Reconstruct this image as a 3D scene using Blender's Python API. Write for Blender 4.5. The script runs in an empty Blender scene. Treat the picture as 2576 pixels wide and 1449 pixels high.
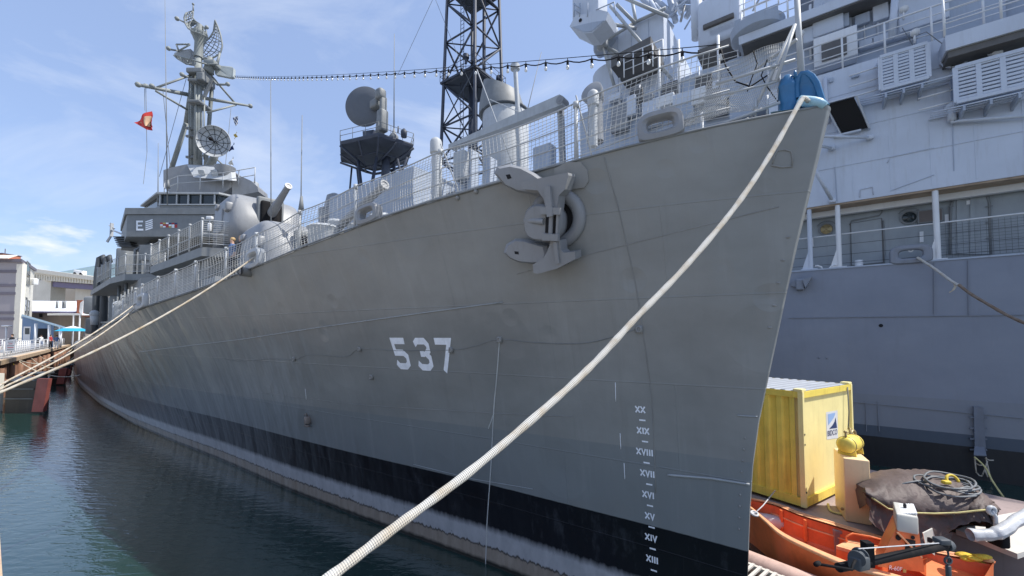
import bpy, bmesh, math, random
from mathutils import Vector, Matrix, noise
random.seed(7)
SC = bpy.context.scene
R = math.radians
V = Vector

# ---------------------------------------------------------------- camera, sky, sun, exposure
H = 4.2                                   # eye height above the water
PITCH = R(2.5)
FP = 1022.0                               # focal length in units of a 2576 px wide picture
V0 = 120.5 - FP * math.tan(PITCH)         # rise of the lens (shift)
cam = bpy.data.cameras.new('camera')
cam_ob = bpy.data.objects.new('camera', cam)
SC.collection.objects.link(cam_ob)
cam.sensor_fit = 'HORIZONTAL'
cam.sensor_width = 36
cam.lens = 36 * FP / 2576
cam.shift_y = V0 / 2576
cam.clip_start = 0.05
cam.clip_end = 6000
cam_ob.location = (0, 0, H)
cam_ob.rotation_euler = (R(90) + PITCH, 0, 0)
SC.camera = cam_ob

SUN_EL = R(56)
SUN_DIR = V((0.99 * math.cos(SUN_EL), -0.12 * math.cos(SUN_EL), math.sin(SUN_EL))).normalized()
world = bpy.data.worlds.new('World')
SC.world = world
world.use_nodes = True
nt = world.node_tree
nt.nodes.clear()
def wn(t, **k):
    n = nt.nodes.new(t)
    for a, b in k.items(): setattr(n, a, b)
    return n
wo = wn('ShaderNodeOutputWorld')
bg = wn('ShaderNodeBackground')
sky = wn('ShaderNodeTexSky', sky_type='NISHITA', sun_disc=False, sun_elevation=SUN_EL,
         sun_rotation=math.atan2(SUN_DIR.x, SUN_DIR.y), altitude=180, air_density=1.0, dust_density=1.1, ozone_density=2.2)
tc = wn('ShaderNodeTexCoord')
# high thin cloud: a stretched noise on the sky direction, plus a low bank of cumulus near the horizon
mp = wn('ShaderNodeMapping'); mp.inputs['Scale'].default_value = (1.1, 2.2, 3.6); mp.inputs['Rotation'].default_value = (0.2, 0.35, 0.9)
n1 = wn('ShaderNodeTexNoise'); n1.inputs['Scale'].default_value = 1.9; n1.inputs['Detail'].default_value = 9; n1.inputs['Roughness'].default_value = .58; n1.inputs['Distortion'].default_value = .55
r1 = wn('ShaderNodeValToRGB'); r1.color_ramp.elements[0].position = .47; r1.color_ramp.elements[1].position = .80
r1.color_ramp.elements[0].color = (0.05, 0.05, 0.05, 1); r1.color_ramp.elements[1].color = (.62, .62, .62, 1)
mp2 = wn('ShaderNodeMapping'); mp2.inputs['Scale'].default_value = (5, 5, 14)
n2 = wn('ShaderNodeTexNoise'); n2.inputs['Scale'].default_value = 1.3; n2.inputs['Detail'].default_value = 8; n2.inputs['Roughness'].default_value = .55
sx = wn('ShaderNodeSeparateXYZ')
mr = wn('ShaderNodeMapRange'); mr.inputs['From Min'].default_value = .0; mr.inputs['From Max'].default_value = .34; mr.inputs['To Min'].default_value = .36; mr.inputs['To Max'].default_value = -.34
ad = wn('ShaderNodeMath', operation='ADD')
r2 = wn('ShaderNodeValToRGB'); r2.color_ramp.elements[0].position = .56; r2.color_ramp.elements[1].position = .68
mx = wn('ShaderNodeMath', operation='MAXIMUM')
mixc = wn('ShaderNodeMixRGB'); mixc.inputs['Color2'].default_value = (4.1, 4.4, 4.9, 1)
veil = wn('ShaderNodeMixRGB'); veil.inputs['Fac'].default_value = .55; veil.inputs['Color2'].default_value = (1.72, 2.36, 4.0, 1)
# the phone's sky reads lighter and softer than a clear desert sky: a veil of thin white over all of it
L = nt.links.new
L(tc.outputs['Generated'], mp.inputs['Vector']); L(mp.outputs[0], n1.inputs['Vector']); L(n1.outputs['Fac'], r1.inputs['Fac'])
L(tc.outputs['Generated'], mp2.inputs['Vector']); L(mp2.outputs[0], n2.inputs['Vector'])
L(tc.outputs['Generated'], sx.inputs[0]); L(sx.outputs['Z'], mr.inputs['Value'])
L(n2.outputs['Fac'], ad.inputs[0]); L(mr.outputs[0], ad.inputs[1]); L(ad.outputs[0], r2.inputs['Fac'])
L(r1.outputs['Color'], mx.inputs[0]); L(r2.outputs['Color'], mx.inputs[1])
L(mx.outputs[0], mixc.inputs['Fac']); L(sky.outputs['Color'], veil.inputs['Color1']); L(veil.outputs['Color'], mixc.inputs['Color1'])
L(mixc.outputs['Color'], bg.inputs['Color']); L(bg.outputs[0], wo.inputs['Surface'])
bg.inputs['Strength'].default_value = 0.15

sun = bpy.data.lights.new('sun', 'SUN')
sun.energy = 3.8
sun.angle = R(.55)
sun.color = (1.0, .955, .88)
sun_ob = bpy.data.objects.new('sun', sun)
SC.collection.objects.link(sun_ob)
sun_ob.location = SUN_DIR * 60
sun_ob.rotation_euler = SUN_DIR.to_track_quat('Z', 'Y').to_euler()

SC.render.engine = 'CYCLES'
SC.view_settings.view_transform = 'Standard'
SC.view_settings.look = 'None'
SC.view_settings.exposure = 0.6
SC.view_settings.gamma = 1

# ---------------------------------------------------------------- pixel rays and the two ship frames
def ray(px, py):
    x = (px - 1288) / FP; y = -((py - 724.5) - V0) / FP
    return V((x, math.cos(PITCH) - y * math.sin(PITCH), math.sin(PITCH) + y * math.cos(PITCH)))
EYE = V((0, 0, H))
def at(px, py, Y):
    r = ray(px, py); return EYE + r * (Y / r.y)
def atz(px, py, z):
    r = ray(px, py); return EYE + r * ((z - H) / r.z)
def onplane(px, py, p0, n):
    r = ray(px, py); return EYE + r * ((p0 - EYE).dot(n) / r.dot(n))
Z = V((0, 0, 1))

TH = R(42)
DA = V((-math.cos(TH), math.sin(TH), 0)); DN = V((-math.sin(TH), -math.cos(TH), 0))     # aft, starboard
S0 = V((3.67, 4.63, 0))
def D(s, b, z): return S0 + DA * s + DN * b + Z * z
def dco(p): q = p - S0; return q.dot(DA), q.dot(DN), p.z
def onD(px, py, b=0): return onplane(px, py, S0 + DN * b, DN)
TC = R(36.5)
CA = V((-math.cos(TC), math.sin(TC), 0)); CN = V((-math.sin(TC), -math.cos(TC), 0))
PC = V((13.0, 12.5, 0))
def K(t, o, z): return PC + CA * t + CN * o + Z * z
def kco(p): q = p - PC; return q.dot(CA), q.dot(CN), p.z
def onK(px, py, o=0): return onplane(px, py, PC + CN * o, CN)
def lerp(x, xs, ys):
    if x <= xs[0]: return ys[0]
    for i in range(1, len(xs)):
        if x <= xs[i]:
            u = (x - xs[i-1]) / (xs[i] - xs[i-1]); return ys[i-1] + (ys[i] - ys[i-1]) * u
    return ys[-1]
def smooth_table(xs, ys, step=.5, w=3, n=240):
    g = [i * step for i in range(n)]
    v = [lerp(x, xs, ys) for x in g]
    for _ in range(w):
        v = [v[0]] + [(v[i-1] + 2 * v[i] + v[i+1]) / 4 for i in range(1, n - 1)] + [v[-1]]
    return lambda x: lerp(x, g, v)

# ---------------------------------------------------------------- mesh builder
def dens(L_, n=33):
    out = []
    for i in range(n):
        u = i/(n - 1)*(len(L_) - 1); k = min(int(u), len(L_) - 2); f = u - k
        p0, p1, p2, p3 = L_[max(k-1, 0)], L_[k], L_[k+1], L_[min(k+2, len(L_)-1)]
        out.append(.5*((2*p1) + (p2-p0)*f + (2*p0-5*p1+4*p2-p3)*f*f + (3*p1-p0-3*p2+p3)*f**3))
    return out
class MB:
    def __init__(s): s.v = []; s.f = []; s.uv = {}; s.m = []; s.mi = 0
    def add(s, pts): i = len(s.v); s.v += [V(p) for p in pts]; return i
    def face(s, idx): s.f.append(tuple(idx)); s.m.append(s.mi)
    def poly(s, pts): i = s.add(pts); s.face(range(i, i + len(pts)))
    def box8(s, p):                                   # p: 4 bottom, 4 top
        i = s.add(p)
        for q in ((3,2,1,0),(4,5,6,7),(0,1,5,4),(1,2,6,5),(2,3,7,6),(3,0,4,7)): s.face([i + k for k in q])
    def box(s, c, ax, ay, az):                        # centre and three half-axis vectors
        c = V(c); p = []
        for k in (-1, 1):
            for (i, j) in ((-1,-1),(1,-1),(1,1),(-1,1)): p.append(c + ax * i + ay * j + az * k)
        s.box8(p)
    def bar(s, a, b, w, h=None, up=Z):
        a, b = V(a), V(b); d = b - a
        if d.length < 1e-6: return
        x = d.cross(up)
        if x.length < 1e-5: x = d.cross(V((1, 0, 0)))
        x.normalize(); y = x.cross(d).normalized(); h = h or w
        s.box((a + b) / 2, d / 2, x * w / 2, y * h / 2)
    def ring(s, c, x, y, r, n): return s.add([c + x * (r * math.cos(2*math.pi*k/n)) + y * (r * math.sin(2*math.pi*k/n)) for k in range(n)])
    def tube(s, a, b, r0, r1=None, n=8, caps=True):
        s.path([a, b], [r0, r0 if r1 is None else r1], n, caps)
    def path(s, pts, r, n=8, caps=True, closed=False):
        pts = [V(p) for p in pts]; m = len(pts)
        if not isinstance(r, (list, tuple)): r = [r] * m
        prev = None; rings = []
        for i in range(m):
            if closed: d = pts[(i+1) % m] - pts[i-1]
            else: d = pts[min(i+1, m-1)] - pts[max(i-1, 0)]
            if d.length < 1e-9: d = V((0, 0, 1))
            d.normalize()
            if prev is None:
                x = d.cross(Z)
                if x.length < 1e-3: x = d.cross(V((1, 0, 0)))
            else: x = prev - d * prev.dot(d)
            x.normalize(); prev = x; y = d.cross(x)
            rings.append(s.ring(pts[i], x, y, r[i], n))
        for i in range(m if closed else m - 1):
            a, b = rings[i], rings[(i+1) % m]
            for k in range(n):
                l = (k + 1) % n; s.face((a + k, a + l, b + l, b + k))
        if caps and not closed:
            s.face([rings[0] + k for k in reversed(range(n))]); s.face([rings[-1] + k for k in range(n)])
    def prism(s, pts, ext):
        pts = [V(p) for p in pts]; n = len(pts); i = s.add(pts); j = s.add([p + ext for p in pts])
        s.face(reversed(range(i, i + n))); s.face(range(j, j + n))
        for k in range(n): l = (k + 1) % n; s.face((i + k, i + l, j + l, j + k))
    def loft(s, secs, closed=True, caps=True):
        n = len(secs[0]); ids = [s.add(q) for q in secs]
        for a, b in zip(ids, ids[1:]):
            for k in range(n if closed else n - 1):
                l = (k + 1) % n; s.face((a + k, a + l, b + l, b + k))
        if caps: s.face(reversed(range(ids[0], ids[0] + n))); s.face(range(ids[-1], ids[-1] + n))
    def grid(s, rows, uvs=None):
        n = len(rows[0]); ids = [s.add(q) for q in rows]
        if uvs:
            for a, q in zip(ids, uvs):
                for k in range(n): s.uv[a + k] = q[k]
        for a, b in zip(ids, ids[1:]):
            for k in range(n - 1): s.face((a + k, a + k + 1, b + k + 1, b + k))
    def lathe(s, c, ax, prof, n=20, caps=True):        # prof: (distance along axis, radius)
        c = V(c); ax = V(ax).normalized(); x = ax.cross(Z)
        if x.length < 1e-3: x = V((1, 0, 0))
        x.normalize(); y = ax.cross(x); ids = [s.ring(c + ax * h, x, y, max(r, 1e-4), n) for h, r in prof]
        for a, b in zip(ids, ids[1:]):
            for k in range(n): l = (k + 1) % n; s.face((a + k, a + l, b + l, b + k))
        if caps: s.face([ids[0] + k for k in reversed(range(n))]); s.face([ids[-1] + k for k in range(n)])
    def ball(s, c, r, n=10, sc=(1, 1, 1)):
        rows = []
        for i in range(n // 2 + 1):
            a = math.pi * i / (n // 2)
            rows.append([V(c) + V((r*sc[0]*math.sin(a)*math.cos(2*math.pi*k/n), r*sc[1]*math.sin(a)*math.sin(2*math.pi*k/n), r*sc[2]*math.cos(a))) for k in range(n + 1)])
        s.grid(rows)
    def rbox(s, c, ax, ay, az, r, n=4):                # box with rounded edges; ax, ay, az half-axis vectors
        c = V(c); lx, ly, lz = ax.length, ay.length, az.length; X, Y_, Z_ = ax/lx, ay/ly, az/lz
        def samp(l): return [-l, -l + r*.12, -l + r*.4, -l + r] + [l - r, l - r*.4, l - r*.12, l]
        def put(p):
            q = [max(-L + r, min(L - r, t)) for t, L in zip(p, (lx, ly, lz))]
            d = V([a - b for a, b in zip(p, q)])
            if d.length > 1e-9: d = d.normalized() * r
            return c + X * (q[0] + d.x) + Y_ * (q[1] + d.y) + Z_ * (q[2] + d.z)
        L3 = (lx, ly, lz)
        for a in range(3):
            u, w = (a + 1) % 3, (a + 2) % 3
            for sg in (-1, 1):
                rows = []
                for i in samp(L3[u]):
                    row = []
                    for j in samp(L3[w]):
                        p = [0, 0, 0]; p[a] = sg * L3[a]; p[u] = i; p[w] = j; row.append(put(p))
                    rows.append(row)
                s.grid(rows)
    def torus(s, c, x, y, Rr, r, n=20, m=8, a0=0, a1=2*math.pi):
        full = abs(a1 - a0 - 2*math.pi) < 1e-6
        k = n if full else n + 1
        s.path([V(c) + x*(Rr*math.cos(a0+(a1-a0)*i/n)) + y*(Rr*math.sin(a0+(a1-a0)*i/n)) for i in range(k)], r, m, True, full)
    def mesh(s, name, base, smooth):
        me = bpy.data.meshes.new(name)
        me.from_pydata([tuple(p - base) for p in s.v], [], s.f)
        if s.uv:
            ul = me.uv_layers.new(name='UVMap')
            for lp in me.loops: ul.data[lp.index].uv = s.uv.get(lp.vertex_index, (0, 0))
        if smooth:
            for p in me.polygons: p.use_smooth = True
            if smooth == 2:
                bm = bmesh.new(); bm.from_mesh(me); bmesh.ops.remove_doubles(bm, verts=bm.verts, dist=1e-4)
                bmesh.ops.recalc_face_normals(bm, faces=bm.faces)
                for e in bm.edges:
                    if len(e.link_faces) == 2 and e.calc_face_angle(0) > R(38): e.smooth = False
                bm.to_mesh(me); bm.free()
        else:
            bm = bmesh.new(); bm.from_mesh(me); bmesh.ops.recalc_face_normals(bm, faces=bm.faces); bm.to_mesh(me); bm.free()
        return me
    def build(s, name, mat, parent=None, base=None, smooth=False, label=None):
        if base is None: base = parent_base(parent) if parent else V((0, 0, 0))
        me = s.mesh(name, base, smooth)
        for m_ in (mat if isinstance(mat, (list, tuple)) else [mat]): me.materials.append(m_)
        if isinstance(mat, (list, tuple)) and len(s.m) == len(me.polygons):
            for p, k in zip(me.polygons, s.m): p.material_index = k
        o = bpy.data.objects.new(name, me); SC.collection.objects.link(o)
        if parent: o.parent = parent
        else: o.location = base
        if label: o['label'] = label
        return o
def parent_base(o):
    p = V((0, 0, 0))
    while o: p += o.location; o = o.parent
    return p
def thing(name, label, cat, loc, group=None):
    o = bpy.data.objects.new(name, None); SC.collection.objects.link(o); o.location = loc
    o.empty_display_size = .3
    return tag(o, label, cat, group)
def tag(o, label, cat, group=None):
    o['label'] = label; o['category'] = cat
    if group: o['group'] = group
    return o
def dup(root, delta, label):
    r = root.copy(); SC.collection.objects.link(r); r.location = root.location + V(delta); r['label'] = label
    for ch in list(root.children):
        c = ch.copy(); SC.collection.objects.link(c); c.parent = r
        for g in list(ch.children):
            d = g.copy(); SC.collection.objects.link(d); d.parent = c
    return r

# ---------------------------------------------------------------- materials
MATS = {}
def newmat(name):
    m = bpy.data.materials.new(name); m.use_nodes = True; t = m.node_tree
    b = t.nodes['Principled BSDF']; MATS[name] = m
    return m, t, b
def nd(t, kind, **k):
    n = t.nodes.new(kind)
    for a, v in k.items():
        if a in ('operation', 'blend_type', 'data_type', 'feature', 'wave_type', 'bands_direction', 'noise_dimensions'): setattr(n, a, v)
        else: n.inputs[a.replace('_', ' ')].default_value = v
    return n
def ramp(t, src, p0, p1, c0=(0,0,0,1), c1=(1,1,1,1)):
    r = t.nodes.new('ShaderNodeValToRGB'); e = r.color_ramp.elements
    e[0].position = p0; e[1].position = p1; e[0].color = c0; e[1].color = c1
    t.links.new(src, r.inputs['Fac']); return r.outputs['Color']
def mixrgb(t, fac, a, b, mode='MIX'):
    m = t.nodes.new('ShaderNodeMixRGB'); m.blend_type = mode
    for k, x in (('Fac', fac), ('Color1', a), ('Color2', b)):
        if hasattr(x, 'is_linked'): t.links.new(x, m.inputs[k])
        else: m.inputs[k].default_value = x if k == 'Fac' else (*x[:3], 1)
    return m.outputs['Color']
def paint(name, col, rough=.55, var=.18, scale=1.6, dirt=(.12, .10, .08), damt=.25, streak=True, bump=.06, metal=0, spec=.4):
    """painted steel: blotchy tone, fine speckle and faint vertical grime"""
    m, t, b = newmat(name)
    co = t.nodes.new('ShaderNodeTexCoord').outputs['Object']
    n = nd(t, 'ShaderNodeTexNoise', Scale=scale, Detail=7, Roughness=.6); t.links.new(co, n.inputs['Vector'])
    c = mixrgb(t, ramp(t, n.outputs['Fac'], .3, .7), [x * (1 - var) for x in col], [min(1, x * (1 + var * .7)) for x in col])
    mp_ = t.nodes.new('ShaderNodeMapping'); mp_.inputs['Scale'].default_value = (3.2, 3.2, .35 if streak else 3.2)
    t.links.new(co, mp_.inputs['Vector'])
    n2_ = nd(t, 'ShaderNodeTexNoise', Scale=2.4, Detail=8, Roughness=.65); t.links.new(mp_.outputs[0], n2_.inputs['Vector'])
    f = ramp(t, n2_.outputs['Fac'], .52, .8, (0, 0, 0, 1), (damt, damt, damt, 1))
    c = mixrgb(t, f, c, dirt)
    t.links.new(c, b.inputs['Base Color'])
    b.inputs['Roughness'].default_value = rough; b.inputs['Metallic'].default_value = metal
    b.inputs['Specular IOR Level'].default_value = spec
    if bump:
        n3 = nd(t, 'ShaderNodeTexNoise', Scale=scale * 7, Detail=4); t.links.new(co, n3.inputs['Vector'])
        bp = nd(t, 'ShaderNodeBump', Strength=bump, Distance=.03); t.links.new(n3.outputs['Fac'], bp.inputs['Height']); t.links.new(bp.outputs[0], b.inputs['Normal'])
    return m
haze_grey   = paint('haze_grey', (.265, .265, .255))
deck_white  = paint('pale_grey_paint', (.43, .45, .465), var=.12)
mid_grey    = paint('mid_grey_paint', (.20, .212, .218), var=.15)
dark_steel  = paint('dark_steel', (.075, .085, .095), var=.2)
gun_grey    = paint('gun_grey', (.255, .263, .275), rough=.42, var=.12)
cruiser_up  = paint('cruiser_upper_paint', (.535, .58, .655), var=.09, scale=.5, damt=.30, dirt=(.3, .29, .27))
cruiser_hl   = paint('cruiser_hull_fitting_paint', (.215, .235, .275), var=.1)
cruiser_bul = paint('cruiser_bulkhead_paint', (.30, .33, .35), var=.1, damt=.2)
cruiser_mid = paint('cruiser_mid_paint', (.37, .42, .50), var=.1, scale=.8, damt=.3, dirt=(.2, .17, .14))
shadow_grey = paint('shade_dark_grey', (.12, .115, .11), var=.25)  # dark tone that paints shade onto undersides and into recesses
rust_under  = paint('rusty_deck_head', (.36, .27, .19), var=.3, damt=.5)
white_paint = paint('white_paint', (.70, .71, .72), var=.06, damt=.12)
black_rub   = paint('black_rubber', (.010, .010, .012), rough=.75, var=.3, spec=.15)
blue_paint  = paint('blue_gloss_paint', (.035, .15, .31), rough=.28, var=.22, scale=5, damt=.25, dirt=(.02, .09, .2))
pale_blue   = paint('worn_blue_paint', (.33, .55, .66), rough=.45, var=.2, scale=6)
yellow_side = paint('yellow_container_paint', (.87, .68, .13), rough=.5, var=.14, scale=2.5, damt=.55, dirt=(.22, .12, .03))
yellow_end  = paint('sunlit_yellow_paint', (.90, .78, .36), rough=.5, var=.08, scale=2.0, damt=.25, dirt=(.4, .26, .1))  # paler copy of the yellow, sunlight on the end put into the colour
cream_cab   = paint('peach_cabinet_paint', (.86, .62, .36), rough=.45, var=.08, scale=3, damt=.22, dirt=(.35, .22, .1))
tin_roof    = paint('galvanised_sheet', (.52, .55, .60), rough=.35, var=.12, metal=.35)
orange_gel  = paint('orange_gelcoat', (.78, .20, .07), rough=.35, var=.16, scale=3, damt=.35, dirt=(.28, .07, .03))
red_inside  = paint('red_boat_floor', (.70, .17, .07), rough=.5, var=.2, scale=3, damt=.35, dirt=(.2, .05, .03))
orange_pale = paint('worn_orange_rail', (.85, .42, .22), rough=.5, var=.2, scale=6, damt=.3)
engine_grey = paint('engine_grey', (.50, .49, .45), rough=.5, var=.1)
tarp_brown  = paint('brown_tarpaulin', (.115, .085, .078), rough=.62, var=.3, scale=2.5, damt=.2, dirt=(.17, .14, .13), streak=False, bump=.35)
silver_tarp = paint('silver_tarpaulin', (.5, .51, .53), rough=.4, var=.2, streak=False, bump=.4)
mauve_raft  = paint('mauve_raft_paint', (.33, .26, .25), rough=.7, var=.15, damt=.4)
raft_deck   = paint('pale_raft_deck', (.62, .58, .53), rough=.8, var=.12, streak=False)
pink_float  = paint('faded_pink_float', (.62, .42, .35), rough=.6, var=.2, scale=3)
yellow_bag  = paint('yellow_cloth', (.75, .50, .05), rough=.8, var=.3, scale=6, bump=.5)
hose_black  = paint('dark_hose', (.16, .17, .18), rough=.5, var=.2)
yellow_rope = paint('yellow_rope', (.62, .55, .25), rough=.8, var=.25, scale=8)
brown_pile  = paint('rusty_sheet_pile', (.24, .13, .085), rough=.85, var=.35, scale=1.2, damt=.6, dirt=(.06, .04, .035))
timber      = paint('weathered_timber', (.55, .40, .26), rough=.85, var=.25, scale=2, damt=.4)
quay_conc   = paint('pale_boardwalk', (.44, .40, .35), rough=.9, var=.12, streak=False)
fender_blk  = paint('black_fender', (.014, .015, .018), rough=.45, var=.4, scale=1)
fender_red  = paint('red_fender_paint', (.25, .075, .065), rough=.6, var=.25, damt=.4)
bld_grey    = paint('grey_violet_siding', (.33, .31, .33), rough=.8, var=.06, scale=.4, damt=.1)
bld_trim    = paint('cream_trim', (.70, .67, .58), rough=.8, var=.06)
bld_dark    = paint('dark_trim', (.16, .15, .18), rough=.8, var=.1)
brick_red   = paint('brick_red', (.42, .15, .09), rough=.9, var=.2, scale=3)
blue_wall   = paint('blue_shed_paint', (.16, .25, .40), rough=.7, var=.08)
blue_roof   = paint('pale_blue_roof', (.45, .60, .70), rough=.6, var=.08)
white_roof  = paint('white_sheet_roof', (.80, .84, .92), rough=.5, var=.05, damt=.1)
brown_wall  = paint('brown_grey_wall', (.24, .21, .19), rough=.85, var=.12)
concrete    = paint('bridge_concrete', (.64, .62, .55), rough=.85, var=.1, scale=.3)
purple_beam = paint('violet_steel_girder', (.16, .15, .25), rough=.7, var=.1)
teal_roof   = paint('pale_teal_roof', (.45, .62, .66), rough=.7, var=.06)
umb_blue    = paint('turquoise_canvas', (.02, .32, .50), rough=.8, var=.1)
grass_land  = paint('far_ground', (.17, .17, .14), rough=.95, var=.25, scale=.05, streak=False)
skin_m      = paint('skin', (.52, .32, .23), rough=.6, var=.05, damt=0)
cloth_dark  = paint('dark_cloth', (.03, .03, .035), rough=.9, damt=0)
cloth_blue  = paint('blue_cloth', (.10, .16, .30), rough=.9, damt=0)
cloth_white = paint('white_cloth', (.70, .70, .68), rough=.9, damt=0)
cloth_red   = paint('red_cloth', (.45, .05, .05), rough=.9, damt=0)
hair_m      = paint('brown_hair', (.05, .03, .02), rough=.8, damt=0)
brass_m     = paint('dull_brass', (.38, .30, .16), rough=.45, metal=.6, var=.2)
red_flag    = paint('red_bunting', (.62, .06, .05), rough=.8, var=.12, damt=.1)
buff_flag   = paint('buff_bunting', (.62, .42, .27), rough=.8, var=.12, damt=.1)
navy_flag   = paint('navy_bunting', (.03, .05, .14), rough=.8, damt=.05)
gold_flag   = paint('gold_bunting', (.55, .42, .12), rough=.8, damt=.05)
glass_dark, t_, b_ = newmat('dark_window_glass'); b_.inputs['Base Color'].default_value = (.03, .04, .045, 1); b_.inputs['Roughness'].default_value = .06
bulb_glass, t_, b_ = newmat('frosted_bulb'); b_.inputs['Base Color'].default_value = (.85, .86, .84, 1); b_.inputs['Roughness'].default_value = .12; b_.inputs['Transmission Weight'].default_value = .35
black_void, t_, b_ = newmat('dark_recess'); b_.inputs['Base Color'].default_value = (.012, .012, .014, 1); b_.inputs['Roughness'].default_value = .9
logo_blue, t_, b_ = newmat('logo_light_blue'); b_.inputs['Base Color'].default_value = (.30, .45, .72, 1)
logo_navy, t_, b_ = newmat('logo_navy'); b_.inputs['Base Color'].default_value = (.03, .05, .14, 1)
mark_white = paint('stencil_white', (.84, .87, .92), rough=.6, var=.1, scale=9, damt=.2)

# braided / laid rope: bump that runs round the line (u along the line in metres, v round it)
def rope_mat(name, col, pitch, twist, laid):
    m, t, b = newmat(name)
    uv = t.nodes.new('ShaderNodeTexCoord').outputs['UV']
    sp = t.nodes.new('ShaderNodeSeparateXYZ'); t.links.new(uv, sp.inputs[0])
    def mth(op, a, c=None):
        n = t.nodes.new('ShaderNodeMath'); n.operation = op
        for i, x in enumerate((a, c)):
            if x is None: continue
            if hasattr(x, 'is_linked'): t.links.new(x, n.inputs[i])
            else: n.inputs[i].default_value = x
        return n.outputs[0]
    a = mth('MULTIPLY', sp.outputs['X'], 2 * math.pi / pitch)
    v = mth('MULTIPLY', sp.outputs['Y'], 2 * math.pi * twist)
    s1 = mth('SINE', mth('ADD', a, v))
    if laid: h = mth('ABSOLUTE', s1)
    else:
        s2 = mth('SINE', mth('SUBTRACT', a, v)); h = mth('MULTIPLY', s1, s2)
    n = nd(t, 'ShaderNodeTexNoise', Scale=7, Detail=6); t.links.new(t.nodes.new('ShaderNodeTexCoord').outputs['Object'], n.inputs['Vector'])
    c = mixrgb(t, ramp(t, n.outputs['Fac'], .45, .75), col, [x * y for x, y in zip(col, (.72, .58, .40))])
    hh = mth('ADD', mth('MULTIPLY', h, .5), .5)
    c = mixrgb(t, ramp(t, hh, 0, .45), [x * .84 for x in col], c)
    t.links.new(c, b.inputs['Base Color']); b.inputs['Roughness'].default_value = .85
    bp = nd(t, 'ShaderNodeBump', Strength=.55, Distance=.005); t.links.new(h, bp.inputs['Height']); t.links.new(bp.outputs[0], b.inputs['Normal'])
    return m
rope_white = rope_mat('braided_white_rope', (.56, .545, .50), .022, 6, False)
rope_buff  = rope_mat('laid_buff_rope', (.50, .46, .39), .22, 1, True)
rope_brown = rope_mat('worn_brown_rope', (.22, .17, .13), .10, 2, True)
def rope_tube(pts, r, n=14, samples=120):
    """a line through control points (smoothed), with a UV that runs along it"""
    P = [V(p) for p in pts]; m = len(P); out = []
    for i in range(samples + 1):
        u = i / samples * (m - 1); k = min(int(u), m - 2); f = u - k
        p0, p1, p2, p3 = P[max(k-1, 0)], P[k], P[k+1], P[min(k+2, m-1)]
        out.append(.5 * ((2*p1) + (p2-p0)*f + (2*p0-5*p1+4*p2-p3)*f*f + (3*p1-p0-3*p2+p3)*f**3))
    mb = MB(); rows = []; uvs = []; L_ = 0; prev = None
    for i, p in enumerate(out):
        d = (out[min(i+1, samples)] - out[max(i-1, 0)]).normalized()
        if i: L_ += (p - out[i-1]).length
        x = d.cross(Z) if prev is None else prev - d * prev.dot(d)
        x.normalize(); prev = x; y = d.cross(x)
        q = r*(1 + .05*math.sin(i*.9) + .05*math.sin(i*.37 + 1)); rows.append([p + x*(q*math.cos(2*math.pi*k/n)) + y*(q*math.sin(2*math.pi*k/n)) for k in range(n + 1)])
        uvs.append([(L_, k / n) for k in range(n + 1)])
    mb.grid(rows, uvs); return mb

# ---------------------------------------------------------------- the setting: water, quay, far ground
def structure(o): o['kind'] = 'structure'; return o
m, t, b = newmat('harbour_water')
co = t.nodes.new('ShaderNodeTexCoord').outputs['Object']
mp_ = t.nodes.new('ShaderNodeMapping'); mp_.inputs['Scale'].default_value = (.55, 1.35, 1); mp_.inputs['Rotation'].default_value = (0, 0, R(12)); t.links.new(co, mp_.inputs['Vector'])
wa = nd(t, 'ShaderNodeTexNoise', Scale=4.6, Detail=3.5, Roughness=.5, Distortion=.4); t.links.new(mp_.outputs[0], wa.inputs['Vector'])
wb = nd(t, 'ShaderNodeTexNoise', Scale=.55, Detail=2, Roughness=.5); t.links.new(co, wb.inputs['Vector'])
ma = t.nodes.new('ShaderNodeMath'); ma.operation = 'MULTIPLY_ADD'; ma.inputs[1].default_value = 1.2
t.links.new(wb.outputs['Fac'], ma.inputs[0]); t.links.new(wa.outputs['Fac'], ma.inputs[2])
bp = nd(t, 'ShaderNodeBump', Strength=1.0, Distance=.016); t.links.new(ma.outputs[0], bp.inputs['Height']); t.links.new(bp.outputs[0], b.inputs['Normal'])
b.inputs['Base Color'].default_value = (.008, .034, .030, 1); b.inputs['Roughness'].default_value = .05; b.inputs['IOR'].default_value = 2.3
water_m = m
mb = MB(); mb.poly([(-3000, -200, 0), (3000, -200, 0), (3000, 3000, 0), (-3000, 3000, 0)])
structure(mb.build('water', water_m))

# ================================================================ DESTROYER
_bd = smooth_table([0,.4,1,1.9,2.75,3.9,4.9,6.4,8.5,11,13.5,17,20,23,30,45,62,80,95,106,112],
                   [.10,.33,.64,1.0,1.28,1.57,1.88,2.2,2.66,3.0,3.42,4.15,4.45,4.65,4.92,5.02,4.92,4.5,3.9,3.1,2.4], w=1)
_bw = smooth_table([0,1,4,7.5,10.7,15.3,19.7,25,34,47,60,80,95,106,112],
                   [.03,.10,.48,1.1,1.60,2.12,2.75,3.4,4.1,4.65,4.82,4.35,3.4,2.2,1.4], w=1)
_zd = smooth_table([0,6.4,8.5,11,13.5,17,20,23,30,45,60,112], [6.84,6.28,6.0,5.74,5.48,5.12,4.85,4.57,4.06,3.6,3.4,3.5], w=3)
def bnose(z): return lerp(z, [-2, 1.2, 2.4, 4.5, 6.84], [.03, .03, .035, .07, .15])
def zdeck(s): return _zd(max(s, 0)) if s > 0 else 6.84
def sstem(z): return lerp(z, [-1.2,0,1.1,1.49,2.37,2.97,3.63,4.42,5.14,6.2,6.84,8], [1.05,1.0,.95,.93,.88,.81,.68,.52,.38,.14,0,-.25])
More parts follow.
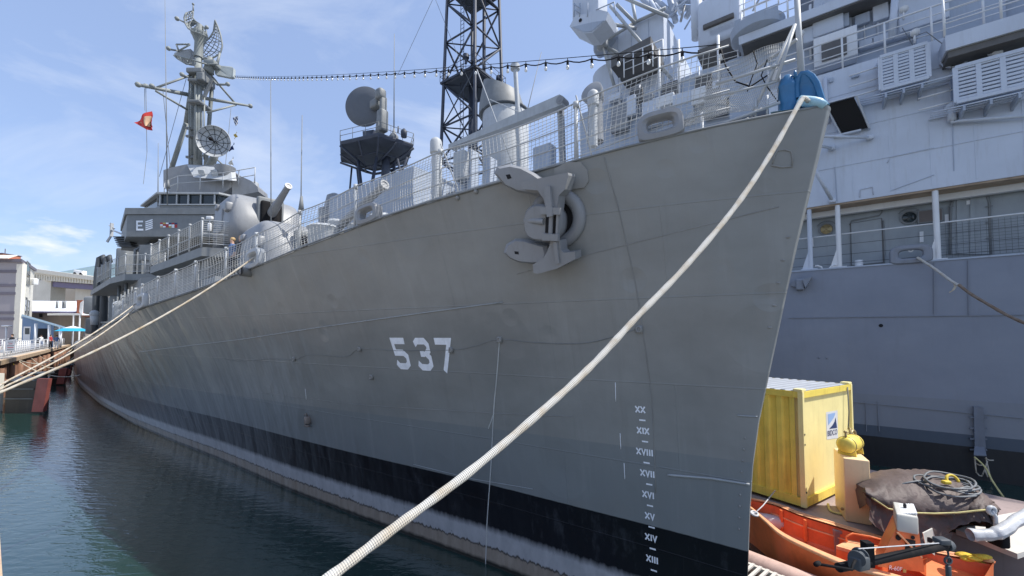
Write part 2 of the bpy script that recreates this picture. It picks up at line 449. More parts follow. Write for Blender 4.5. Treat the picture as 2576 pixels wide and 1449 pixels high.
def bhull(s, z):
    g = s - sstem(z)
    if g < 0: return 0.0
    nose = bnose(z) * min(1.0, (1 - max(0, (.12 - g) / .12) ** 2) * .25 + .75)
    zt = zdeck(s); t = max(z, -1.2) / zt
    bd, bw = _bd(g), _bw(g)
    if t <= 0: return max(bw * (1 + .06 * z), nose)
    e = lerp(s, [0, 12, 30, 60], [1.75, 1.7, .9, .7])
    return max(bw + (bd - bw) * t ** e, nose)
def hp(s, z, off=0.0):
    """point on the starboard shell, lifted off it by off"""
    b = bhull(s, z)
    p = D(s, b, z)
    if off:
        e = .05
        ds = D(s + e, bhull(s + e, z), z) - p; dz = D(s, bhull(s, z + e), z + e) - p
        nrm = ds.cross(dz).normalized()
        if nrm.dot(DN) < 0: nrm = -nrm
        p = p + nrm * off
    return p
def hray(px, py):
    r = ray(px, py); lo, hi = 1.0, 80.0
    def f(Y):
        s, b, z = dco(EYE + r * (Y / r.y)); return b - bhull(s, z)
    Y = lo
    while Y < hi and f(Y) > 0: Y += .1
    a, c = Y - .1, Y
    for _ in range(30):
        mid = (a + c) / 2
        if f(mid) > 0: a = mid
        else: c = mid
    s, b, z = dco(EYE + r * (c / r.y)); return s, z
def project(p):
    q = p - EYE; d = q.y*math.cos(PITCH) + q.z*math.sin(PITCH); u = q.z*math.cos(PITCH) - q.y*math.sin(PITCH)
    return 1288 + FP*q.x/d, 724.5 + V0 - FP*u/d
def sdeck(px):
    lo, hi = 0.0, 60.0
    for _ in range(40):
        m_ = (lo + hi) / 2
        if project(D(m_, _bd(m_), zdeck(m_)))[0] > px: lo = m_
        else: hi = m_
    return lo

# hull paint: grey above, black boot-top, a chalky white band and a brown band at the water, all in hull coordinates (u = metres aft, v = metres up)
m, t, b = newmat('destroyer_shell_paint'); LK = t.links.new
uv = t.nodes.new('ShaderNodeTexCoord').outputs['UV']
sp = t.nodes.new('ShaderNodeSeparateXYZ'); LK(uv, sp.inputs[0])
def tex(scale, detail, sc, rough=.6, dist=0.):
    q = t.nodes.new('ShaderNodeMapping'); q.inputs['Scale'].default_value = sc; LK(uv, q.inputs['Vector'])
    n = nd(t, 'ShaderNodeTexNoise', Scale=scale, Detail=detail, Roughness=rough, Distortion=dist); LK(q.outputs[0], n.inputs['Vector']); return n.outputs['Fac']
def mth(op, a, c=None, cl=False):
    n = t.nodes.new('ShaderNodeMath'); n.operation = op; n.use_clamp = cl
    for i, x in enumerate((a, c)):
        if x is None: continue
        if hasattr(x, 'is_linked'): LK(x, n.inputs[i])
        else: n.inputs[i].default_value = x
    return n.outputs[0]
def band(edge, soft, amp, sc=(3, 3, 1)):
    """1 above the edge height, with a ragged line"""
    q = tex(2.2, 6, sc); h = mth('ADD', sp.outputs['Y'], mth('MULTIPLY', mth('SUBTRACT', q, .5), amp))
    return mth('DIVIDE', mth('SUBTRACT', h, edge), soft, True)
def shade(col, k): return [c * k for c in col]
grey = mixrgb(t, ramp(t, tex(.55, 8, (1, 1.6, 1)), .3, .72), (.205, .210, .203), (.278, .284, .275))
# lower strakes mixed to a slightly bluer grey below a straight edge
pt = mth('DIVIDE', mth('SUBTRACT', mth('ADD', sp.outputs['Y'], mth('MULTIPLY', sp.outputs['X'], .016)), 2.62), .012, True)
grey = mixrgb(t, mth('MULTIPLY', mth('SUBTRACT', 1.0, pt), .75), grey, (.190, .208, .215))
grey = mixrgb(t, ramp(t, tex(1.1, 9, (3.6, .28, 1), .68), .55, .82, (0,0,0,1), (.30,.30,.30,1)), grey, (.36, .37, .37))     # chalky runs
grey = mixrgb(t, ramp(t, tex(.9, 9, (2.4, .22, 1), .7), .58, .85, (0,0,0,1), (.45,.45,.45,1)), grey, (.10, .095, .09))       # grime runs
grey = mixrgb(t, ramp(t, tex(.35, 5, (1, 1.4, 1)), .55, .75, (0,0,0,1), (.25,.25,.25,1)), grey, (.225, .205, .175))           # warm bounced light put in as brownish patches
aftm = mth('DIVIDE', mth('SUBTRACT', sp.outputs['X'], 10.0), 18.0, True)                                                     # more weather aft
grey = mixrgb(t, mth('MULTIPLY', aftm, ramp(t, tex(.8, 9, (1.6, .25, 1), .7), .40, .62)), grey, (.065, .068, .080))
grey = mixrgb(t, ramp(t, tex(1.3, 9, (2.6, .16, 1), .72), .66, .80, (0,0,0,1), (.38,.38,.38,1)), grey, (.20, .115, .07))      # thin rust weeps
blk = mixrgb(t, ramp(t, tex(1.6, 9, (2.2, .8, 1), .7), .55, .78), (.006, .007, .011), (.05, .055, .065))
grey = mixrgb(t, mth('MULTIPLY', mth('MULTIPLY', aftm, mth('DIVIDE', mth('SUBTRACT', 2.6, sp.outputs['Y']), 1.2, True)), ramp(t, tex(2.4, 8, (3.2, .2, 1), .7), .56, .68)), grey, (.42, .45, .50))
blk = mixrgb(t, mth('MULTIPLY', aftm, .75), blk, (.12, .125, .14))
wht = mixrgb(t, ramp(t, tex(2.3, 8, (2, 1, 1)), .35, .75), (.33, .345, .365), (.46, .47, .49))
wht = mixrgb(t, ramp(t, tex(4, 8, (1, 1, 1), .75), .62, .7), wht, (.12, .12, .13))
brn = mixrgb(t, ramp(t, tex(2.6, 8, (3, .6, 1), .7), .3, .75), (.22, .185, .15), (.36, .32, .27))
wet = (.025, .024, .02)
c = mixrgb(t, band(.05, .06, .08), wet, brn)
c = mixrgb(t, band(.29, .03, .16, (6, 1, 1)), c, (.06, .055, .05))
c = mixrgb(t, band(.325, .03, .22, (6, 1, 1)), c, wht)
c = mixrgb(t, band(.60, .13, .13, (5, 1.2, 1)), c, blk)
c = mixrgb(t, band(1.49, .012, .012), c, grey)
LK(c, b.inputs['Base Color'])
b.inputs['Roughness'].default_value = .30
b.inputs['Specular IOR Level'].default_value = .35
# plating: slow hollows between frames, a few round dents, fine orange-peel
v1 = t.nodes.new('ShaderNodeTexVoronoi'); v1.feature = 'F1'; v1.inputs['Scale'].default_value = .55; v1.inputs['Randomness'].default_value = 1; LK(uv, v1.inputs['Vector'])
dent = ramp(t, v1.outputs['Distance'], .0, .26)
v2 = t.nodes.new('ShaderNodeTexVoronoi'); v2.feature = 'F1'; v2.inputs['Scale'].default_value = 1.25; LK(uv, v2.inputs['Vector'])
topm = mth('DIVIDE', mth('SUBTRACT', sp.outputs['Y'], 3.2), 1.4, True)
dent2 = mth('MULTIPLY', topm, ramp(t, v2.outputs['Distance'], .0, .22))
# dished plating between frames: hollows repeat every frame bay, with uneven depth
fr_w = mth('ABSOLUTE', mth('SINE', mth('MULTIPLY', sp.outputs['X'], 4.2)))
dish = mth('MULTIPLY', fr_w, tex(.5, 2, (1, 1, 1)))
br = t.nodes.new('ShaderNodeTexBrick'); LK(uv, br.inputs['Vector']); br.inputs['Scale'].default_value = 1; br.inputs['Brick Width'].default_value = 3.4; br.inputs['Row Height'].default_value = 1.18; br.inputs['Mortar Size'].default_value = .012; br.inputs['Mortar Smooth'].default_value = .6
hsum = mth('ADD', mth('ADD', mth('MULTIPLY', br.outputs['Fac'], .045), mth('MULTIPLY', tex(.7, 3, (1.4, .6, 1)), .9)), mth('ADD', mth('ADD', mth('MULTIPLY', dent, .42), mth('ADD', mth('MULTIPLY', dent2, .34), mth('MULTIPLY', dish, .24))), mth('MULTIPLY', tex(9, 4, (1, 1, 1)), .02)))
bp = nd(t, 'ShaderNodeBump', Strength=.75, Distance=.11); LK(hsum, bp.inputs['Height']); LK(bp.outputs[0], b.inputs['Normal'])
shell_m = m

dd = thing('destroyer', 'grey destroyer moored with its flared bow toward the camera and number 537 on the hull', 'warship', D(0, 0, 0))
def P(mb, name, mat, parent=None, smooth=False, label=None):
    return mb.build(name, mat, parent or dd, None, smooth, label)

gs = [0,.03,.08,.16,.28,.45,.7,1,1.4,1.9] + [2.4 + .55*i for i in range(34)] + [21.5 + 1.8*i for i in range(51)]
ts = [-.2,-.1,0,.03,.07,.12,.18,.24,.3,.38,.46,.54,.62,.7,.78,.85,.91,.96,1.0]
mb = MB()
for side in (1, -1):
    rows, uvs = [], []
    for g in gs:
        row, u = [], []
        for tt in ts:
            zt = zdeck(g); z = tt * zt
            for _ in range(3): s = g + sstem(z); zt = zdeck(s); z = tt * zt
            bb = bhull(s, z) if g > 0 else bnose(z) * .75
            row.append(D(s, side * max(bb, .03), z)); u.append((s, z))
        rows.append(row); uvs.append(u)
    stem_sz = uvs[0]
    mb.grid(rows, uvs)
    tr = rows[-1]
    if side == 1: stern_r = tr
    else: mb.grid([stern_r, tr])
# rounded stem bar between the two sides
rows = []; uvs = []
for s, z in stem_sz:
    q = bnose(z) * .75; rows.append([D(s - q * .35 * math.sin(a), q * math.cos(a), z) for a in [math.pi * k / 10 for k in range(11)]]); uvs.append([(s, z)] * 11)
mb.grid(rows, uvs)
hull = P(mb, 'hull', shell_m, smooth=2)

mb = MB()
ss = [0,.3,.7,1.2,2,3] + [4 + i for i in range(18)] + [22 + 3*i for i in range(30)] + [112]
mb.grid([[D(s, k * (_bd(s) - .02), zdeck(s) - .012 + .06 * (1 - k*k)) for k in (-1, -.5, 0, .5, 1)] for s in ss])
P(mb, 'main_deck', mid_grey, smooth=True)
# deck edge bar (gunwale angle) -- a thin rounded lip that catches the light
mb = MB()
for sd in (1, -1): mb.path([D(s + 0.02, sd * (_bd(s) + .004), zdeck(s) + .005) for s in ss if s < 100], .016, 6)
P(mb, 'gunwale_bar', mid_grey, smooth=True)

def seam(px_pts, r, name, mat, label=None, n=24):
    """a raised weld or cord lying on the shell through the given sight points"""
    sz = [hray(*q) for q in px_pts]; pts = []
    if len(sz) > 5: sz = [(p.x, p.y) for p in dens([V(q) for q in sz], n)]
    for (s0, z0), (s1, z1) in zip(sz, sz[1:]):
        k = max(2, int(n / (len(sz) - 1)))
        for i in range(k): f = i / k; pts.append(hp(s0 + (s1 - s0) * f, z0 + (z1 - z0) * f, r * .6))
    pts.append(hp(*sz[-1], r * .6))
    mb = MB(); mb.path(pts, r, 5); return P(mb, name, mat, hull, True, label)
pale_weld = paint('pale_weld_bead', (.34, .36, .37), var=.15)
seam([(350, 886), (620, 852), (900, 810), (1265, 760)], .012, 'weld_bead', pale_weld)
seam([(1520, 395), (1555, 520), (1600, 720), (1640, 1000), (1650, 1240)], .006, 'weld_bead', haze_grey)
seam([(1300, 690), (1600, 610), (1800, 560), (1960, 520)], .005, 'weld_bead', haze_grey)
seam([(640, 985), (900, 1018), (1250, 1040), (1440, 1048)], .006, 'weld_bead', haze_grey)
seam([(1680, 1194), (1790, 1203), (1886, 1218)], .016, 'weld_bead', pale_weld)
seam([(1040, 1168), (1190, 1205), (1340, 1230)], .006, 'weld_bead', pale_weld)
seam([(1855, 1045), (1905, 1048)], .010, 'weld_bead', pale_weld)
# cord looped along the side between pad-eyes, with one long tail hanging down
cord_m = paint('thin_grey_cord', (.20, .21, .21), var=.3)
seam([(560, 900), (600, 908), (690, 902), (740, 905), (780, 892), (870, 897), (905, 878), (1000, 882), (1135, 880), (1190, 872), (1255, 854), (1350, 862), (1480, 862), (1608, 826)], .0065, 'draped_cord', cord_m, n=120)
seam([(1257, 856), (1250, 950), (1242, 1040), (1235, 1180), (1226, 1310), (1222, 1420)], .011, 'hanging_line', paint('pale_line', (.5, .52, .52)), n=40)
seam([(1243, 1038), (1236, 1060), (1229, 1078)], .010, 'hanging_line', MATS['pale_line'])
for q in ((740, 903), (905, 878), (1135, 880), (1257, 854), (1608, 828), (935, 948)):
    s, z = hray(*q); mb = MB(); c = hp(s, z, .03); mb.torus(c, DA, Z, .035, .012, 12, 6); mb.box(hp(s, z, .012), DA*.05, Z*.05, DN*.015)
    P(mb, 'pad_eye', haze_grey, hull, True)
s, z = hray(778, 1055); mb = MB(); c = hp(s, z, .05)
mb.rbox(c, DA*.07, DN*.07, Z*.10, .04); mb.box(c - Z*.14, DA*.09, DN*.04, Z*.02); mb.path([c + Z*.1, c + Z*.17 + DN*.03, c + Z*.13 + DN*.08], .018, 6)
P(mb, 'drain_fitting', paint('rusty_fitting', (.20, .17, .15), var=.3, damt=.6), hull, True)
for q0, q1 in (((768, 978), (771, 1005)), ((1548, 962), (1549, 1010)), ((1560, 1090), (1562, 1130)), ((1570, 1165), (1572, 1205))):
    seam([q0, q1], .005, 'paint_run', mark_white, n=4)
# drain pipe stub under the chock
s, z = hray(627, 690); mb = MB(); c = hp(s, z, -.1); mb.tube(c, c + DN*.3 + DA*(-.12), .11, .11, 16, False); mb.tube(c + DN*.28 + DA*(-.112), c + DN*.05, .085, .085, 16)
P(mb, 'discharge_pipe', haze_grey, hull, True)
mb = MB(); c = c + DN*.285 + DA*(-.114); mb.lathe(c, DN, [(0, .084), (.003, .084)], 16); P(mb, 'pipe_mouth', black_void, hull)
# small bolts near the deck edge by the anchor, and rivets down the stem
for q in ((1152, 498), (1198, 482)):
    s, z = hray(*q); mb = MB(); mb.ball(hp(s, z, .01), .04, 8); P(mb, 'bolt_head', haze_grey, hull, True)
for i in range(9):
    z = 1.75 + i * .145; mb = MB(); mb.ball(hp(sstem(z) + .10, z, .0), .016, 6); P(mb, 'rivet', haze_grey, hull, True)
for i in range(5):
    z = 4.3 + i * .27; mb = MB(); mb.ball(hp(sstem(z) + .07, z, -.012), .030, 8, (1, 1, .6)); P(mb, 'stem_stud', haze_grey, hull, True)
# rounded plate outlines welded on the bow
def outline(pxs, r, name):
    sz = [hray(*q) for q in pxs]; mb = MB(); mb.path([hp(s, z, .004) for s, z in sz], r, 5); P(mb, name, haze_grey, hull, True)
outline([(1943, 413), (1948, 392), (1956, 379), (1975, 377), (1990, 382), (1994, 400), (1992, 418)], .009, 'plate_edge')
outline([(1940, 416), (1965, 421), (1993, 419)], .011, 'plate_edge')
# doubler plate behind the upper fluke
sz = [hray(*q) for q in ((1395, 425), (1428, 408), (1462, 408), (1478, 428), (1482, 455), (1472, 472), (1440, 476), (1400, 478))]
mb = MB(); fr = [hp(s, z, .03) for s, z in sz]; bk = [hp(s, z, -.02) for s, z in sz]; mb.loft([bk, fr], True, True)
P(mb, 'doubler_plate', haze_grey, hull)

# --- writing: hull number and draft marks, tessellated so that they follow the shell
def ribbon(pts, w):
    """mitred strip along 2-D points -> list of quads"""
    P2 = [V((x, y)) for x, y in pts]; n = len(P2); L_, R_ = [], []
    for i in range(n):
        if i == 0: d = (P2[1] - P2[0]).normalized(); nn = V((-d.y, d.x)); k = 1
        elif i == n - 1: d = (P2[-1] - P2[-2]).normalized(); nn = V((-d.y, d.x)); k = 1
        else:
            d0 = (P2[i] - P2[i-1]).normalized(); d1 = (P2[i+1] - P2[i]).normalized()
            nn = V((-(d0.y + d1.y), d0.x + d1.x)).normalized(); k = 1 / max(.35, nn.dot(V((-d0.y, d0.x))))
        L_.append(P2[i] + nn * (w/2*k)); R_.append(P2[i] - nn * (w/2*k))
    return [(R_[i], R_[i+1], L_[i+1], L_[i]) for i in range(n - 1)]
GL = {
 '5': [([(.93, .9), (.1, .9), (.16, .53), (.68, .53), (.9, .41), (.9, .19), (.72, .1), (.28, .1), (.1, .22)], .2)],
 '3': [([(.08, .80), (.26, .9), (.74, .9), (.9, .78), (.9, .62), (.70, .51), (.9, .40), (.9, .20), (.72, .1), (.28, .1), (.08, .22)], .2), ([(.60, .51), (.34, .51)], .18)],
 '7': [([(.02, .9), (.86, .9), (.30, 0)], .2)],
 'X': [([(.0, 0), (.62, 1)], .22), ([(.0, 1), (.23, .63)], .22), ([(.39, .37), (.62, 0)], .22)],
 'V': [([(.02, 1), (.30, .08), (.58, 1)], .2)],
 'I': [([(.12, 0), (.12, 1)], .22)], '-': [([(0, .5), (1, .5)], 1)]}
WD = {'X': .78, 'V': .72, 'I': .36}
def glyph(mb, ch, fn):
    for pts, w in GL[ch]:
        for q in ribbon(pts, w):
            k = 4
            rows = [[fn((q[0].lerp(q[1], i/k)).lerp(q[3].lerp(q[2], i/k), j/3)) for i in range(k + 1)] for j in range(4)]
            mb.grid(rows)
(sa, za), (sb, zb) = hray(990, 850), hray(1133, 848)
(sc_, zc), (sd_, ze) = hray(990, 928), hray(1118, 929)
wch = (sa - sb)
for i, ch in enumerate('537'):
    x0 = [0, .385, .74][i]; mb = MB()
    def fn(p, x0=x0):
        s = sa + .10 - (x0 + p.x * .26) * (wch + .10); z = za + .005 + (zc - za) * (1 - p.y) ; return hp(s, z, .006)
    glyph(mb, ch, fn); P(mb, 'hull_number', mark_white, hull)
zxx = hray(1612, 1030)[1]
marks = ['XX', 'XIX', 'XVIII', 'XVII', 'XVI', 'XV', 'XIV', 'XIII', 'XII', 'XI']
for k, mk in enumerate(marks):
    zc_ = zxx - .3048 * k; py = 1030 + 53.8 * k; px = 1612 + 3.6 * k if k < 3 else 1622 + 3.4 * (k - 2)
    px = [1612, 1619, 1623, 1630, 1632, 1636, 1639, 1642, 1645, 1648][k]
    s0_ = hray(px, min(py, 1600))[0]; hgt = .092; wtot = sum(WD[c_] for c_ in mk) * hgt
    mb = MB(); x = 0
    for c_ in mk:
        glyph(mb, c_, lambda p, x=x: hp(s0_ + wtot/2 - (x + p.x) * hgt, zc_ - hgt/2 + p.y * hgt, .005)); x += WD[c_]
    P(mb, 'draft_mark', mark_white, hull)
    mb = MB(); glyph(mb, '-', lambda p: hp(s0_ + .03 - p.x * .085, zc_ - .1524 - .011 + p.y * .022, .005)); P(mb, 'draft_dash', mark_white, hull)

# --- hawse bolster (the fat rolled rim behind the anchor)
hs, hz = hray(1402, 550)
hn = (hp(hs, hz, 1) - hp(hs, hz)).normalized(); hx = DA * -1; hx = (hx - hn * hx.dot(hn)).normalized(); hy = hn.cross(hx); hy = hy if hy.z > 0 else -hy
hc = hp(hs, hz)
mb = MB(); mb.torus(hc + hn * .02, hx, hy, .335, .095, 36, 12)
P(mb, 'hawse_bolster', gun_grey, hull, True)
mb = MB(); mb.lathe(hc + hn * -.06, hn, [(0, .28), (.08, .28)], 24); P(mb, 'hawse_mouth', black_void, hull)

# --- anchor (its own thing: it hangs in the hawse pipe)
def plane_pt(px, py, d):                         # sight point on a plane parallel to the shell, d metres off it
    return onplane(px, py, hc + hn * d, hn)
anchor = thing('anchor', 'grey stockless anchor hanging from its hawse pipe on the flared bow', 'anchor', hc)
def AP(mb, name, smooth=2): return mb.build(name, gun_grey, anchor, None, smooth)
def blade(pxs, d0, d1, name, hole=None, bulge=0):
    mb = MB(); fr = [plane_pt(x, y, d1) for x, y in pxs]; bk = [p - hn * (d1 - d0) for p in fr]
    c = sum(fr, V()) / len(fr)
    mb.loft([bk, fr, [p.lerp(c, .16) + hn * bulge for p in fr]], True, True); o = AP(mb, name)
    if hole:
        mb = MB(); q = [plane_pt(x, y, d1 + bulge + .004) for x, y in hole]; mb.prism(q, hn * -.02); mb.build('slot', black_void, o)
    return o
# two flukes pointing aft (image left)
def fluke(tip, wide, root, d, hole):
    """spade blade: outline in sight points, thick ridge along its middle, cupped"""
    blade(tip + wide + root, d - .07, d + .03, 'fluke', hole, .05)
fluke([(1243, 436), (1250, 420), (1280, 414), (1312, 420)], [(1345, 437), (1372, 456), (1398, 470)], [(1396, 494), (1350, 492), (1300, 482), (1268, 466)], .22, [(1272, 440), (1282, 438), (1287, 448), (1277, 451)])
fluke([(1267, 636), (1274, 614), (1296, 601), (1322, 603)], [(1352, 612), (1376, 618)], [(1382, 640), (1374, 662), (1342, 664), (1305, 660), (1282, 650)], .22, [(1294, 632), (1304, 633), (1305, 640), (1295, 639)])
# fluke side flange seen edge on (top and bottom palms)
mb = MB()
for pxs, d in (([(1310, 458), (1428, 434), (1430, 441), (1421, 476), (1405, 492), (1399, 545), (1378, 545), (1367, 500), (1352, 479), (1312, 476)], .42),
               ([(1386, 606), (1408, 604), (1411, 630), (1418, 636), (1446, 633), (1447, 652), (1400, 676), (1352, 689), (1342, 686), (1340, 666), (1366, 650), (1376, 634)], .42)):
    fr = [plane_pt(x, y, d) for x, y in pxs]; mb.prism(fr, hn * -.30)
AP(mb, 'palm', 0)
mb = MB()      # the rib that stands on the upper palm, and the lower one
mb.bar(plane_pt(1378, 470, .44), plane_pt(1386, 545, .46), .085, .10, hn); AP(mb, 'rib', 0); mb = MB(); mb.bar(plane_pt(1398, 608, .43), plane_pt(1404, 662, .42), .05, .08, hn)
AP(mb, 'rib', 0)
# crown: the heavy round block with its pin window
mb = MB()
cc = plane_pt(1370, 560, .26); up_ = (plane_pt(1372, 470, .3) - plane_pt(1366, 640, .3)).normalized(); rt = hn.cross(up_).normalized(); rt = rt if rt.dot(hx) > 0 else -rt
L1 = (plane_pt(1370, 512, .3) - plane_pt(1370, 606, .3)).length / 2
prof = []
W1 = (plane_pt(1416, 560, .3) - plane_pt(1322, 560, .3)).length / 2
for k in range(28):
    a = 2 * math.pi * k / 28; ca, sa_ = math.cos(a), math.sin(a)
    prof.append(cc + rt * (W1 * .98 * math.copysign(abs(ca) ** .75, ca)) + up_ * (L1 * math.copysign(abs(sa_) ** .8, sa_)))
mid = sum(prof, V()) / 28
mb.loft([[p.lerp(mid, .06) - hn * .26 for p in prof], prof, [p + hn * .10 for p in prof], [p.lerp(mid, .12) + hn * .16 for p in prof]])
mb.box(mid + hn * .19 + rt * (.55 * W1) + up_ * L1 * .64, rt * W1 * .52, up_ * .045, hn * .05)
mb.box(mid + hn * .19 + rt * (.62 * W1) - up_ * L1 * .72, rt * W1 * .40, up_ * .045, hn * .05)
mb.tube(mid + hn * .10 - rt * W1 * .9 + up_ * .02, mid + hn * .17 + rt * W1 * .2 + up_ * .02, .05, .045, 10)
AP(mb, 'crown')
mb = MB(); q = mid + hn * .163 + rt * (.58 * W1)
mb.box(q, rt * .085, up_ * (L1 * .50), hn * .008); mb.build('pin_window', black_void, anchor)
mb = MB(); mb.tube(q + hn * .02 + up_ * L1 * .56, q + hn * .02 - up_ * L1 * .60, .032, .032, 10); mb.box(q + rt * .095 + hn * .0, rt * .014, up_ * (L1 * .58), hn * .05); AP(mb, 'crown_pin')

# --- closed chocks on the deck edge
def chock(s, w, h, mat, name='deck_chock', dirv=None, base=None, out=None, parent=None):
    """rounded-top fairlead with a racetrack hole and a rolled rim"""
    a_ = (D(s + .2, _bd(s + .2), zdeck(s + .2)) - D(s - .2, _bd(s - .2), zdeck(s - .2))).normalized() if dirv is None else dirv
    c0 = D(s, _bd(s) - .06, zdeck(s)) if base is None else base
    n_ = V((a_.y, -a_.x, 0)).normalized(); n_ = n_ if n_.dot(DN) > 0 else -n_
    if out is not None: n_ = out
    u_ = n_.cross(a_).normalized(); u_ = u_ if u_.z > 0 else -u_
    N = 40; outer, inner = [], []
    for k in range(N):
        a = 2 * math.pi * k / N; ca, sa_ = math.cos(a), math.sin(a)
        ox = math.copysign(abs(ca) ** .62, ca) * w / 2; oy = h * .5 + math.copysign(abs(sa_) ** (.62 if sa_ > 0 else .25), sa_) * h / 2
        outer.append((ox, oy)); inner.append((math.copysign(abs(ca) ** .6, ca) * w * .27, h * .50 + math.copysign(abs(sa_) ** .6, sa_) * h * .21))
    T_ = .085
    def pt(q, d, k=1.0, c=(0, h * .5)): return c0 + a_ * (c[0] + (q[0] - c[0]) * k) + u_ * (c[1] + (q[1] - c[1]) * k) + n_ * d
    rings = [(outer, -T_, .94), (outer, -T_*.5, 1), (outer, T_*.5, 1), (outer, T_, .94), (inner, T_*1.15, 1.45), (inner, T_*.8, 1.12), (inner, 0, 1), (inner, -T_*.8, 1.12), (inner, -T_*1.15, 1.45)]
    secs = [[pt(q, d, k) for q in r_] for r_, d, k in rings]; secs.append(secs[0])
    mb = MB()
    ids = [mb.add(q) for q in secs]
    for A_, B_ in zip(ids, ids[1:]):
        for k in range(N): l = (k + 1) % N; mb.face((A_ + k, A_ + l, B_ + l, B_ + k))
    return mb.build(name, mat, parent or dd, None, 2)
chock(sdeck(1660), .56, .38, gun_grey)
chock(sdeck(922), .56, .36, gun_grey)
chock(sdeck(636), .66, .46, deck_white)
chock(sdeck(352), .9, .5, deck_white)
for s in (20.5, 26):
    mb = MB(); p = D(s, _bd(s) - .3, zdeck(s)); mb.lathe(p, Z, [(0, .16), (.4, .14), (.45, .2), (.5, .2)], 14); mb.lathe(p + DA*.5, Z, [(0, .16), (.4, .14), (.45, .2), (.5, .2)], 14); P(mb, 'mooring_bitts', mid_grey, smooth=2)

# --- bull nose at the stem head: a rolled blue plate on a grey bow, with a drum-shaped roller guard beside it
bn = D(-.02, 0, 6.84)
mb = MB()                                         # curled plate (image right), open toward the rope
pl = lambda x, y, d=0.: onplane(x, y, D(0, d, 6.8), DN)
outer = [(2006, 250), (2004, 222), (2008, 200), (2017, 188), (2030, 186), (2043, 194), (2055, 212), (2064, 240), (2070, 258), (2080, 270)]
rows = []
for x, y in outer:
    p = pl(x, y); rows.append(p)
low = [(2010, 272), (2014, 270), (2020, 268), (2027, 268), (2034, 270), (2042, 272), (2052, 274), (2060, 276), (2068, 277), (2080, 278)]
lowp = [pl(x, y) for x, y in low]
mb.grid([[q + DN * (.05 - .05 * math.sin(math.pi * min(1, f * 1.25))) for q in [p.lerp(l, f) for p, l in zip(rows, lowp)]] for f in (0, .12, .3, .5, .7, .85, 1)])
mb.grid([[q - DN * (.02 + .09 * f * 1.6) for q in [p.lerp(l, f) for p, l in zip(rows, lowp)]] for f in (0, .25, .5, .75, 1)])
mb.path([p + DN * .02 for p in rows], .034, 8)
bull = P(mb, 'bull_nose', blue_paint, smooth=2)
mb = MB()
mb.path([pl(x, y) + DN * .12 for x, y in ((2014, 262), (2030, 266), (2048, 268), (2064, 271), (2078, 277))], [.05, .06, .06, .055, .04], 10)
P(mb, 'worn_lip', pale_blue, bull, True)
mb = MB()                                         # guard drum (image left)
cyl = pl(1981, 245); wd = (pl(2004, 245) - pl(1958, 245)).length / 2; tz = pl(1981, 206).z; bz = 6.74
mb.lathe(V((cyl.x, cyl.y, bz)) + DA*0, Z, [(0, wd*1.08), (.15, wd*1.0), (tz - bz - .1, wd), (tz - bz - .085, wd*1.06), (tz - bz - .06, wd*1.06), (tz - bz - .02, wd*.92), (tz - bz + .04, wd*.7), (tz - bz + .075, wd*.4), (tz - bz + .085, .01)], 24, False)
P(mb, 'roller_guard', blue_paint, bull, 2)
mb = MB(); q = pl(1997, 205) + DN * .02
mb.torus(q, DA, Z, .045, .016, 14, 6); mb.torus(q + Z*.06 - DA*.02, DN, Z, .04, .016, 14, 6); mb.tube(q - Z*.05, q + Z*.0, .03, .02, 8)
P(mb, 'shackle', blue_paint, bull, True)
# stem-head cap plate
mb = MB(); mb.grid([[D(s, k * max(_bd(s) - .01, .02), 6.855 - .02 * s) for k in (-1, 0, 1)] for s in (-.03, .1, .3, .5)]); P(mb, 'stem_cap', pale_blue, bull)

# --- railing and safety net along the starboard deck edge, forward part
rail = bpy.data.objects.new('railing', None); SC.collection.objects.link(rail); rail.parent = dd
def dk(s, h, inn=.10): return D(s, _bd(s) - inn, zdeck(s) + h)
post_px = [1440, 1095, 880, 739, 631, 555, 479, 429, 385, 346]
post_s = [sdeck(x) for x in post_px] + [18.6, 20.4, 22.3]
for i, s in enumerate(post_s):
    mb = MB(); mb.tube(dk(s, 0), dk(s, .84), .028 if i else .034, .025, 8); mb.tube(dk(s, .80), dk(s, .88), .042, .042, 8); mb.tube(dk(s, 0), dk(s, .05), .07, .06, 8)
    P(mb, 'stanchion', deck_white, rail, True)
    if i < 2:
        mb = MB(); mb.tube(dk(s, .98) + DA*.0, dk(s, .1) + DN*-.5, .012, .012, 6); P(mb, 'stay', deck_white, rail, True)
sl = [0.9 + .35 * i for i in range(62)]
def sag(s):                                       # lifelines dip a little between posts
    k = sorted(post_s); 
    for a, c in zip(k, k[1:]):
        if a <= s <= c: f = (s - a) / (c - a); return -.05 * 4 * f * (1 - f)
    return 0
def bowrise(s): return lerp(s, [.3, 1.5, 2.8], [.22, .16, .02])
for h, r_ in ((.84, .012), (.56, .009), (.28, .009), (.06, .008)):
    mb = MB(); mb.path([dk(s, h + sag(s) * (h > .5) + bowrise(s)) for s in sl], r_, 5); P(mb, 'lifeline', deck_white, rail, True)
net_m = paint('pale_net_cord', (.50, .50, .48), var=.2, damt=.1)
mb = MB()
s = 1.2; smax = 13.8
while s < smax:
    step = .062 if s < 6 else (.11 if s < 9 else .15)
    r_ = .0042 if s < 4 else (.005 if s < 8 else .006)
    lean = .0 if s > 2.6 else .10
    bow_ = .05 * math.sin(s * 2.1)
    pts = [dk(s - lean * f, .04 + (.79 + bowrise(s) + sag(s)) * f, .10 + bow_ * math.sin(math.pi * f)) for f in (0, .33, .66, 1)]
    for a, c in zip(pts, pts[1:]): mb.tube(a, c, r_, r_, 3, False)
    s += step
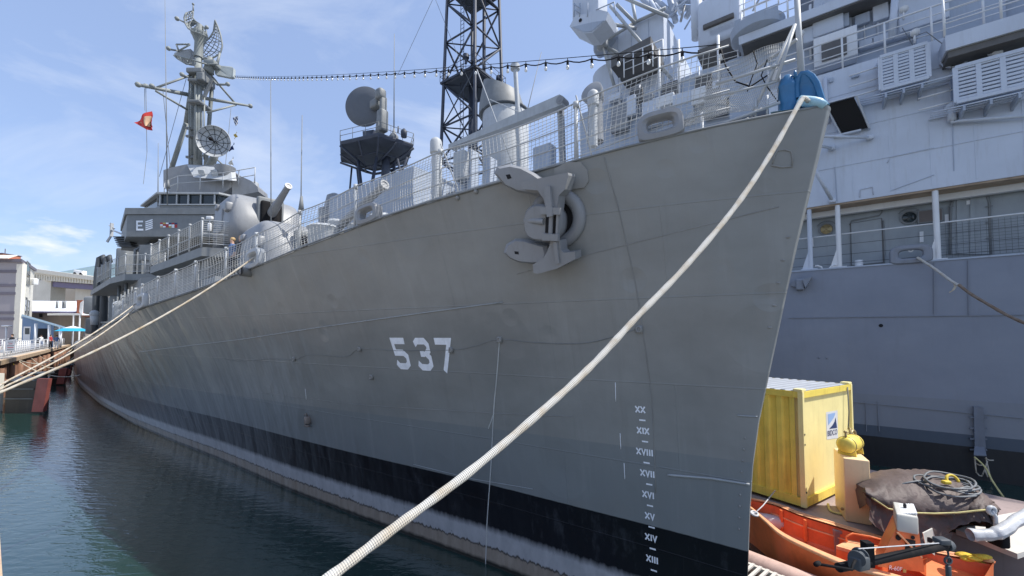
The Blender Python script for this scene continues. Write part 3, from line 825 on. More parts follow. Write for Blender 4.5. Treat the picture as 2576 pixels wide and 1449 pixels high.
for k in range(1, 16):
    f = k / 16; prev = None
    for s in sl:
        if s > smax: break
        p = dk(s - (.10 * f if s < 2.6 else 0), .04 + (.79 + bowrise(s) + sag(s)) * f + .012 * math.sin(s * 3 + k), .10 + .05 * math.sin(s * 2.1) * math.sin(math.pi * f))
        if prev is not None: mb.tube(prev, p, .0042 if s < 5 else .005, None, 3, False)
        prev = p
P(mb, 'safety_net', net_m, rail)
# second sheet of net aft, drawn as fine horizontal battens of canvas-like mesh
mb = MB()
for k in range(0, 17):
    f = k / 17; pr = None
    for s in [13.7 + .5 * i for i in range(19)]:
        p = dk(s, .05 + .76 * f, .11)
        if pr is not None: mb.tube(pr, p, .011, None, 3, False)
        pr = p
s = 13.8
while s < 22.7: mb.tube(dk(s, .05, .11), dk(s, .82, .11), .007, None, 3, False); s += .3
P(mb, 'safety_net', net_m, rail)
# port side railing (seen through the net)
for h in (1.0, .5):
    mb = MB(); mb.path([D(s, -_bd(s) + .1, zdeck(s) + h) for s in sl], .014, 5); P(mb, 'port_lifeline', deck_white, rail, True)
for s in (1.6, 3, 4.6, 6.4, 8.4, 10.6):
    mb = MB(); mb.tube(D(s, -_bd(s) + .1, zdeck(s)), D(s, -_bd(s) + .1, zdeck(s) + 1.03), .026, None, 8); P(mb, 'port_stanchion', deck_white, rail, True)
# bunched net and frame right at the bow
mb = MB()
def bowp(x, y, b_): return onD(x, y, b_)
def bnet(f, g):
    a_ = bowp(1690 + 262 * f, 322 - 62 * f, .45 - .3 * f); c_ = bowp(1800 + 172 * f, 172 - 72 * f, -.2)
    return a_.lerp(c_, g) - Z * (.13 * math.sin(math.pi * g) + .02 * math.sin(9 * f + 5 * g)) + DN * (.05 * math.sin(6 * f + 3 * g) * math.sin(math.pi * g))
for i in range(40):
    f = i / 39; prev = None
    for k in range(10):
        g = k / 9; p = bnet(min(1, f + .05 * math.sin(math.pi * g)), g)
        if prev is not None: mb.tube(prev, p, .0034, None, 3, False)
        prev = p
for k in range(0, 19):
    g = k / 18; prev = None
    for i in range(24):
        p = bnet(i / 23, g)
        if prev is not None: mb.tube(prev, p, .0036, None, 3, False)
        prev = p
P(mb, 'bow_net', net_m, rail)
# jackstaff with its tripod legs and a grey junction box
mb = MB(); jt = bowp(2003, -40, -.22); jb = bowp(2016, 200, -.22)
mb.tube(jb - Z*.1, jt, .036, .032, 10); P(mb, 'jackstaff', deck_white, smooth=True)
mb = MB()
for q in ((1890, 292), (1952, 205)): mb.tube(bowp(2000, 62, 0), bowp(*q, .1), .020, .020, 8)
mb.tube(bowp(2004, 100, 0), bowp(1900, 175, -.3), .02, None, 8); mb.tube(bowp(1800, 212, .3), bowp(2000, 150, 0), .018, None, 8)
mb.tube(bowp(1715, 350, .4), bowp(1962, 258, .12), .02, None, 8); mb.tube(bowp(1770, 250, .3), bowp(1955, 205, .1), .014, None, 6)
for x, y0, y1 in ((1930, 240, 290), (1901, 250, 298)): mb.tube(bowp(x, y0, .12), bowp(x, y1, .14), .014, None, 6)
P(mb, 'jackstaff_brace', deck_white, smooth=True)
mb = MB(); mb.rbox(bowp(1952, 192, 0), DA*.045, DN*.04, Z*.06, .01); mb.tube(bowp(1949, 172, 0), bowp(1949, 160, 0), .022, .022, 8); P(mb, 'junction_box', white_paint, smooth=2)
mb = MB(); q = [bowp(1930, 150, 0), bowp(1915, 190, .02), bowp(1928, 215, .05), bowp(1945, 240, .05), bowp(1962, 262, .05)]
mb.path(q, .007, 5); mb.path([bowp(1895, 128, 0), bowp(1905, 160, 0), bowp(1890, 200, .05), bowp(1880, 230, .1)], .007, 5); P(mb, 'loose_cable', black_rub, smooth=True)
# deck gear behind the rail: capped vent posts, cowl, reel
for px, py0, py1, b_, r_ in ((1492, 232, 330, -.6, .08), (1097, 352, 500, 1.2, .085)):
    mb = MB(); a_ = onD(px, py1, b_); c_ = onD(px, py0, b_)
    mb.tube(a_ - Z*.3, c_, r_, r_, 14); mb.lathe(c_, Z, [(-.28, r_*1.05), (-.26, r_*1.35), (-.05, r_*1.35), (0, r_*1.1), (.04, r_*.5)], 14); P(mb, 'vent_post', deck_white, smooth=2)
mb = MB(); c_ = onD(1497, 245, -1.0); mb.lathe(c_ - Z*.9, Z, [(0, .16), (.8, .14), (.95, .16)], 16); mb.lathe(c_, V((-.6, -.75, .25)), [(-.15, .12), (0, .19), (.16, .22), (.18, .19)], 18); P(mb, 'cowl_ventilator', gun_grey, smooth=2)

# --- gun mounts
def gunhouse(s, z0, w, l, h, name, barrel_el, barrel_len, box=False):
    """enclosed five-inch mount: rounded house on a low ring, sloping front, one barrel, sight hoods, rails"""
    g = bpy.data.objects.new(name, None); SC.collection.objects.link(g); g.parent = dd
    c = D(s, 0, z0)
    mb = MB(); mb.lathe(c, Z, [(0, w*.46), (.35, w*.46)], 28); P(mb, 'mount_ring', mid_grey, g, 2)
    secs = []
    F = -DA
    for zz, front, back, hw, rr in ((.3, .50, .52, .50, .35), (1.2, .50, .53, .50, .35), (h*.62, .47, .53, .495, .35), (h*.84, .39, .51, .48, .30), (h*.94, .33, .49, .455, .30), (h*.985, .28, .46, .42, .30), (h, .23, .42, .37, .30)):
        q = []
        for k in range(32):
            a = 2*math.pi*k/32; ca, sa_ = math.cos(a), math.sin(a); e = rr
            fx = math.copysign(abs(ca)**e, ca); fy = math.copysign(abs(sa_)**e, sa_)
            q.append(c + F*(fx * l * (front if fx > 0 else back)) + DN*(fy * w * hw) + Z*zz)
        secs.append(q)
    mb = MB(); mb.loft(secs); house = P(mb, 'gun_house', gun_grey, g, True)
    # gun port with bloomer and barrel
    pc = c + F*(l*.40) + Z*(h*.62)
    d = (F*math.cos(barrel_el) + Z*math.sin(barrel_el)).normalized()
    mb = MB(); mb.rbox(pc + d*.12, DN*.42, F*.32, Z*.62, .12); P(mb, 'gun_port', black_rub, g, True)
    mb = MB(); mb.rbox(pc + F*.18 + Z*.1, DN*.52, F*.14, Z*.74, .1); P(mb, 'port_frame', mid_grey, g, True)
    b0 = pc + d*.2
    mb = MB(); mb.lathe(b0, d, [(0, .19), (.9, .175), (1.0, .15), (barrel_len*.7, .125), (barrel_len*.96, .11), (barrel_len*.965, .135), (barrel_len, .135), (barrel_len, .08), (barrel_len-.02, .075), (barrel_len-.02, .002)], 18, False); P(mb, 'gun_barrel', gun_grey, g, 2)
    # hatch door, sight hoods and grab rails on the starboard side
    yb = w*.5
    mb = MB(); q = c + DN*(yb*.985) + F*(l*.02) + Z*(h*.55); mb.rbox(q, F*.36, Z*.50, DN*.05, .04); P(mb, 'side_hatch', gun_grey, g, 2)
    mb = MB(); q = c + DN*(yb*.95) + F*(l*.30) + Z*(h*.72); mb.rbox(q, F*.22, Z*.2, DN*.16, .1); P(mb, 'sight_hood', gun_grey, g, 2); mb = MB(); q = c + DN*(yb*.90) - F*(l*.2) + Z*(h*.86); mb.rbox(q, F*.2, Z*.12, DN*.18, .08); P(mb, 'sight_hood', gun_grey, g, 2)
    for k in range(4):
        mb = MB(); q = c + DN*(yb*.99) - F*(l*.22) + Z*(h*(.30 + .1*k)); mb.path([q - F*.16, q - F*.16 + DN*.09, q + F*.16 + DN*.09, q + F*.16], .016, 5); P(mb, 'ladder_rung', deck_white, g, True)
    return g
gunhouse(16.4, 5.15, 3.0, 3.7, 3.15, 'gun_mount', R(14), 5.2)
gunhouse(20.6, 7.75, 2.9, 3.5, 2.5, 'gun_mount', R(21), 2.25)

# --- superstructure.  Plans are drawn from sight points at their own depth, then extruded aft and down
def wallbox(name, pts, z0, z1, mat, parent=None, smooth=False):
    mb = MB(); mb.prism([V((p.x, p.y, z0)) for p in pts], Z*(z1 - z0)); return P(mb, name, mat, parent, smooth)
def xy(p): return V((p.x, p.y, 0))
# 01 level (under the second gun) and its overhanging deck with railing
WL = xy(at(277, 700, 25.0)); W1_ = xy(at(315, 690, 23.4)); W2_ = xy(at(414, 683, 23.2)); W3_ = D(27.5, 2.9, 0); W4_ = D(19.8, 2.2, 0); W5_ = D(18.6, 0, 0)
def mirror(p): s, b, z = dco(p); return D(s, -b, 0)
right = [W5_, W4_, W3_, W2_, W1_, WL, D(46, 4.4, 0)]
plan = right + [mirror(p) for p in reversed(right[1:])]
lvl1 = wallbox('upper_deck', [xy(p) for p in plan], 7.42, 7.78, mid_grey)
core = [D(19.6, 0, 0), D(20.6, 1.8, 0), D(28, 2.3, 0), D(30, 3.0, 0), D(46, 3.0, 0), D(46, -3.0, 0), D(30, -3, 0), D(28, -2.3, 0), D(20.6, -1.8, 0)]
wallbox('lower_deckhouse', core, 3.4, 7.42, mid_grey)
for i, (px, Y) in enumerate(((318, 24.6), (347, 24.4), (372, 24.6), (300, 26.0))):
    p = xy(at(px, 720, Y)); s = dco(p)[0]; mb = MB(); mb.tube(p + Z*3.6, p + Z*7.42, .08, None, 8); mb.tube(p + Z*6.6 , p + Z*7.42 + DN*-.7, .06, None, 6); P(mb, 'deck_pillar', mid_grey, smooth=True)
# 01 level railing with canvas dodger
r1 = bpy.data.objects.new('upper_railing', None); SC.collection.objects.link(r1); r1.parent = dd
edge = [D(40, 4.3, 0), WL + (W1_-WL)*0, W1_, W2_, W3_, W4_, W5_]
edge = [xy(p) + Z*7.78 for p in edge]
def along(pts, step):
    out = []
    for a, c in zip(pts, pts[1:]):
        n = max(1, round((c - a).length / step))
        out += [a.lerp(c, i/n) for i in range(n)]
    return out + [pts[-1]]
mb0 = MB()
for p in along(edge, 1.5):
    mb = MB(); mb.tube(p, p + Z*1.15, .035, .03, 6); mb.tube(p + Z*1.12, p + Z*1.2, .05, .05, 6); P(mb, 'stanchion', deck_white, r1, True)
for h in (.15, .55, 1.1):
    mb = MB(); mb.path([p + Z*h for p in along(edge, .8)], .018, 5); P(mb, 'lifeline', deck_white, r1, True)
mb = MB(); ed2 = along(edge, .25)
for p, q in zip(ed2, ed2[1:]): mb.tube(p + Z*.1, p + Z*1.08, .009, None, 3, False)
for k in range(1, 12):
    for p, q in zip(ed2, ed2[1:]): mb.tube(p + Z*(.08 + .085*k), q + Z*(.08 + .085*k), .009, None, 3, False)
P(mb, 'safety_net', net_m, r1)
# 02 level: the big flat bridge bulwark that carries the E, hash marks and ribbons
PL = xy(at(319, 560, 24)); PR = xy(at(560, 556, 24)); FC = D(dco(PR)[0] - .1, -1.2, 0)
plan2 = [PR, PL, D(dco(PL)[0] + 5.5, 3.3, 0), D(dco(PL)[0] + 5.5, -3.3, 0), D(dco(PL)[0], -3.2, 0), FC]
zE0, zE1 = at(319, 596, 24).z, at(319, 524, 24).z
bridge = wallbox('bridge', plan2, zE0 + .02, zE1 - .40, mid_grey)
wallbox('bridge_coaming', [p + (p - sum(plan2, V())/6).normalized()*.10 for p in plan2], zE1 - .38, zE1, mid_grey, bridge)
# recess beneath: wall set back, painted dark for its shade, with a passage and struts
cen = sum(plan2, V()) / 6
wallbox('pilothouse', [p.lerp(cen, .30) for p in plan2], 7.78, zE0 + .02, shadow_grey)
for px, py in ((340, 640), (352, 660)):
    p = xy(at(px, py, 24.4)); mb = MB(); mb.path([p + Z*7.8, p + Z*(zE0 - .7), p + Z*zE0 + V((.5, .6, 0))], .08, 8); P(mb, 'bridge_strut', mid_grey, smooth=True)
mb = MB(); p = at(385, 637, 24.2); mb.box(p, V((.55, 0, 0)), V((0, .3, 0)), Z*.45); P(mb, 'flag_locker', mid_grey)
for k in range(6):
    mb = MB(); p = at(312 + 2*k, 598 + 4.5*k, 25.5); mb.box(p, V((.45, 0, 0)), V((0, .25, 0)), Z*.03); P(mb, 'grating', dark_steel)
# things painted or bolted on the bulwark: E, five hash marks, campaign ribbons, a lamp
def bw(px, py): return onplane(px, py, PL, V((0, 1, 0))) - V((0, .008, 0))
mb = MB()
def bar2(x0, y0, x1, y1):
    mb.poly([bw(x0, y0), bw(x1, y0), bw(x1, y1), bw(x0, y1)])
bar2(343, 555, 347, 580); bar2(347, 555, 360, 559.5); bar2(347, 565.5, 358, 569.5); bar2(347, 575.5, 361, 580)
P(mb, 'battle_letter', mark_white, bridge)
for k in range(5):
    mb = MB(); y = 553 + 5.0*k; mb.poly([bw(366, y + 4), bw(384, y - 2), bw(384.5, y + 1.2), bw(366.3, y + 7)]); P(mb, 'hash_mark', mark_white, bridge)
rc = [(cloth_red, gold_flag, cloth_red, gold_flag, mark_white, cloth_red), (mark_white, cloth_red, mark_white, navy_flag, mark_white, cloth_red), (buff_flag, mark_white, cloth_red, mark_white, cloth_red, navy_flag)]
for r_ in range(3):
    for k in range(6):
        mb = MB(); x = 403 + 7.3*k; y = 560 + 4.3*r_ + (.6 if k > 2 else 0); mb.poly([bw(x, y), bw(x + 6.6, y), bw(x + 6.6, y + 3.6), bw(x, y + 3.6)]); P(mb, 'service_ribbon', rc[(r_ + k//2) % 3][k], bridge)
mb = MB(); p = bw(532, 550) - V((0, .12, 0)); mb.rbox(p, V((.18, 0, 0)), V((0, .1, 0)), Z*.1, .05); mb.rbox(p - Z*.55, V((.1, 0, 0)), V((0, .1, 0)), Z*.25, .08); mb.tube(p, p - Z*.4, .03, None, 6); P(mb, 'signal_lamp', white_paint, bridge, True)
# windows above
zw0, zw1 = at(400, 516, 25.2).z, at(400, 489, 25.2).z
GLa = xy(at(402, 500, 25.2)); GRb = xy(at(548, 500, 25.2)); s_l = dco(GLa)[0]
plan3 = [GRb, GLa, D(s_l + 4, 2.4, 0), D(s_l + 4, -2.4, 0), D(s_l, -2.2, 0), D(dco(GRb)[0], -1.6, 0)]
wallbox('window_base', [p for p in plan3], zE1 - .3, zw0, mid_grey)
wallbox('bridge_glass', [p.lerp(sum(plan3, V())/6, .03) for p in plan3], zw0, zw1, glass_dark)
c3 = sum(plan3, V()) / 6
rf = wallbox('bridge_roof', [p + (p - c3).normalized()*.18 for p in plan3], zw1, zw1 + .10, deck_white)
mb = MB()
for px in (403, 445, 474, 505, 540):
    p = xy(at(px, 500, 25.17)); mb.bar(p + Z*zw0, p + Z*zw1, .07)
mb.bar(xy(GLa) + Z*(zw0 + .02) - V((0, .06, 0)), xy(GRb) + Z*(zw0 + .02) - V((0, .06, 0)), .06)
P(mb, 'window_mullion', deck_white)
# side of the roof and rail up there
r2_ = bpy.data.objects.new('roof_railing', None); SC.collection.objects.link(r2_); r2_.parent = dd
ra = [at(413, 489, 25.8), at(446, 487, 24.9), at(560, 490, 24.4), at(640, 480, 23.6)]
ra = [V((p.x, p.y, zw1 + .1)) for p in ra]
for p in along(ra, 1.3): mb = MB(); mb.tube(p, p + Z*.95, .028, None, 6); P(mb, 'stanchion', deck_white, r2_, True)
for h in (.5, .95): mb = MB(); mb.path([p + Z*h for p in ra], .025, 5); P(mb, 'rail', deck_white, r2_, True)
# gun director with its sloped front, hatches, drum and side sponson
Yd = 26.4
def d_(x, y, dy=0): return at(x, y, Yd + dy)
mb = MB()
mb.prism([d_(411, 470), d_(411, 428), d_(432, 421), d_(470, 413), d_(545, 417), d_(580, 424), d_(583, 470), d_(560, 486), d_(430, 488)], V((-.4, 2.6, 0)))
P(mb, 'gun_director', gun_grey)
mb = MB(); q = [d_(470, 414, -.05), d_(580, 424, -.15), d_(584, 454, -.7), d_(487, 446, -.7)]; mb.prism(q, V((.05, .35, .12))); dirf = P(mb, 'director_front', deck_white)  # paler than the director body: sunlight on the slope put into its colour
for x in (508, 540):
    mb = MB(); mb.rbox(d_(x, 436, -.62), V((.21, 0, 0)), V((0, .05, .02)), V((0, -.1, .2)), .05); P(mb, 'director_hatch', deck_white, dirf, True)
mb = MB(); mb.prism([d_(584, 440), d_(590, 436), d_(632, 455), d_(648, 470), d_(650, 482), d_(600, 492), d_(584, 488)], V((-.2, 1.4, 0))); P(mb, 'rangefinder_arm', gun_grey)
mb = MB(); c = d_(641, 462, .3); mb.lathe(c - Z*.5, Z, [(0, .18), (.3, .25), (.55, .22), (.65, .05)], 12); P(mb, 'rangefinder_head', deck_white, smooth=2)
mb = MB(); c = d_(566, 430, -.2); mb.lathe(c - Z*.42, Z, [(0, .30), (.05, .42), (.55, .58), (.66, .60), (.66, .5)], 20); P(mb, 'lookout_tub', gun_grey, smooth=2)
mb = MB(); q = d_(498, 495, 1.3); mb.lathe(V((q.x, q.y, zw1 + .1)), Z, [(0, 1.2), (q.z - zw1 - .1, 1.2)], 24); P(mb, 'director_base', mid_grey, smooth=2)

# --- tripod mast with yard, platforms and radars
Ym = 27.4
def mz(x, y, dy=0): return at(255.6 + .3087*x, .3087*y, Ym + dy)          # close-up coordinates of the mast
mast = bpy.data.objects.new('mast', None); SC.collection.objects.link(mast); mast.parent = dd
mast_m = paint('mast_grey', (.25, .27, .265), var=.18)
mb = MB(); mb.tube(mz(785, 1400), mz(790, 470), .26, .22, 14); mb.tube(mz(742, 1400, .3), mz(742, 560, .3), .17, .15, 10); P(mb, 'mast_pole', mast_m, mast, True)
mb = MB(); mb.tube(mz(565, 1390, 1.8), mz(690, 1000, 1.0), .16, .16, 8); mb.tube(mz(690, 1000, 1.0), mz(745, 620, .3), .16, .14, 8); mb.tube(mz(845, 1390, 2.4), mz(905, 640, .5), .14, .12, 8); P(mb, 'mast_leg', mast_m, mast, True)
mb = MB(); mb.tube(mz(712, 1380, -.1), mz(715, 560, -.1), .04, None, 6); mb.tube(mz(835, 1300, -.1), mz(838, 700, -.1), .05, None, 6); mb.tube(mz(770, 1300, -.3), mz(770, 640, -.3), .05, None, 6)
for k in range(22): y = 1360 - k*36; mb.tube(mz(712, y, -.1), mz(740, y, -.1), .02, None, 4)
P(mb, 'mast_ladder', mast_m, mast, True)
for (x, y, w_, h_) in ((805, 612, 1.0, .5), (800, 860, .8, .3), (850, 660, .45, .8), (790, 690, .6, .3)):
    mb = MB(); c = mz(x, y); mb.rbox(c, V((w_*.55, 0, 0)), V((0, .6, 0)), Z*h_*.35, .08); P(mb, 'mast_platform', mid_grey, mast)
mb = MB(); mb.bar(mz(905, 640, -.1), mz(835, 790, -.1), .16); mb.bar(mz(905, 640, .5), mz(835, 790, .5), .16); P(mb, 'mast_bracket', mid_grey, mast)
for y in (1045, 1110, 1280): mb = MB(); mb.bar(mz(690, y), mz(800, y), .14); P(mb, 'mast_spreader', mid_grey, mast)
mb = MB(); mb.tube(mz(295, 690, -2.6), mz(700, 770, 0), .10, .14, 8); mb.tube(mz(825, 798, .3), mz(1215, 865, 2.6), .13, .08, 8)
mb.ball(mz(297, 690, -2.6), .17, 8); mb.ball(mz(1212, 864, 2.6), .17, 8); P(mb, 'yardarm', mast_m, mast, True)
mb = MB()
for a_, c_ in (((430, 720, -1.8), (760, 600, 0)), ((440, 740, -1.8), (700, 895, 0)), ((1095, 850, 1.9), (880, 600, .2)), ((1095, 855, 1.9), (860, 918, .2)), ((655, 608, -1), (760, 650, 0)), ((915, 660, 0), (940, 690, 0)), ((940, 690, 0), (1030, 688, 0))):
    mb = MB(); mb.tube(mz(*a_), mz(*c_), .07, None, 6); P(mb, 'yard_brace', mast_m, mast, True)
for q in ((655, 607, -1), (1028, 686, 0), (360, 700, -2.1), (410, 700, -2), (545, 395, -.6)): mb = MB(); mb.ball(mz(*q), .15, 8); P(mb, 'signal_lantern', mast_m, mast, True)
mb = MB(); mb.tube(mz(545, 400, -.6), mz(625, 415, 0), .06, None, 6); P(mb, 'yard_brace', mast_m, mast, True)
def lattice(name, outer, inner, d_in, ribs, r_, mat=None, fill=None, depth=1.2):
    """curved radar reflector: two rims, a middle rail and many ribs, bowed back in the middle"""
    n = ribs
    def samp(pl_, f):
        L_ = [0]
        for a, c in zip(pl_, pl_[1:]): L_.append(L_[-1] + math.dist(a, c))
        t_ = f * L_[-1]
        for i in range(1, len(L_)):
            if t_ <= L_[i] + 1e-9:
                u = (t_ - L_[i-1]) / max(1e-6, L_[i] - L_[i-1]); return tuple(pl_[i-1][j] + (pl_[i][j] - pl_[i-1][j]) * u for j in (0, 1))
        return pl_[-1]
    mb = MB(); grid = []
    for k in range(5):
        g = k / 4; row = []
        for i in range(n + 1):
            o_, i_ = samp(outer, i/n), samp(inner, i/n)
            row.append(mz(o_[0] + (i_[0]-o_[0])*g, o_[1] + (i_[1]-o_[1])*g, d_in*g + depth*math.sin(math.pi*g)*.5))
        grid.append(row)
    for k in (0, 1, 2, 3, 4): mb.path(grid[k], r_*(1.5 if k in (0, 4) else .7), 5)
    for i in range(n + 1): mb.path([grid[k][i] for k in range(5)], r_*(.9 if i % 3 == 0 else .55), 4)
    for i in range(0, n - 2, 3):
        mb.tube(grid[0][i], grid[4][i+3], r_*.6, None, 4, False); mb.tube(grid[4][i], grid[0][i+3] , r_*.4, None, 4, False)
    o = P(mb, name, mat or mast_m, mast, True)
    if fill:
        mb = MB(); mb.grid([row[fill[0]:fill[1]] for row in grid]); P(mb, 'reflector_plate', mat or mast_m, o, True)
    return o
lattice('air_search_radar', [(925, 165), (950, 225), (972, 290), (984, 370), (972, 425), (930, 462), (880, 476), (800, 478)], [(925, 165), (912, 260), (880, 310), (846, 335), (822, 390), (812, 425), (800, 450), (790, 478)], 1.2, 15, .036, fill=None)
mb = MB(); mb.tube(mz(870, 590), mz(890, 470), .35, .16, 10); mb.tube(mz(930, 560), mz(965, 430), .12, .06, 6); mb.rbox(mz(905, 530), V((.38, 0, 0)), V((0, .4, 0)), Z*.16, .06); P(mb, 'radar_pedestal', mast_m, mast, True)
lattice('surface_radar', [(746, 85), (742, 145), (765, 172), (800, 195), (835, 222), (852, 250), (856, 292)], [(690, 105), (672, 140), (680, 190), (705, 232), (745, 255), (795, 270), (852, 296)], -.6, 13, .034, fill=(4, 7))
mb = MB(); mb.tube(mz(747, 90), mz(746, 30), .05, .03, 6); mb.ball(mz(746, 34), .09, 6); P(mb, 'mast_truck', mast_m, mast, True); mb = MB(); mb.tube(mz(690, 190), mz(615, 152), .05, None, 6); mb.ball(mz(614, 152), .15, 8); P(mb, 'radar_feed', mast_m, mast, True); mb = MB(); mb.ball(mz(857, 222), .13, 8); P(mb, 'radar_feed', mast_m, mast, True)
mb = MB(); mb.lathe(mz(790, 470), Z, [(0, .28), (1.1, .26), (1.5, .42), (1.62, .5), (1.75, .5), (1.8, .25), (2.3, .22)], 16); P(mb, 'radar_mount', mast_m, mast, 2)
mb = MB(); mb.prism([mz(588, 450, -.4), mz(595, 430, -.4), mz(660, 408, -.2), mz(725, 398, .1), mz(725, 468, .1), mz(700, 480, 0), mz(640, 470, -.3)], V((0, .8, 0))); P(mb, 'horn_antenna', deck_white, mast)
mb = MB()
for a_, c_ in (((588, 450), (620, 480)), ((620, 480), (690, 522)), ((690, 522), (735, 520)), ((600, 450), (740, 490)), ((740, 490), (860, 525)), ((860, 525), (945, 520)), ((608, 362), (720, 360)), ((608, 362), (628, 415)), ((628, 415), (720, 362)), ((640, 470), (660, 500)), ((700, 490), (700, 522))): mb.tube(mz(*a_, -.5), mz(*c_, -.4), .055, None, 5)
P(mb, 'antenna_boom', mast_m, mast, True)
mb = MB(); mb.prism([mz(912, 538, .2), mz(930, 530, .2), mz(1060, 543, .4), mz(1073, 553, .4), mz(1070, 622, .4), mz(1050, 630, .4), mz(925, 605, .2)], V((0, .25, 0))); P(mb, 'flat_antenna', paint('pale_antenna_mesh', (.42, .46, .46), var=.15), mast)
# fire-control dish on the director
fd = mz(912, 1150, -1.2); fa = V((.25, -.93, -.12)).normalized()
mb = MB(); mb.lathe(fd, fa, [(-.30, .02), (-.28, .35), (-.2, .75), (-.08, .98), (0, 1.02), (.02, 1.0), (-.06, .95), (-.18, .72), (-.25, .35), (-.27, .02)], 30, False); dish = P(mb, 'fire_control_dish', deck_white, mast, 2)
mb = MB(); x_ = fa.cross(Z).normalized(); y_ = x_.cross(fa)
for k in range(12):
    a = 2*math.pi*k/12; dd_ = x_*math.cos(a) + y_*math.sin(a); mb.path([fd + fa*-.255 + dd_*.06, fd + fa*-.24 + dd_*.36, fd + fa*-.165 + dd_*.72, fd + dd_*1.0], .018, 4)
for rr, o_ in ((.5, -.20), (.78, -.135)): mb.torus(fd + fa*o_, x_, y_, rr, .014, 28, 4)
P(mb, 'dish_rib', dark_steel, dish, True)
mb = MB(); mb.tube(fd - fa*.2, fd + fa*.42, .045, .03, 8); mb.ball(fd + fa*.43, .13, 8); P(mb, 'dish_feed', black_rub, dish, True)
mb = MB(); mb.tube(fd - fa*.3, fd - fa*.8 - Z*.3, .2, .25, 8); mb.tube(fd - fa*.7 - Z*.3, mz(860, 1400, 0), .2, .3, 8); mb.bar(mz(745, 1330), mz(830, 1265), .08); mb.bar(mz(920, 1280), mz(990, 1345), .08); mb.bar(mz(900, 1270), mz(900, 1360), .1); P(mb, 'dish_yoke', mast_m, dish, True)

# --- after part seen past the bridge: funnel casing, boat davits, bulkheads
def stuffbox(name, px0, px1, py0, py1, Y, dep, mat, rot=0):
    a_ = at(px0, py1, Y); c_ = at(px1, py0, Y); mb = MB(); mb.rbox((a_ + c_)/2 + V((0, dep/2, 0)), V(((c_.x-a_.x)/2, 0, 0)), V((0, dep/2, 0)), Z*((c_.z-a_.z)/2), min(.25, abs(c_.x-a_.x)*.2)); return P(mb, name, mat, None, True)
stuffbox('after_deckhouse', 268, 300, 742, 815, 29, 6, mid_grey)
stuffbox('after_deckhouse', 205, 238, 745, 790, 40, 6, mid_grey)
stuffbox('locker', 212, 232, 800, 840, 38, 3, dark_steel)
stuffbox('after_bulkhead', 232, 262, 790, 840, 36, 2.4, mid_grey)
stuffbox('funnel', 286, 318, 622, 700, 33, 5, mid_grey)
for x0, x1 in ((243, 262), (262, 278)):
    mb = MB(); mb.path([at(x0 - 4, 845, 33), at(x0, 760, 33), at(x0 + 3, 690, 33), at((x0 + x1)/2 - 2, 650, 33), at(x1 - 3, 644, 33), at(x1, 660, 33)], [.26, .26, .24, .2, .17, .15], 10); P(mb, 'boat_davit', dark_steel, smooth=True)
mb = MB(); mb.bar(at(259, 832, 21), at(322, 782, 20.6), .5, .12); P(mb, 'brow_plank', mid_grey)
for k in range(6):
    mb = MB(); p = at(285 + 9*k, 800 - 6*k, 23.5 - .1*k); mb.tube(p - Z*.3, p + Z*1.1, .04, None, 6); P(mb, 'after_stanchion', mid_grey, smooth=True)
for x, y, Y in ((238, 790, 30), (322, 793, 19.5), (300, 770, 22)): mb = MB(); c = at(x, y, Y); mb.ball(c, .3, 10); mb.tube(c - Z*.8, c, .2, .25, 10); P(mb, 'mushroom_vent', deck_white, smooth=True)
mb = MB(); c = at(281, 578, 30); mb.tube(c, at(318, 594, 26), .05, .06, 6); mb.box(c, V((.03, 0, 0)), V((0, .12, 0)), Z*.5); mb.prism([at(266, 607, 30), at(279, 588, 30), at(281, 592, 30), at(270, 610, 30)], V((0, .08, 0))); mb.prism([at(272, 565, 30), at(283, 578, 30), at(288, 574, 30)], V((0, .08, 0))); P(mb, 'wind_vane', deck_white, smooth=False)
# whip aerials
for x0, y0, x1, y1, Y in ((423, 465, 415, 0, 24), (684, 590, 681, 200, 16), (758, 515, 760, 290, 14), (399, 500, 398, 360, 25.5)):
    mb = MB(); a_ = at(x0, y0, Y); c_ = at(x1, y1, Y); mb.tube(a_ - Z*1.2, c_, .032*Y/24 + .004, .012, 6); mb.lathe(a_ - Z*.2, Z, [(0, .1), (.25, .07), (.5, .04)], 8); P(mb, 'whip_aerial', mid_grey, smooth=True)
# wire halyards from the yard
for a_, c_ in (((360, 700, -2.1), (370, 1240, -2)), ((350, 720, -2.1), (352, 900, -2)), ((500, 740, -1.4), (560, 1360, -1)), ((370, 1240, -2), (340, 1500, -2)), ((1055, 880, 1.6), (1010, 1340, .5)), ((690, 640, 0), (470, 1440, 1))):
    mb = MB(); mb.tube(mz(*a_), mz(*c_), .016, None, 4); P(mb, 'halyard', mid_grey, mast)
mb = MB(); mb.rbox(D(17.7, 1.4, 5.7), DA*.85, DN*.95, Z*.6, .03); P(mb, 'loader_platform', mid_grey, None, True)
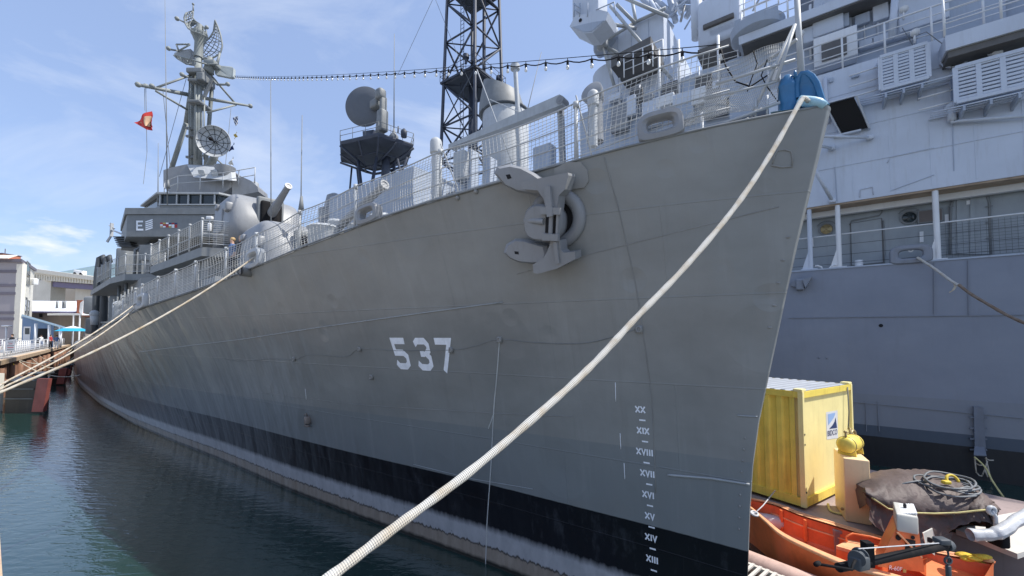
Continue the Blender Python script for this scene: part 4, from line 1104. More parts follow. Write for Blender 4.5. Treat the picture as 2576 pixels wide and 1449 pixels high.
# deck clutter round the first gun: low tubs, ready lockers, ladder, hose rack
for x, y0, y1, b_, r_ in ((905, 572, 598, -.4, .35), (960, 548, 575, .2, .3), (815, 575, 605, .4, .45), (845, 560, 590, -.2, .25)):
    mb = MB(); c0_ = onD(x, y1, b_); c1_ = onD(x, y0, b_); mb.lathe(V((c1_.x, c1_.y, zdeck(dco(c1_)[0]))), Z, [(0, r_), (c1_.z - zdeck(dco(c1_)[0]) - .1, r_), (c1_.z - zdeck(dco(c1_)[0]), r_*1.15), (c1_.z - zdeck(dco(c1_)[0]) + .08, r_*.9)], 16); P(mb, 'ready_locker', deck_white, smooth=2)
for s, b_, w_, h_ in ((12.6, -.9, .5, .7), (11.2, .3, .35, .5), (9.4, -.7, .45, .65), (7.6, .2, .3, .4), (14.2, 1.6, .4, .8)):
    mb = MB(); mb.rbox(D(s, b_, zdeck(s) + h_/2 - .02), DA*w_, DN*w_*.7, Z*h_/2, .06); P(mb, 'deck_box', gun_grey, smooth=True)
mb = MB(); c = D(8.6, 0, zdeck(8.6)); mb.lathe(c, Z, [(0, .5), (.15, .5), (.2, .3), (.6, .26), (.7, .42), (.85, .42), (.9, .1)], 20); P(mb, 'capstan', gun_grey, smooth=2)

# ================================================================ CRUISER (moored alongside, behind)
cr = thing('cruiser', 'tall blue grey cruiser moored behind the destroyer with louvred panels and open gallery', 'warship', K(0, 0, 0))
def Q(mb, name, mat, parent=None, smooth=False, label=None): return mb.build(name, mat, parent or cr, None, smooth, label)
def kz(px, py, o=0): return kco(onK(px, py, o))
ZD = 6.50                                              # main deck
m, t, b = newmat('cruiser_hull_paint'); LK = t.links.new
uv = t.nodes.new('ShaderNodeTexCoord').outputs['UV']; sp = t.nodes.new('ShaderNodeSeparateXYZ'); LK(uv, sp.inputs[0])
g_ = mixrgb(t, ramp(t, tex(.5, 8, (1, 1.4, 1)), .3, .72), (.190, .212, .262), (.232, .256, .308))
g_ = mixrgb(t, ramp(t, tex(1.2, 9, (2.2, .3, 1), .7), .55, .85, (0,0,0,1), (.4,.4,.4,1)), g_, (.15, .155, .18))
low_ = mth('DIVIDE', mth('SUBTRACT', 2.3, sp.outputs['Y']), .02, True)
g_ = mixrgb(t, mth('MULTIPLY', low_, .55), g_, (.185, .20, .225))
g_ = mixrgb(t, band(1.28, .012, .02), (.06, .08, .11), g_)
g_ = mixrgb(t, band(.93, .012, .02), (.008, .009, .012), g_)
LK(g_, b.inputs['Base Color']); b.inputs['Roughness'].default_value = .5
bp = nd(t, 'ShaderNodeBump', Strength=.45, Distance=.08); LK(tex(.8, 3, (1.6, .5, 1)), bp.inputs['Height']); LK(bp.outputs[0], b.inputs['Normal'])
cr_hull_m = m
T0, T1 = -9.0, 62.0
mb = MB(); rows, uvs = [], []
tsq = [T0 + (T1 - T0) * i / 60 for i in range(61)]
for tq in tsq:
    aft = max(0, (tq - 45) / 17); zz = [-.4, 0, .5, .93, 1.28, 2, 3, 4, 5, 6, ZD]
    rows.append([K(tq, -3.5*aft*aft, z) for z in zz]); uvs.append([(tq, z) for z in zz])
mb.grid(rows, uvs)
mb.grid([[K(tq, -20 + 3.5*max(0, (tq-45)/17)**2, z) for z in (-.4, ZD)] for tq in tsq]); mb.grid([[K(T1, o, z) for z in (-.4, ZD)] for o in (-3.5, -16.5)])
mb.grid([[K(T0, o, z) for z in (-.4, ZD)] for o in (0, -20)])
ch = Q(mb, 'hull', cr_hull_m, smooth=False)
mb = MB(); mb.prism([K(T0, .03, ZD), K(45, .03, ZD), K(T1, -3.4, ZD), K(T1, -16.5, ZD), K(T0, -20, ZD)], Z*.05); Q(mb, 'main_deck', cruiser_mid)
for px0, py0, px1, py1 in ((1985, 800, 2576, 792), (2130, 1009, 2576, 1052), (2350, 660, 2350, 790), (2435, 655, 2437, 792), (2208, 1010, 2212, 1085), (2178, 1010, 2180, 1085)):
    a_ = onK(px0, py0, .006); c_ = onK(px1, py1, .006); mb = MB(); mb.bar(a_, c_, .05, .02); Q(mb, 'plate_seam', cruiser_hl, ch)
mb = MB(); c = onK(2216, 819, .004); mb.lathe(c, CN, [(0, .055), (.006, .055)], 14); Q(mb, 'scupper', black_void, ch)
for px, py in ((2060, 900), (2080, 901)): mb = MB(); mb.ball(onK(px, py, .01), .03, 6); Q(mb, 'bolt_head', cruiser_hl, ch)
# bracket with a folded flap near the stem of the destroyer, and the boarding step with rungs
mb = MB(); mb.prism([onK(2019, 706, .02), onK(2044, 698, .02), onK(2026, 726, .02)], CN*.35); mb.rbox(onK(2013, 716, .15), CA*.12, CN*.12, Z*.2, .05); mb.bar(onK(1992, 712, .08), onK(2012, 718, .08), .08, .2); Q(mb, 'hull_bracket', cruiser_hl, ch)
mb = MB(); mb.prism([onK(2447, 1022, .01), onK(2471, 1024, .01), onK(2478, 1140, .01), onK(2450, 1136, .01)], CN*.10); st_ = Q(mb, 'boarding_step', paint('step_paint', (.16, .18, .22)), ch)
for k in range(4):
    mb = MB(); y = 1050 + 27*k; mb.bar(onK(2440, y, .07), onK(2483, y + 1, .07), .04); Q(mb, 'rung', MATS['step_paint'], st_)
mb = MB(); mb.prism([onK(2452, 1125, .11), onK(2476, 1128, .11), onK(2482, 1148, .35), onK(2450, 1146, .35)], Z*.03); Q(mb, 'step_tread', MATS['step_paint'], st_)

# upper side wall flush with the hull, standing on pillars over an open gallery
zO = onK(2298, 482, 0).z; zT = (onK(2049, 195, 0).z + onK(2176, 153, 0).z) / 2
tL = kz(1935, 300)[0]; tR = T0
def slab(name, t0, t1, o0, o1, z0, z1, mat, parent=None):
    mb = MB(); mb.box8([K(t0, o0, z0), K(t1, o0, z0), K(t1, o1, z0), K(t0, o1, z0), K(t0, o0, z1), K(t1, o0, z1), K(t1, o1, z1), K(t0, o1, z1)]); return Q(mb, name, mat, parent)
wall = slab('upper_side', tR, tL, -.0, -.35, zO, zT, cruiser_up)
slab('upper_deckhouse', tR, tL, -.36, -9, zO + .02, zT - .05, cruiser_up)
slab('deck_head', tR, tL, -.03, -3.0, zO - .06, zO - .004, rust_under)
slab('deck_head_beam', tR, tL, -.62, -.80, zO - .26, zO - .064, white_paint)
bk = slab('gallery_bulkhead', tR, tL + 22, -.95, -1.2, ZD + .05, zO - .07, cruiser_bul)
OB = -.945
def bkp(px, py, o=OB): return onK(px, py, o)
for i, (px, y0, y1) in enumerate(((2040, 530, 680), (2112, 513, 673), (2360, 476, 655))):
    tq = kz(px, y1, -.1)[0]; mb = MB()
    mb.tube(K(tq, -.10, ZD + .04), K(tq, -.10, zO - .06), .075, None, 10); mb.prism([K(tq - .05, -.1, ZD + .05), K(tq + .26, -.1, ZD + .05), K(tq + .06, -.1, ZD + .7), K(tq - .05, -.1, ZD + .7)], CN*.04); mb.box(K(tq + .05, -.1, ZD + .06), CA*.24, CN*.10, Z*.02)
    Q(mb, 'gallery_pillar', white_paint if i else cruiser_up, smooth=2)
for h, r_, m_ in ((1.16, .022, white_paint), (.80, .008, dark_steel), (.45, .008, dark_steel), (.15, .008, dark_steel)):
    mb = MB(); mb.tube(K(tR, -.16, ZD + .05 + h), K(tL, -.16, ZD + .05 + h), r_, None, 6); Q(mb, 'gallery_lifeline', m_, smooth=True)
# gallery net at the right
mb = MB()
for k in range(12): mb.tube(K(T0, -.15, ZD + .1 + .09*k), K(kz(2365, 655)[0], -.15, ZD + .1 + .09*k), .004, None, 3, False)
tt = T0
while tt < kz(2365, 655)[0]: mb.tube(K(tt, -.15, ZD + .1), K(tt, -.15, ZD + 1.15), .004, None, 3, False); tt += .12
Q(mb, 'gallery_net', dark_steel)
# doors, portholes, vent, pipes and notices on the bulkhead
def frame_path(pxs, r_, name, mat, o=OB, parent=None, closed=False):
    mb = MB(); mb.path([bkp(x, y, o + r_*.6) for x, y in pxs], r_, 6, True, closed); return Q(mb, name, mat, parent or bk, True)
door_px = [(2390, 640), (2392, 520), (2400, 497), (2420, 486), (2462, 480), (2480, 488), (2488, 508), (2492, 640)]
mb = MB(); mb.prism([bkp(x, y, OB + .01) for x, y in door_px], CN*.05); dr = Q(mb, 'steel_door', cruiser_bul, bk)
frame_path(door_px, .035, 'door_frame', mid_grey, OB + .03)
mb = MB(); mb.prism([bkp(2406, 490, OB+.065), bkp(2416, 488, OB+.065), bkp(2416, 636, OB+.065), bkp(2406, 637, OB+.065)], CN*.03); mb.prism([bkp(2440, 486, OB+.065), bkp(2452, 484, OB+.065), bkp(2452, 633, OB+.065), bkp(2440, 634, OB+.065)], CN*.03); Q(mb, 'door_rib', cruiser_bul, dr)
for y in (520, 560, 600):
    mb = MB(); mb.bar(bkp(2480, y, OB+.1), bkp(2497, y - 2, OB+.1), .03); Q(mb, 'door_dog', mid_grey, dr); mb = MB(); mb.bar(bkp(2386, y, OB+.1), bkp(2400, y - 2, OB+.1), .03); Q(mb, 'door_dog', mid_grey, dr)
mb = MB(); mb.prism([bkp(2431, 505, OB+.07), bkp(2444, 503, OB+.07), bkp(2444, 513, OB+.07), bkp(2431, 515, OB+.07)], CN*.005); Q(mb, 'door_plate', white_paint, dr)
pan = [(2140, 562), (2218, 549), (2222, 660), (2142, 668)]
mb = MB(); mb.prism([bkp(x, y, OB + .008) for x, y in pan], CN*.02); Q(mb, 'access_panel', cruiser_bul, bk)
frame_path(pan, .012, 'panel_edge', shadow_grey, OB + .03, None, True)
frame_path([(2138, 566), (2142, 556), (2212, 542), (2219, 534), (2219, 505)], .025, 'wall_pipe', mid_grey)
frame_path([(2221, 555), (2224, 600), (2225, 640), (2222, 668)], .03, 'wall_pipe', mid_grey)
for px, py, gl in ((2079, 577, brass_m), (2287, 547, glass_dark)):
    c = bkp(px, py); mb = MB(); mb.lathe(c, CN, [(0, .24), (.05, .24), (.06, .20), (.02, .17)], 22, False); pr_ = Q(mb, 'porthole', mid_grey, bk, 2)
    mb = MB(); mb.lathe(c + CN*.012, CN, [(0, .19), (.02, .17), (.03, .01)], 20); mb.bar(c + CA*.1 + CN*.05 + Z*.1, c - CA*.1 + CN*.05 - Z*.1, .03, .01, CN); mb.bar(c - CA*.1 + CN*.055 + Z*.1, c + CA*.1 + CN*.055 - Z*.1, .03, .01, CN); Q(mb, 'porthole_cover', gl, pr_, True)
    mb = MB(); mb.torus(c + CN*.05, CA, Z, .30, .014, 14, 5, R(30), R(150)); Q(mb, 'rain_brow', mid_grey, pr_, True)
mb = MB(); c = bkp(2338, 545); mb.rbox(c + CN*.06, CA*.30, Z*.22, CN*.07, .03); Q(mb, 'vent_box', mid_grey, bk, True)
mb = MB(); mb.box(c + CN*.135, CA*.26, Z*.18, CN*.004); Q(mb, 'vent_grille', paint('brown_grille', (.13, .11, .10)), bk)
for px, y0, y1 in ((2318, 583, 609), (1993+48, 598, 620), (2357+24, 540, 558)):
    mb = MB(); mb.prism([bkp(px - 5, y0, OB+.01), bkp(px + 5, y0 - 1, OB+.01), bkp(px + 5.5, y1, OB+.01), bkp(px - 4.5, y1 + 1, OB+.01)], CN*.01); Q(mb, 'notice_plate', white_paint, bk)
for s_ in (1, -1):
    c = onK(2078 + s_*10, 676, -.05); mb = MB(); mb.path([c, c + Z*.07 - CA*s_*.02, c + Z*.12 - CA*s_*.12, c + Z*.11 - CA*s_*.2], .028, 6); Q(mb, 'deck_cleat', white_paint, smooth=True)
mb = MB(); c = onK(2161, 668, -.3); mb.tube(c - Z*.3, c + Z*.18, .11, None, 12); Q(mb, 'deck_stub', white_paint, smooth=True)
chock(0, 1.0, .60, cruiser_hl, 'deck_chock', CA, onK(2291, 661, -.02) - Z*.03, CN, cr)
mb = MB(); c = onK(2291, 629, -.02); mb.torus(c, CA, Z, .05, .02, 12, 6); Q(mb, 'lifting_eye', white_paint, smooth=True)

# fittings on the upper side
def louvre(q, n, cols, o=.55):
    """slatted screen standing off the wall on brackets, with a walk grating under it"""
    g = bpy.data.objects.new('louvred_screen', None); SC.collection.objects.link(g); g.parent = cr
    a_, b_, c_, d_ = [onK(*p, o) for p in q]          # top-left, top-right, bottom-right, bottom-left
    u0 = (a_.z, b_.z, c_.z, d_.z); t0_ = kco(d_)[0]; t1_ = kco(c_)[0]; z0 = (c_.z + d_.z)/2; z1 = (a_.z + b_.z)/2
    mb = MB()
    for k in range(cols + 1): tq = t0_ + (t1_ - t0_)*k/cols; mb.bar(K(tq, o, z0), K(tq, o, z1), .11, .07, CN)
    for z in (z0, z1): mb.bar(K(t0_, o, z), K(t1_, o, z), .09, .10)
    mb.bar(K(t0_, .1, z1), K(t0_, o, z1), .05); mb.bar(K(t1_, .1, z1), K(t1_, o, z1), .05); mb.bar(K(t0_, .1, z0), K(t0_, o, z0), .05); mb.bar(K(t1_, .1, z0), K(t1_, o, z0), .05)
    Q(mb, 'screen_frame', cruiser_up, g)
    for k in range(n):
        z = z0 + .1 + (z1 - z0 - .16)*k/(n - 1); mb = MB(); mb.box((K(t0_, o, z) + K(t1_, o, z))/2, CA*((t1_ - t0_)/2 - .03), (CN*.8 - Z*.6).normalized()*.035 if False else CN*.02, Z*((z1 - z0)/n*.30)); Q(mb, 'slat', cruiser_up, g)
    slab('screen_shade_sheet', t0_, t1_, .06, .10, z0, z1, paint('louvre_shadow_blue', (.23, .28, .38), var=.1) if 'louvre_shadow_blue' not in MATS else MATS['louvre_shadow_blue'], g)  # sheet coloured as the shade behind the slats
    mb = MB()
    for k in range(4): mb.tube(K(t0_ + .5, .05 + k*o/3.2, z0 - .14), K(t1_ - .5, .05 + k*o/3.2, z0 - .14), .022, None, 6)
    Q(mb, 'grating_rod', cruiser_up, g, True)
    for k in range(3):
        tq = t0_ + (t1_ - t0_)*(.12 + .38*k); mb = MB(); mb.prism([K(tq, 0, z0 - .18), K(tq, o + .05, z0 - .16), K(tq, o + .05, z0 - .30), K(tq, 0, z0 - .42)], CA*.05); Q(mb, 'grating_bracket', cruiser_mid, g)
    for k in range(3): mb = MB(); z = z0 + (z1 - z0)*(.15 + .35*k); mb.tube(K(t0_ + .75, .25, z), K(t0_ - .0, .3, z), .025, None, 6); Q(mb, 'side_rail', white_paint, g, True)
louvre(((2208, 148), (2335, 106), (2337, 201), (2216, 220)), 10, 3)
louvre(((2404, 169), (2590, 123), (2590, 216), (2406, 257)), 9, 3)
# hooded chute
hq = [onK(2077, 261, 1.0), onK(2151, 241, 1.0), onK(2185, 322, .18), onK(2118, 338, .18)]
t0_, t1_ = kco(hq[0])[0], kco(hq[1])[0]; zt_ = (hq[0].z + hq[1].z)/2; zb_ = (hq[2].z + hq[3].z)/2 ; tm0, tm1 = kco(hq[3])[0], kco(hq[2])[0]
tA, tB = (t0_ + tm0)/2, (t1_ + tm1)/2
g = bpy.data.objects.new('hooded_chute', None); SC.collection.objects.link(g); g.parent = cr
mb = MB()
for ta_, tb_, sg_ in ((t0_, tm0, 1), (t1_, tm1, -1)): mb.prism([K((ta_ + tb_)/2, .01, zt_ + .10), K(ta_, 1.0, zt_), K(tb_, .18, zb_), K(tb_, .01, zb_)], CA*(.05*sg_))
mb.prism([K(t0_ + .05, .01, zt_ + .32), K(t0_ + .05, 1.06, zt_ + .02), K(t0_ + .05, 1.06, zt_ - .03), K(t0_ + .05, .01, zt_ + .27)], CA*(t1_ - t0_ - .05)); mb.box(K((tA + tB)/2, .1, zb_), CA*((tA - tB)/2), CN*.1, Z*.03)
Q(mb, 'hood', cruiser_up, g)
mb = MB(); mb.prism([K(t0_ - .02, .95, zt_ - .03), K(t1_ + .02, .95, zt_ - .03), K(tm1 + .02, .15, zb_ + .04), K(tm0 - .02, .15, zb_ + .04)], CN*-.02); Q(mb, 'chute_mouth', black_void, g)  # black sheet painted in for the dark inside of the hood
# booms and struts across from the wall
for q0, q1, o0, o1, r_ in (((2068, 343), (2188, 346), 1.2, .12, .05), ((2040, 362), (2092, 373), 1.0, .12, .05), ((2050, 428), (2094, 505), 1.0, .12, .06)):
    mb = MB(); a_, c_ = onK(*q0, o0), onK(*q1, o1); mb.tube(a_, c_, r_, r_, 8); mb.rbox(c_, CA*.10, CN*.08, Z*.07, .03); Q(mb, 'spur_boom', cruiser_up, smooth=True)
mb = MB(); p0 = onK(2395, 308, .16); mb.path([onK(2395, 288, .16), p0, p0 - CA*.15, onK(2590, 291, .16)], .05, 8); mb.tube(p0 + Z*.05, p0 + Z*.45, .10, .10, 12); mb.tube(p0 + Z*.40, p0 + Z*.58, .16, .16, 12); Q(mb, 'fire_main', cruiser_up, smooth=True)
for q0, q1 in (((2050, 200), (2062, 330)), ((2100, 420), (2106, 505)), ((2390, 130), (2400, 430)), ((2240, 480), (2350, 440))):
    mb = MB(); mb.bar(onK(*q0, .008), onK(*q1, .008), .025, .015); Q(mb, 'plate_seam', cruiser_mid, wall)
mb = MB(); mb.path([onK(2163, 497, .02), onK(2163, 477, .02), onK(2195, 470, .02), onK(2197, 490, .02)], .014, 5); Q(mb, 'wall_conduit', cruiser_up, wall, True); mb = MB(); mb.path([onK(2232, 410, .02), onK(2240, 395, .02), onK(2350, 372, .02)], .012, 5); Q(mb, 'wall_conduit', cruiser_up, wall, True)
mb = MB(); mb.path([onK(2075, 195, .05), onK(2083, 310, .05)], .06, 8); Q(mb, 'down_pipe', cruiser_up, wall, True)

# decks above: set-back walls, deck edges with dark undersides, railings
def krail(t0, t1, o, z, h, n, lines, name='deck_railing', mat=white_paint):
    g = bpy.data.objects.new(name, None); SC.collection.objects.link(g); g.parent = cr
    for k in range(n + 1):
        tq = t0 + (t1 - t0)*k/n; mb = MB(); mb.tube(K(tq, o, z), K(tq, o, z + h), .032, None, 6); Q(mb, 'stanchion', mat, g, True)
    for k in range(lines):
        zz = z + h*(k + 1)/lines; mb = MB(); mb.tube(K(t0, o, zz), K(t1, o, zz), .03 if k == lines - 1 else .018, None, 6); Q(mb, 'rail', mat, g, True)
z2 = zT + 2.55
slab('second_wall', tR, tL + 1.5, -1.35, -9, zT - .04, z2, cruiser_mid)
slab('second_deck', tR, tL + 1.0, -.55, -9, z2 + .003, z2 + .34, cruiser_up)
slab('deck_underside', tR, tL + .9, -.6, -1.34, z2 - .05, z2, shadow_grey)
krail(tR, tL, -.08, zT, 1.15, 12, 4)
krail(tR, tL + .9, -.65, z2 + .34, 1.1, 9, 3)
z3 = z2 + 2.9
slab('third_wall', tR, tL - 1.5, -2.0, -9, z2 + .35, z3, cruiser_up)
slab('third_deck', tR, tL - 1.0, -1.2, -9, z3 + .003, z3 + .3, cruiser_mid)
krail(tR, tL - 1, -1.3, z3 + .3, 1.05, 8, 3)
# gallery balcony at the right with dark underside
tb0, tb1 = kz(2379, 119, .8)[0], kz(2514, 77, .8)[0]; zb0 = onK(2445, 100, .8).z
slab('balcony', tb1 - 5, tb0, -.02, .8, zb0 - .1, zb0 + .35, cruiser_up)
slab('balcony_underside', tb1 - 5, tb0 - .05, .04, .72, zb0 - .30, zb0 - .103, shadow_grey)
krail(tb1 - 4.5, tb0, .75, zb0 + .35, 1.2, 5, 3)
# clutter on the second level: boxes, grilles, pipes, lamps, flood lights
def onwall(px, py, o, w, h, d, name, mat, r_=.04):
    c = onK(px, py, o + d/2); mb = MB(); mb.rbox(c, CA*w/2, CN*d/2, Z*h/2, min(r_, d*.4)); return Q(mb, name, mat, None, True)
onwall(2082, 62, -1.3, .9, .9, .45, 'locker', cruiser_up); onwall(2120, 45, -1.3, .35, .9, .35, 'locker', cruiser_mid)
vb = onwall(2100, 128, -1.3, 1.25, 1.1, .6, 'vent_trunk', white_paint)
mb = MB(); c = onK(2098, 124, -.66); mb.box(c, CA*.36, Z*.33, CN*.01); Q(mb, 'vent_grille', shadow_grey, vb)
onwall(2040, 92, -1.3, .5, .6, .4, 'locker', cruiser_up); onwall(2250, 40, -1.9, 1.6, 2.0, .3, 'steel_door', cruiser_mid); onwall(2185, 25, -1.9, 1.0, 1.6, .25, 'steel_door', cruiser_up)
for x in (2245, 2248): 
    mb = MB(); mb.tube(onK(x - 4, 100, -.3), onK(x + 6, -10, -.3), .09, None, 10); Q(mb, 'stand_pipe', cruiser_up, smooth=True)
onwall(2320, 15, -1.25, 1.2, 1.5, .3, 'vent_trunk', cruiser_up); onwall(2410, 45, -1.25, 2.0, 2.0, .2, 'steel_door', cruiser_mid)
for px, py, o in ((2013, 85, -.3), (2272, 24, -.3), (2300, 82, .1), (2494, 130, .2), (2505, 135, .2)):
    c = onK(px, py, o); mb = MB(); mb.lathe(c, V((-.3, -.7, -.5)), [(-.2, .05), (-.1, .07), (0, .11), (.08, .12)], 12); mb.tube(c + Z*.05, c - Z*.35, .03, None, 6); Q(mb, 'deck_lamp', white_paint, smooth=True)
for k in range(5):
    c = onK(2180 + 30*k, 112 - 9*k, -1.25); mb = MB(); mb.rbox(c, CA*.22, CN*.12, Z*.16, .04); Q(mb, 'junction_box', cruiser_up, smooth=True)
mb = MB()
mb.path([onK(2280, 100, .05), onK(2330, 80, .1), onK(2370, 110, .2), onK(2390, 150, .2), onK(2400, 210, .1)], .014, 5); mb.path([onK(2270, 70, -.1), onK(2300, 120, .0), onK(2310, 150, .3)], .012, 5)
Q(mb, 'loose_cable', hose_black, smooth=True)
mb = MB(); mb.torus(onK(2405, 140, .15), CA, Z, .34, .03, 20, 6); Q(mb, 'hose_hoop', cruiser_up, smooth=True)
rng = random.Random(11)
for k in range(16):                                    # pipes, conduits and brackets on the set-back walls
    px = 2040 + 34*k; o_ = -1.33; y0 = 150 - .30*(px - 2040); h_ = rng.uniform(30, 60)
    mb = MB(); c = onK(px, y0, o_); mb.path([c, c + Z*rng.uniform(.8, 1.9), c + Z*rng.uniform(1.9, 2.2) + CA*rng.uniform(-.5, .5)], rng.choice((.02, .03, .045)), 6); Q(mb, 'wall_pipe', rng.choice((cruiser_up, cruiser_mid, white_paint)), smooth=True)
for k in range(12):
    px = 2030 + 46*k; c = onK(px, 100 - .33*(px - 2040) + rng.uniform(-12, 20), -1.34); mb = MB(); mb.rbox(c + CN*.07, CA*rng.uniform(.08, .3), CN*.1, Z*rng.uniform(.1, .35), .03); Q(mb, 'wall_box', rng.choice((cruiser_up, cruiser_mid, gun_grey)), smooth=True)
for k in range(9):
    px = 2030 + 60*k; c = onK(px, 190 - .30*(px - 2040), .03) - Z*rng.uniform(.2, .5); mb = MB(); mb.rbox(c, CA*rng.uniform(.05, .12), CN*.05, Z*rng.uniform(.05, .2), .02); Q(mb, 'wall_fitting', cruiser_mid, wall, True)
for k in range(14):                                    # frames of plating on the upper side
    tq = tR + (tL - tR)*(k + .5)/14; mb = MB(); mb.bar(K(tq, .004, zO + .1), K(tq, .004, zT - .1), .035, .008, CN); Q(mb, 'plate_seam', cruiser_up, wall)
for k in range(3): mb = MB(); z = zO + 1.25*(k + 1); mb.bar(K(tR, .004, z), K(tL, .004, z), .03, .008); Q(mb, 'plate_seam', cruiser_up, wall)
for k in range(10):
    px = 1550 + 42*k; c = onK(px, 262 - .17*(px - 1550) + rng.uniform(-14, 26), -1.7); mb = MB(); mb.rbox(c + CN*.1, CA*rng.uniform(.12, .45), CN*.18, Z*rng.uniform(.15, .5), .05); Q(mb, 'gallery_box', rng.choice((cruiser_up, gun_grey, cruiser_mid, white_paint)), smooth=True)
for k in range(8):
    px = 1560 + 50*k; c = onK(px, 300 - .17*(px - 1550), -1.7); mb = MB(); mb.path([c, c + Z*rng.uniform(1.5, 3.5)], rng.choice((.04, .06)), 6); Q(mb, 'gallery_pipe', rng.choice((cruiser_up, white_paint)), smooth=True)
# gun tub with its dark belly behind the jackstaff
p = onK(1905, 92, -1.2); mb = MB(); mb.lathe(p, Z, [(-.2, .4), (-.08, .85), (0, .95), (.35, .98), (.35, .92), (.1, .9)], 28); Q(mb, 'gun_tub', cruiser_mid, smooth=2)

# forward deckhouse block and the tower superstructure (further aft along the ship)
oB = -3.2
cn_ = kco(onK(1671, 160, oB)); tc_ = cn_[0]
tl_ = kz(1528, 200, oB)[0]; zt2 = onK(1671, 27, oB).z; zlow = onK(1671, 178, oB).z
mb = MB(); mb.box8([K(tc_, oB, ZD), K(tl_, oB, ZD), K(tl_, oB - 8, ZD), K(tc_, oB - 8, ZD), K(tc_, oB, zt2), K(tl_, oB, zt2 - .0), K(tl_, oB - 8, zt2), K(tc_, oB - 8, zt2)])
blk_ = Q(mb, 'tower_deckhouse', cruiser_up)
mb = MB(); p = K(tl_, oB - 1.4, ZD); mb.lathe(p, Z, [(0, 1.4), (zt2 - ZD - 1.5, 1.4)], 24); Q(mb, 'rounded_bulkhead', cruiser_up, smooth=2)
for f in (.25, .55, .8):
    tq = tc_ + (tl_ - tc_)*f; mb = MB(); mb.bar(K(tq, oB + .008, ZD + 2), K(tq, oB + .008, zt2 - .1), .05, .016); Q(mb, 'plate_seam', cruiser_mid, blk_)
for f in (.33, .7): mb = MB(); z = ZD + (zt2 - ZD)*f; mb.bar(K(tc_ - .006, oB + .008, z), K(tl_, oB + .008, z), .05, .016); Q(mb, 'plate_seam', cruiser_mid, blk_)
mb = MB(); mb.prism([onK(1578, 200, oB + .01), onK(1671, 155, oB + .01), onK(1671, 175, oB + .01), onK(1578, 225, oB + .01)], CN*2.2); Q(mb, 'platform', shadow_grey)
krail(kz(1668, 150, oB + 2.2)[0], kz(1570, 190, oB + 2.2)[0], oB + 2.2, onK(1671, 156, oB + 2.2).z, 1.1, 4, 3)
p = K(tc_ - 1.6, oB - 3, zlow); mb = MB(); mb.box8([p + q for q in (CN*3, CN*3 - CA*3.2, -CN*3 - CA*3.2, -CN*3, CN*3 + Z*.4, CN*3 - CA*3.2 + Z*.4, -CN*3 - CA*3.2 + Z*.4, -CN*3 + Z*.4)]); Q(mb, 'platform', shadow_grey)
mb = MB(); c = onK(1592, 140, oB + .05); mb.torus(c, CA, Z, .28, .06, 16, 6); mb.bar(c + Z*.28, c - Z*.3, .06); Q(mb, 'life_ring_rack', cruiser_mid, smooth=True)
# right-hand neighbour block between the deckhouse and the jackstaff
slab('side_house', kz(1960, 60, -4.5)[0], tc_ - 2.2, -4.5, -9, ZD, onK(1800, 100, -4.5).z, cruiser_up)
slab('side_house_roof', kz(1960, 60, -4.5)[0], tc_ - 2.0, -4.1, -9, onK(1800, 100, -4.5).z + .003, onK(1800, 100, -4.5).z + .3, cruiser_mid)
slab('net_gallery', kz(1935, 200, -1.8)[0] - 1, tl_ + 1, -1.8, -3.15, ZD + .05, onK(1690, 205, -1.8).z, cruiser_mid)
for k in range(5):
    px = 1560 + 80*k; onwall(px, 300 - 14*k, -1.75, .9, 1.3, .3, 'wall_locker', (gun_grey, cruiser_up, cruiser_mid)[k % 3])
for k in range(4):
    onwall(1600 + 85*k, 245 - 16*k, -1.75, .7, .8, .15, 'dark_opening', shadow_grey)
# director on the side house
c = onK(1815, 60, -5); mb = MB(); mb.rbox(c - Z*.2, CA*1.0, CN*.9, Z*1.3, .3); Q(mb, 'missile_director', cruiser_up, smooth=True)
mb = MB(); mb.rbox(c + CN*.9 - Z*.5, CA*.7, CN*.15, Z*.12, .05); Q(mb, 'director_slot', shadow_grey, smooth=True)
mb = MB(); mb.path([onK(1838, 120, -4.6), onK(1850, 60, -4.6), onK(1852, 15, -4.6), onK(1835, -20, -4.6), onK(1800, -25, -4.6)], .22, 10); Q(mb, 'davit_arm', cruiser_up, smooth=True)
mb = MB(); mb.tube(onK(1755, 95, -4.8), onK(1750, -40, -4.8), .3, .28, 12); mb.tube(onK(1757, 80, -4.6), onK(1815, 40, -4.6), .2, None, 10); Q(mb, 'stand_pipe', cruiser_up, smooth=True)
for q0, q1 in (((1680, -20), (1700, 55)), ((1715, -20), (1690, 40)), ((1725, 45), (1760, -10)), ((1685, 18), (1745, 22)), ((1770, -20), (1775, 55)), ((1790, -10), (1785, 70)), ((1700, 0), (1830, 8)), ((1640, -10), (1700, 45)), ((1860, 60), (1870, -20)), ((1600, -20), (1690, 70))):
    mb = MB(); mb.tube(onK(*q0, -6.5), onK(*q1, -6.5), .16, .16, 8); Q(mb, 'tower_strut', cruiser_mid, smooth=True)
for k in range(26):
    x0, x1 = rng.uniform(1640, 1900), rng.uniform(-46, 46); y0 = rng.uniform(10, 75)
    mb = MB(); mb.tube(onK(x0, y0, -6), onK(x0 + x1, y0 - rng.uniform(20, 95), -6.2), rng.choice((.05, .07, .11)), None, 6); Q(mb, 'tower_strut', rng.choice((cruiser_mid, gun_grey, cruiser_up)), smooth=True)
krail(kz(1960, 60, -4.2)[0], tc_ - 2.1, -4.2, onK(1800, 100, -4.5).z + .3, 1.1, 6, 3)
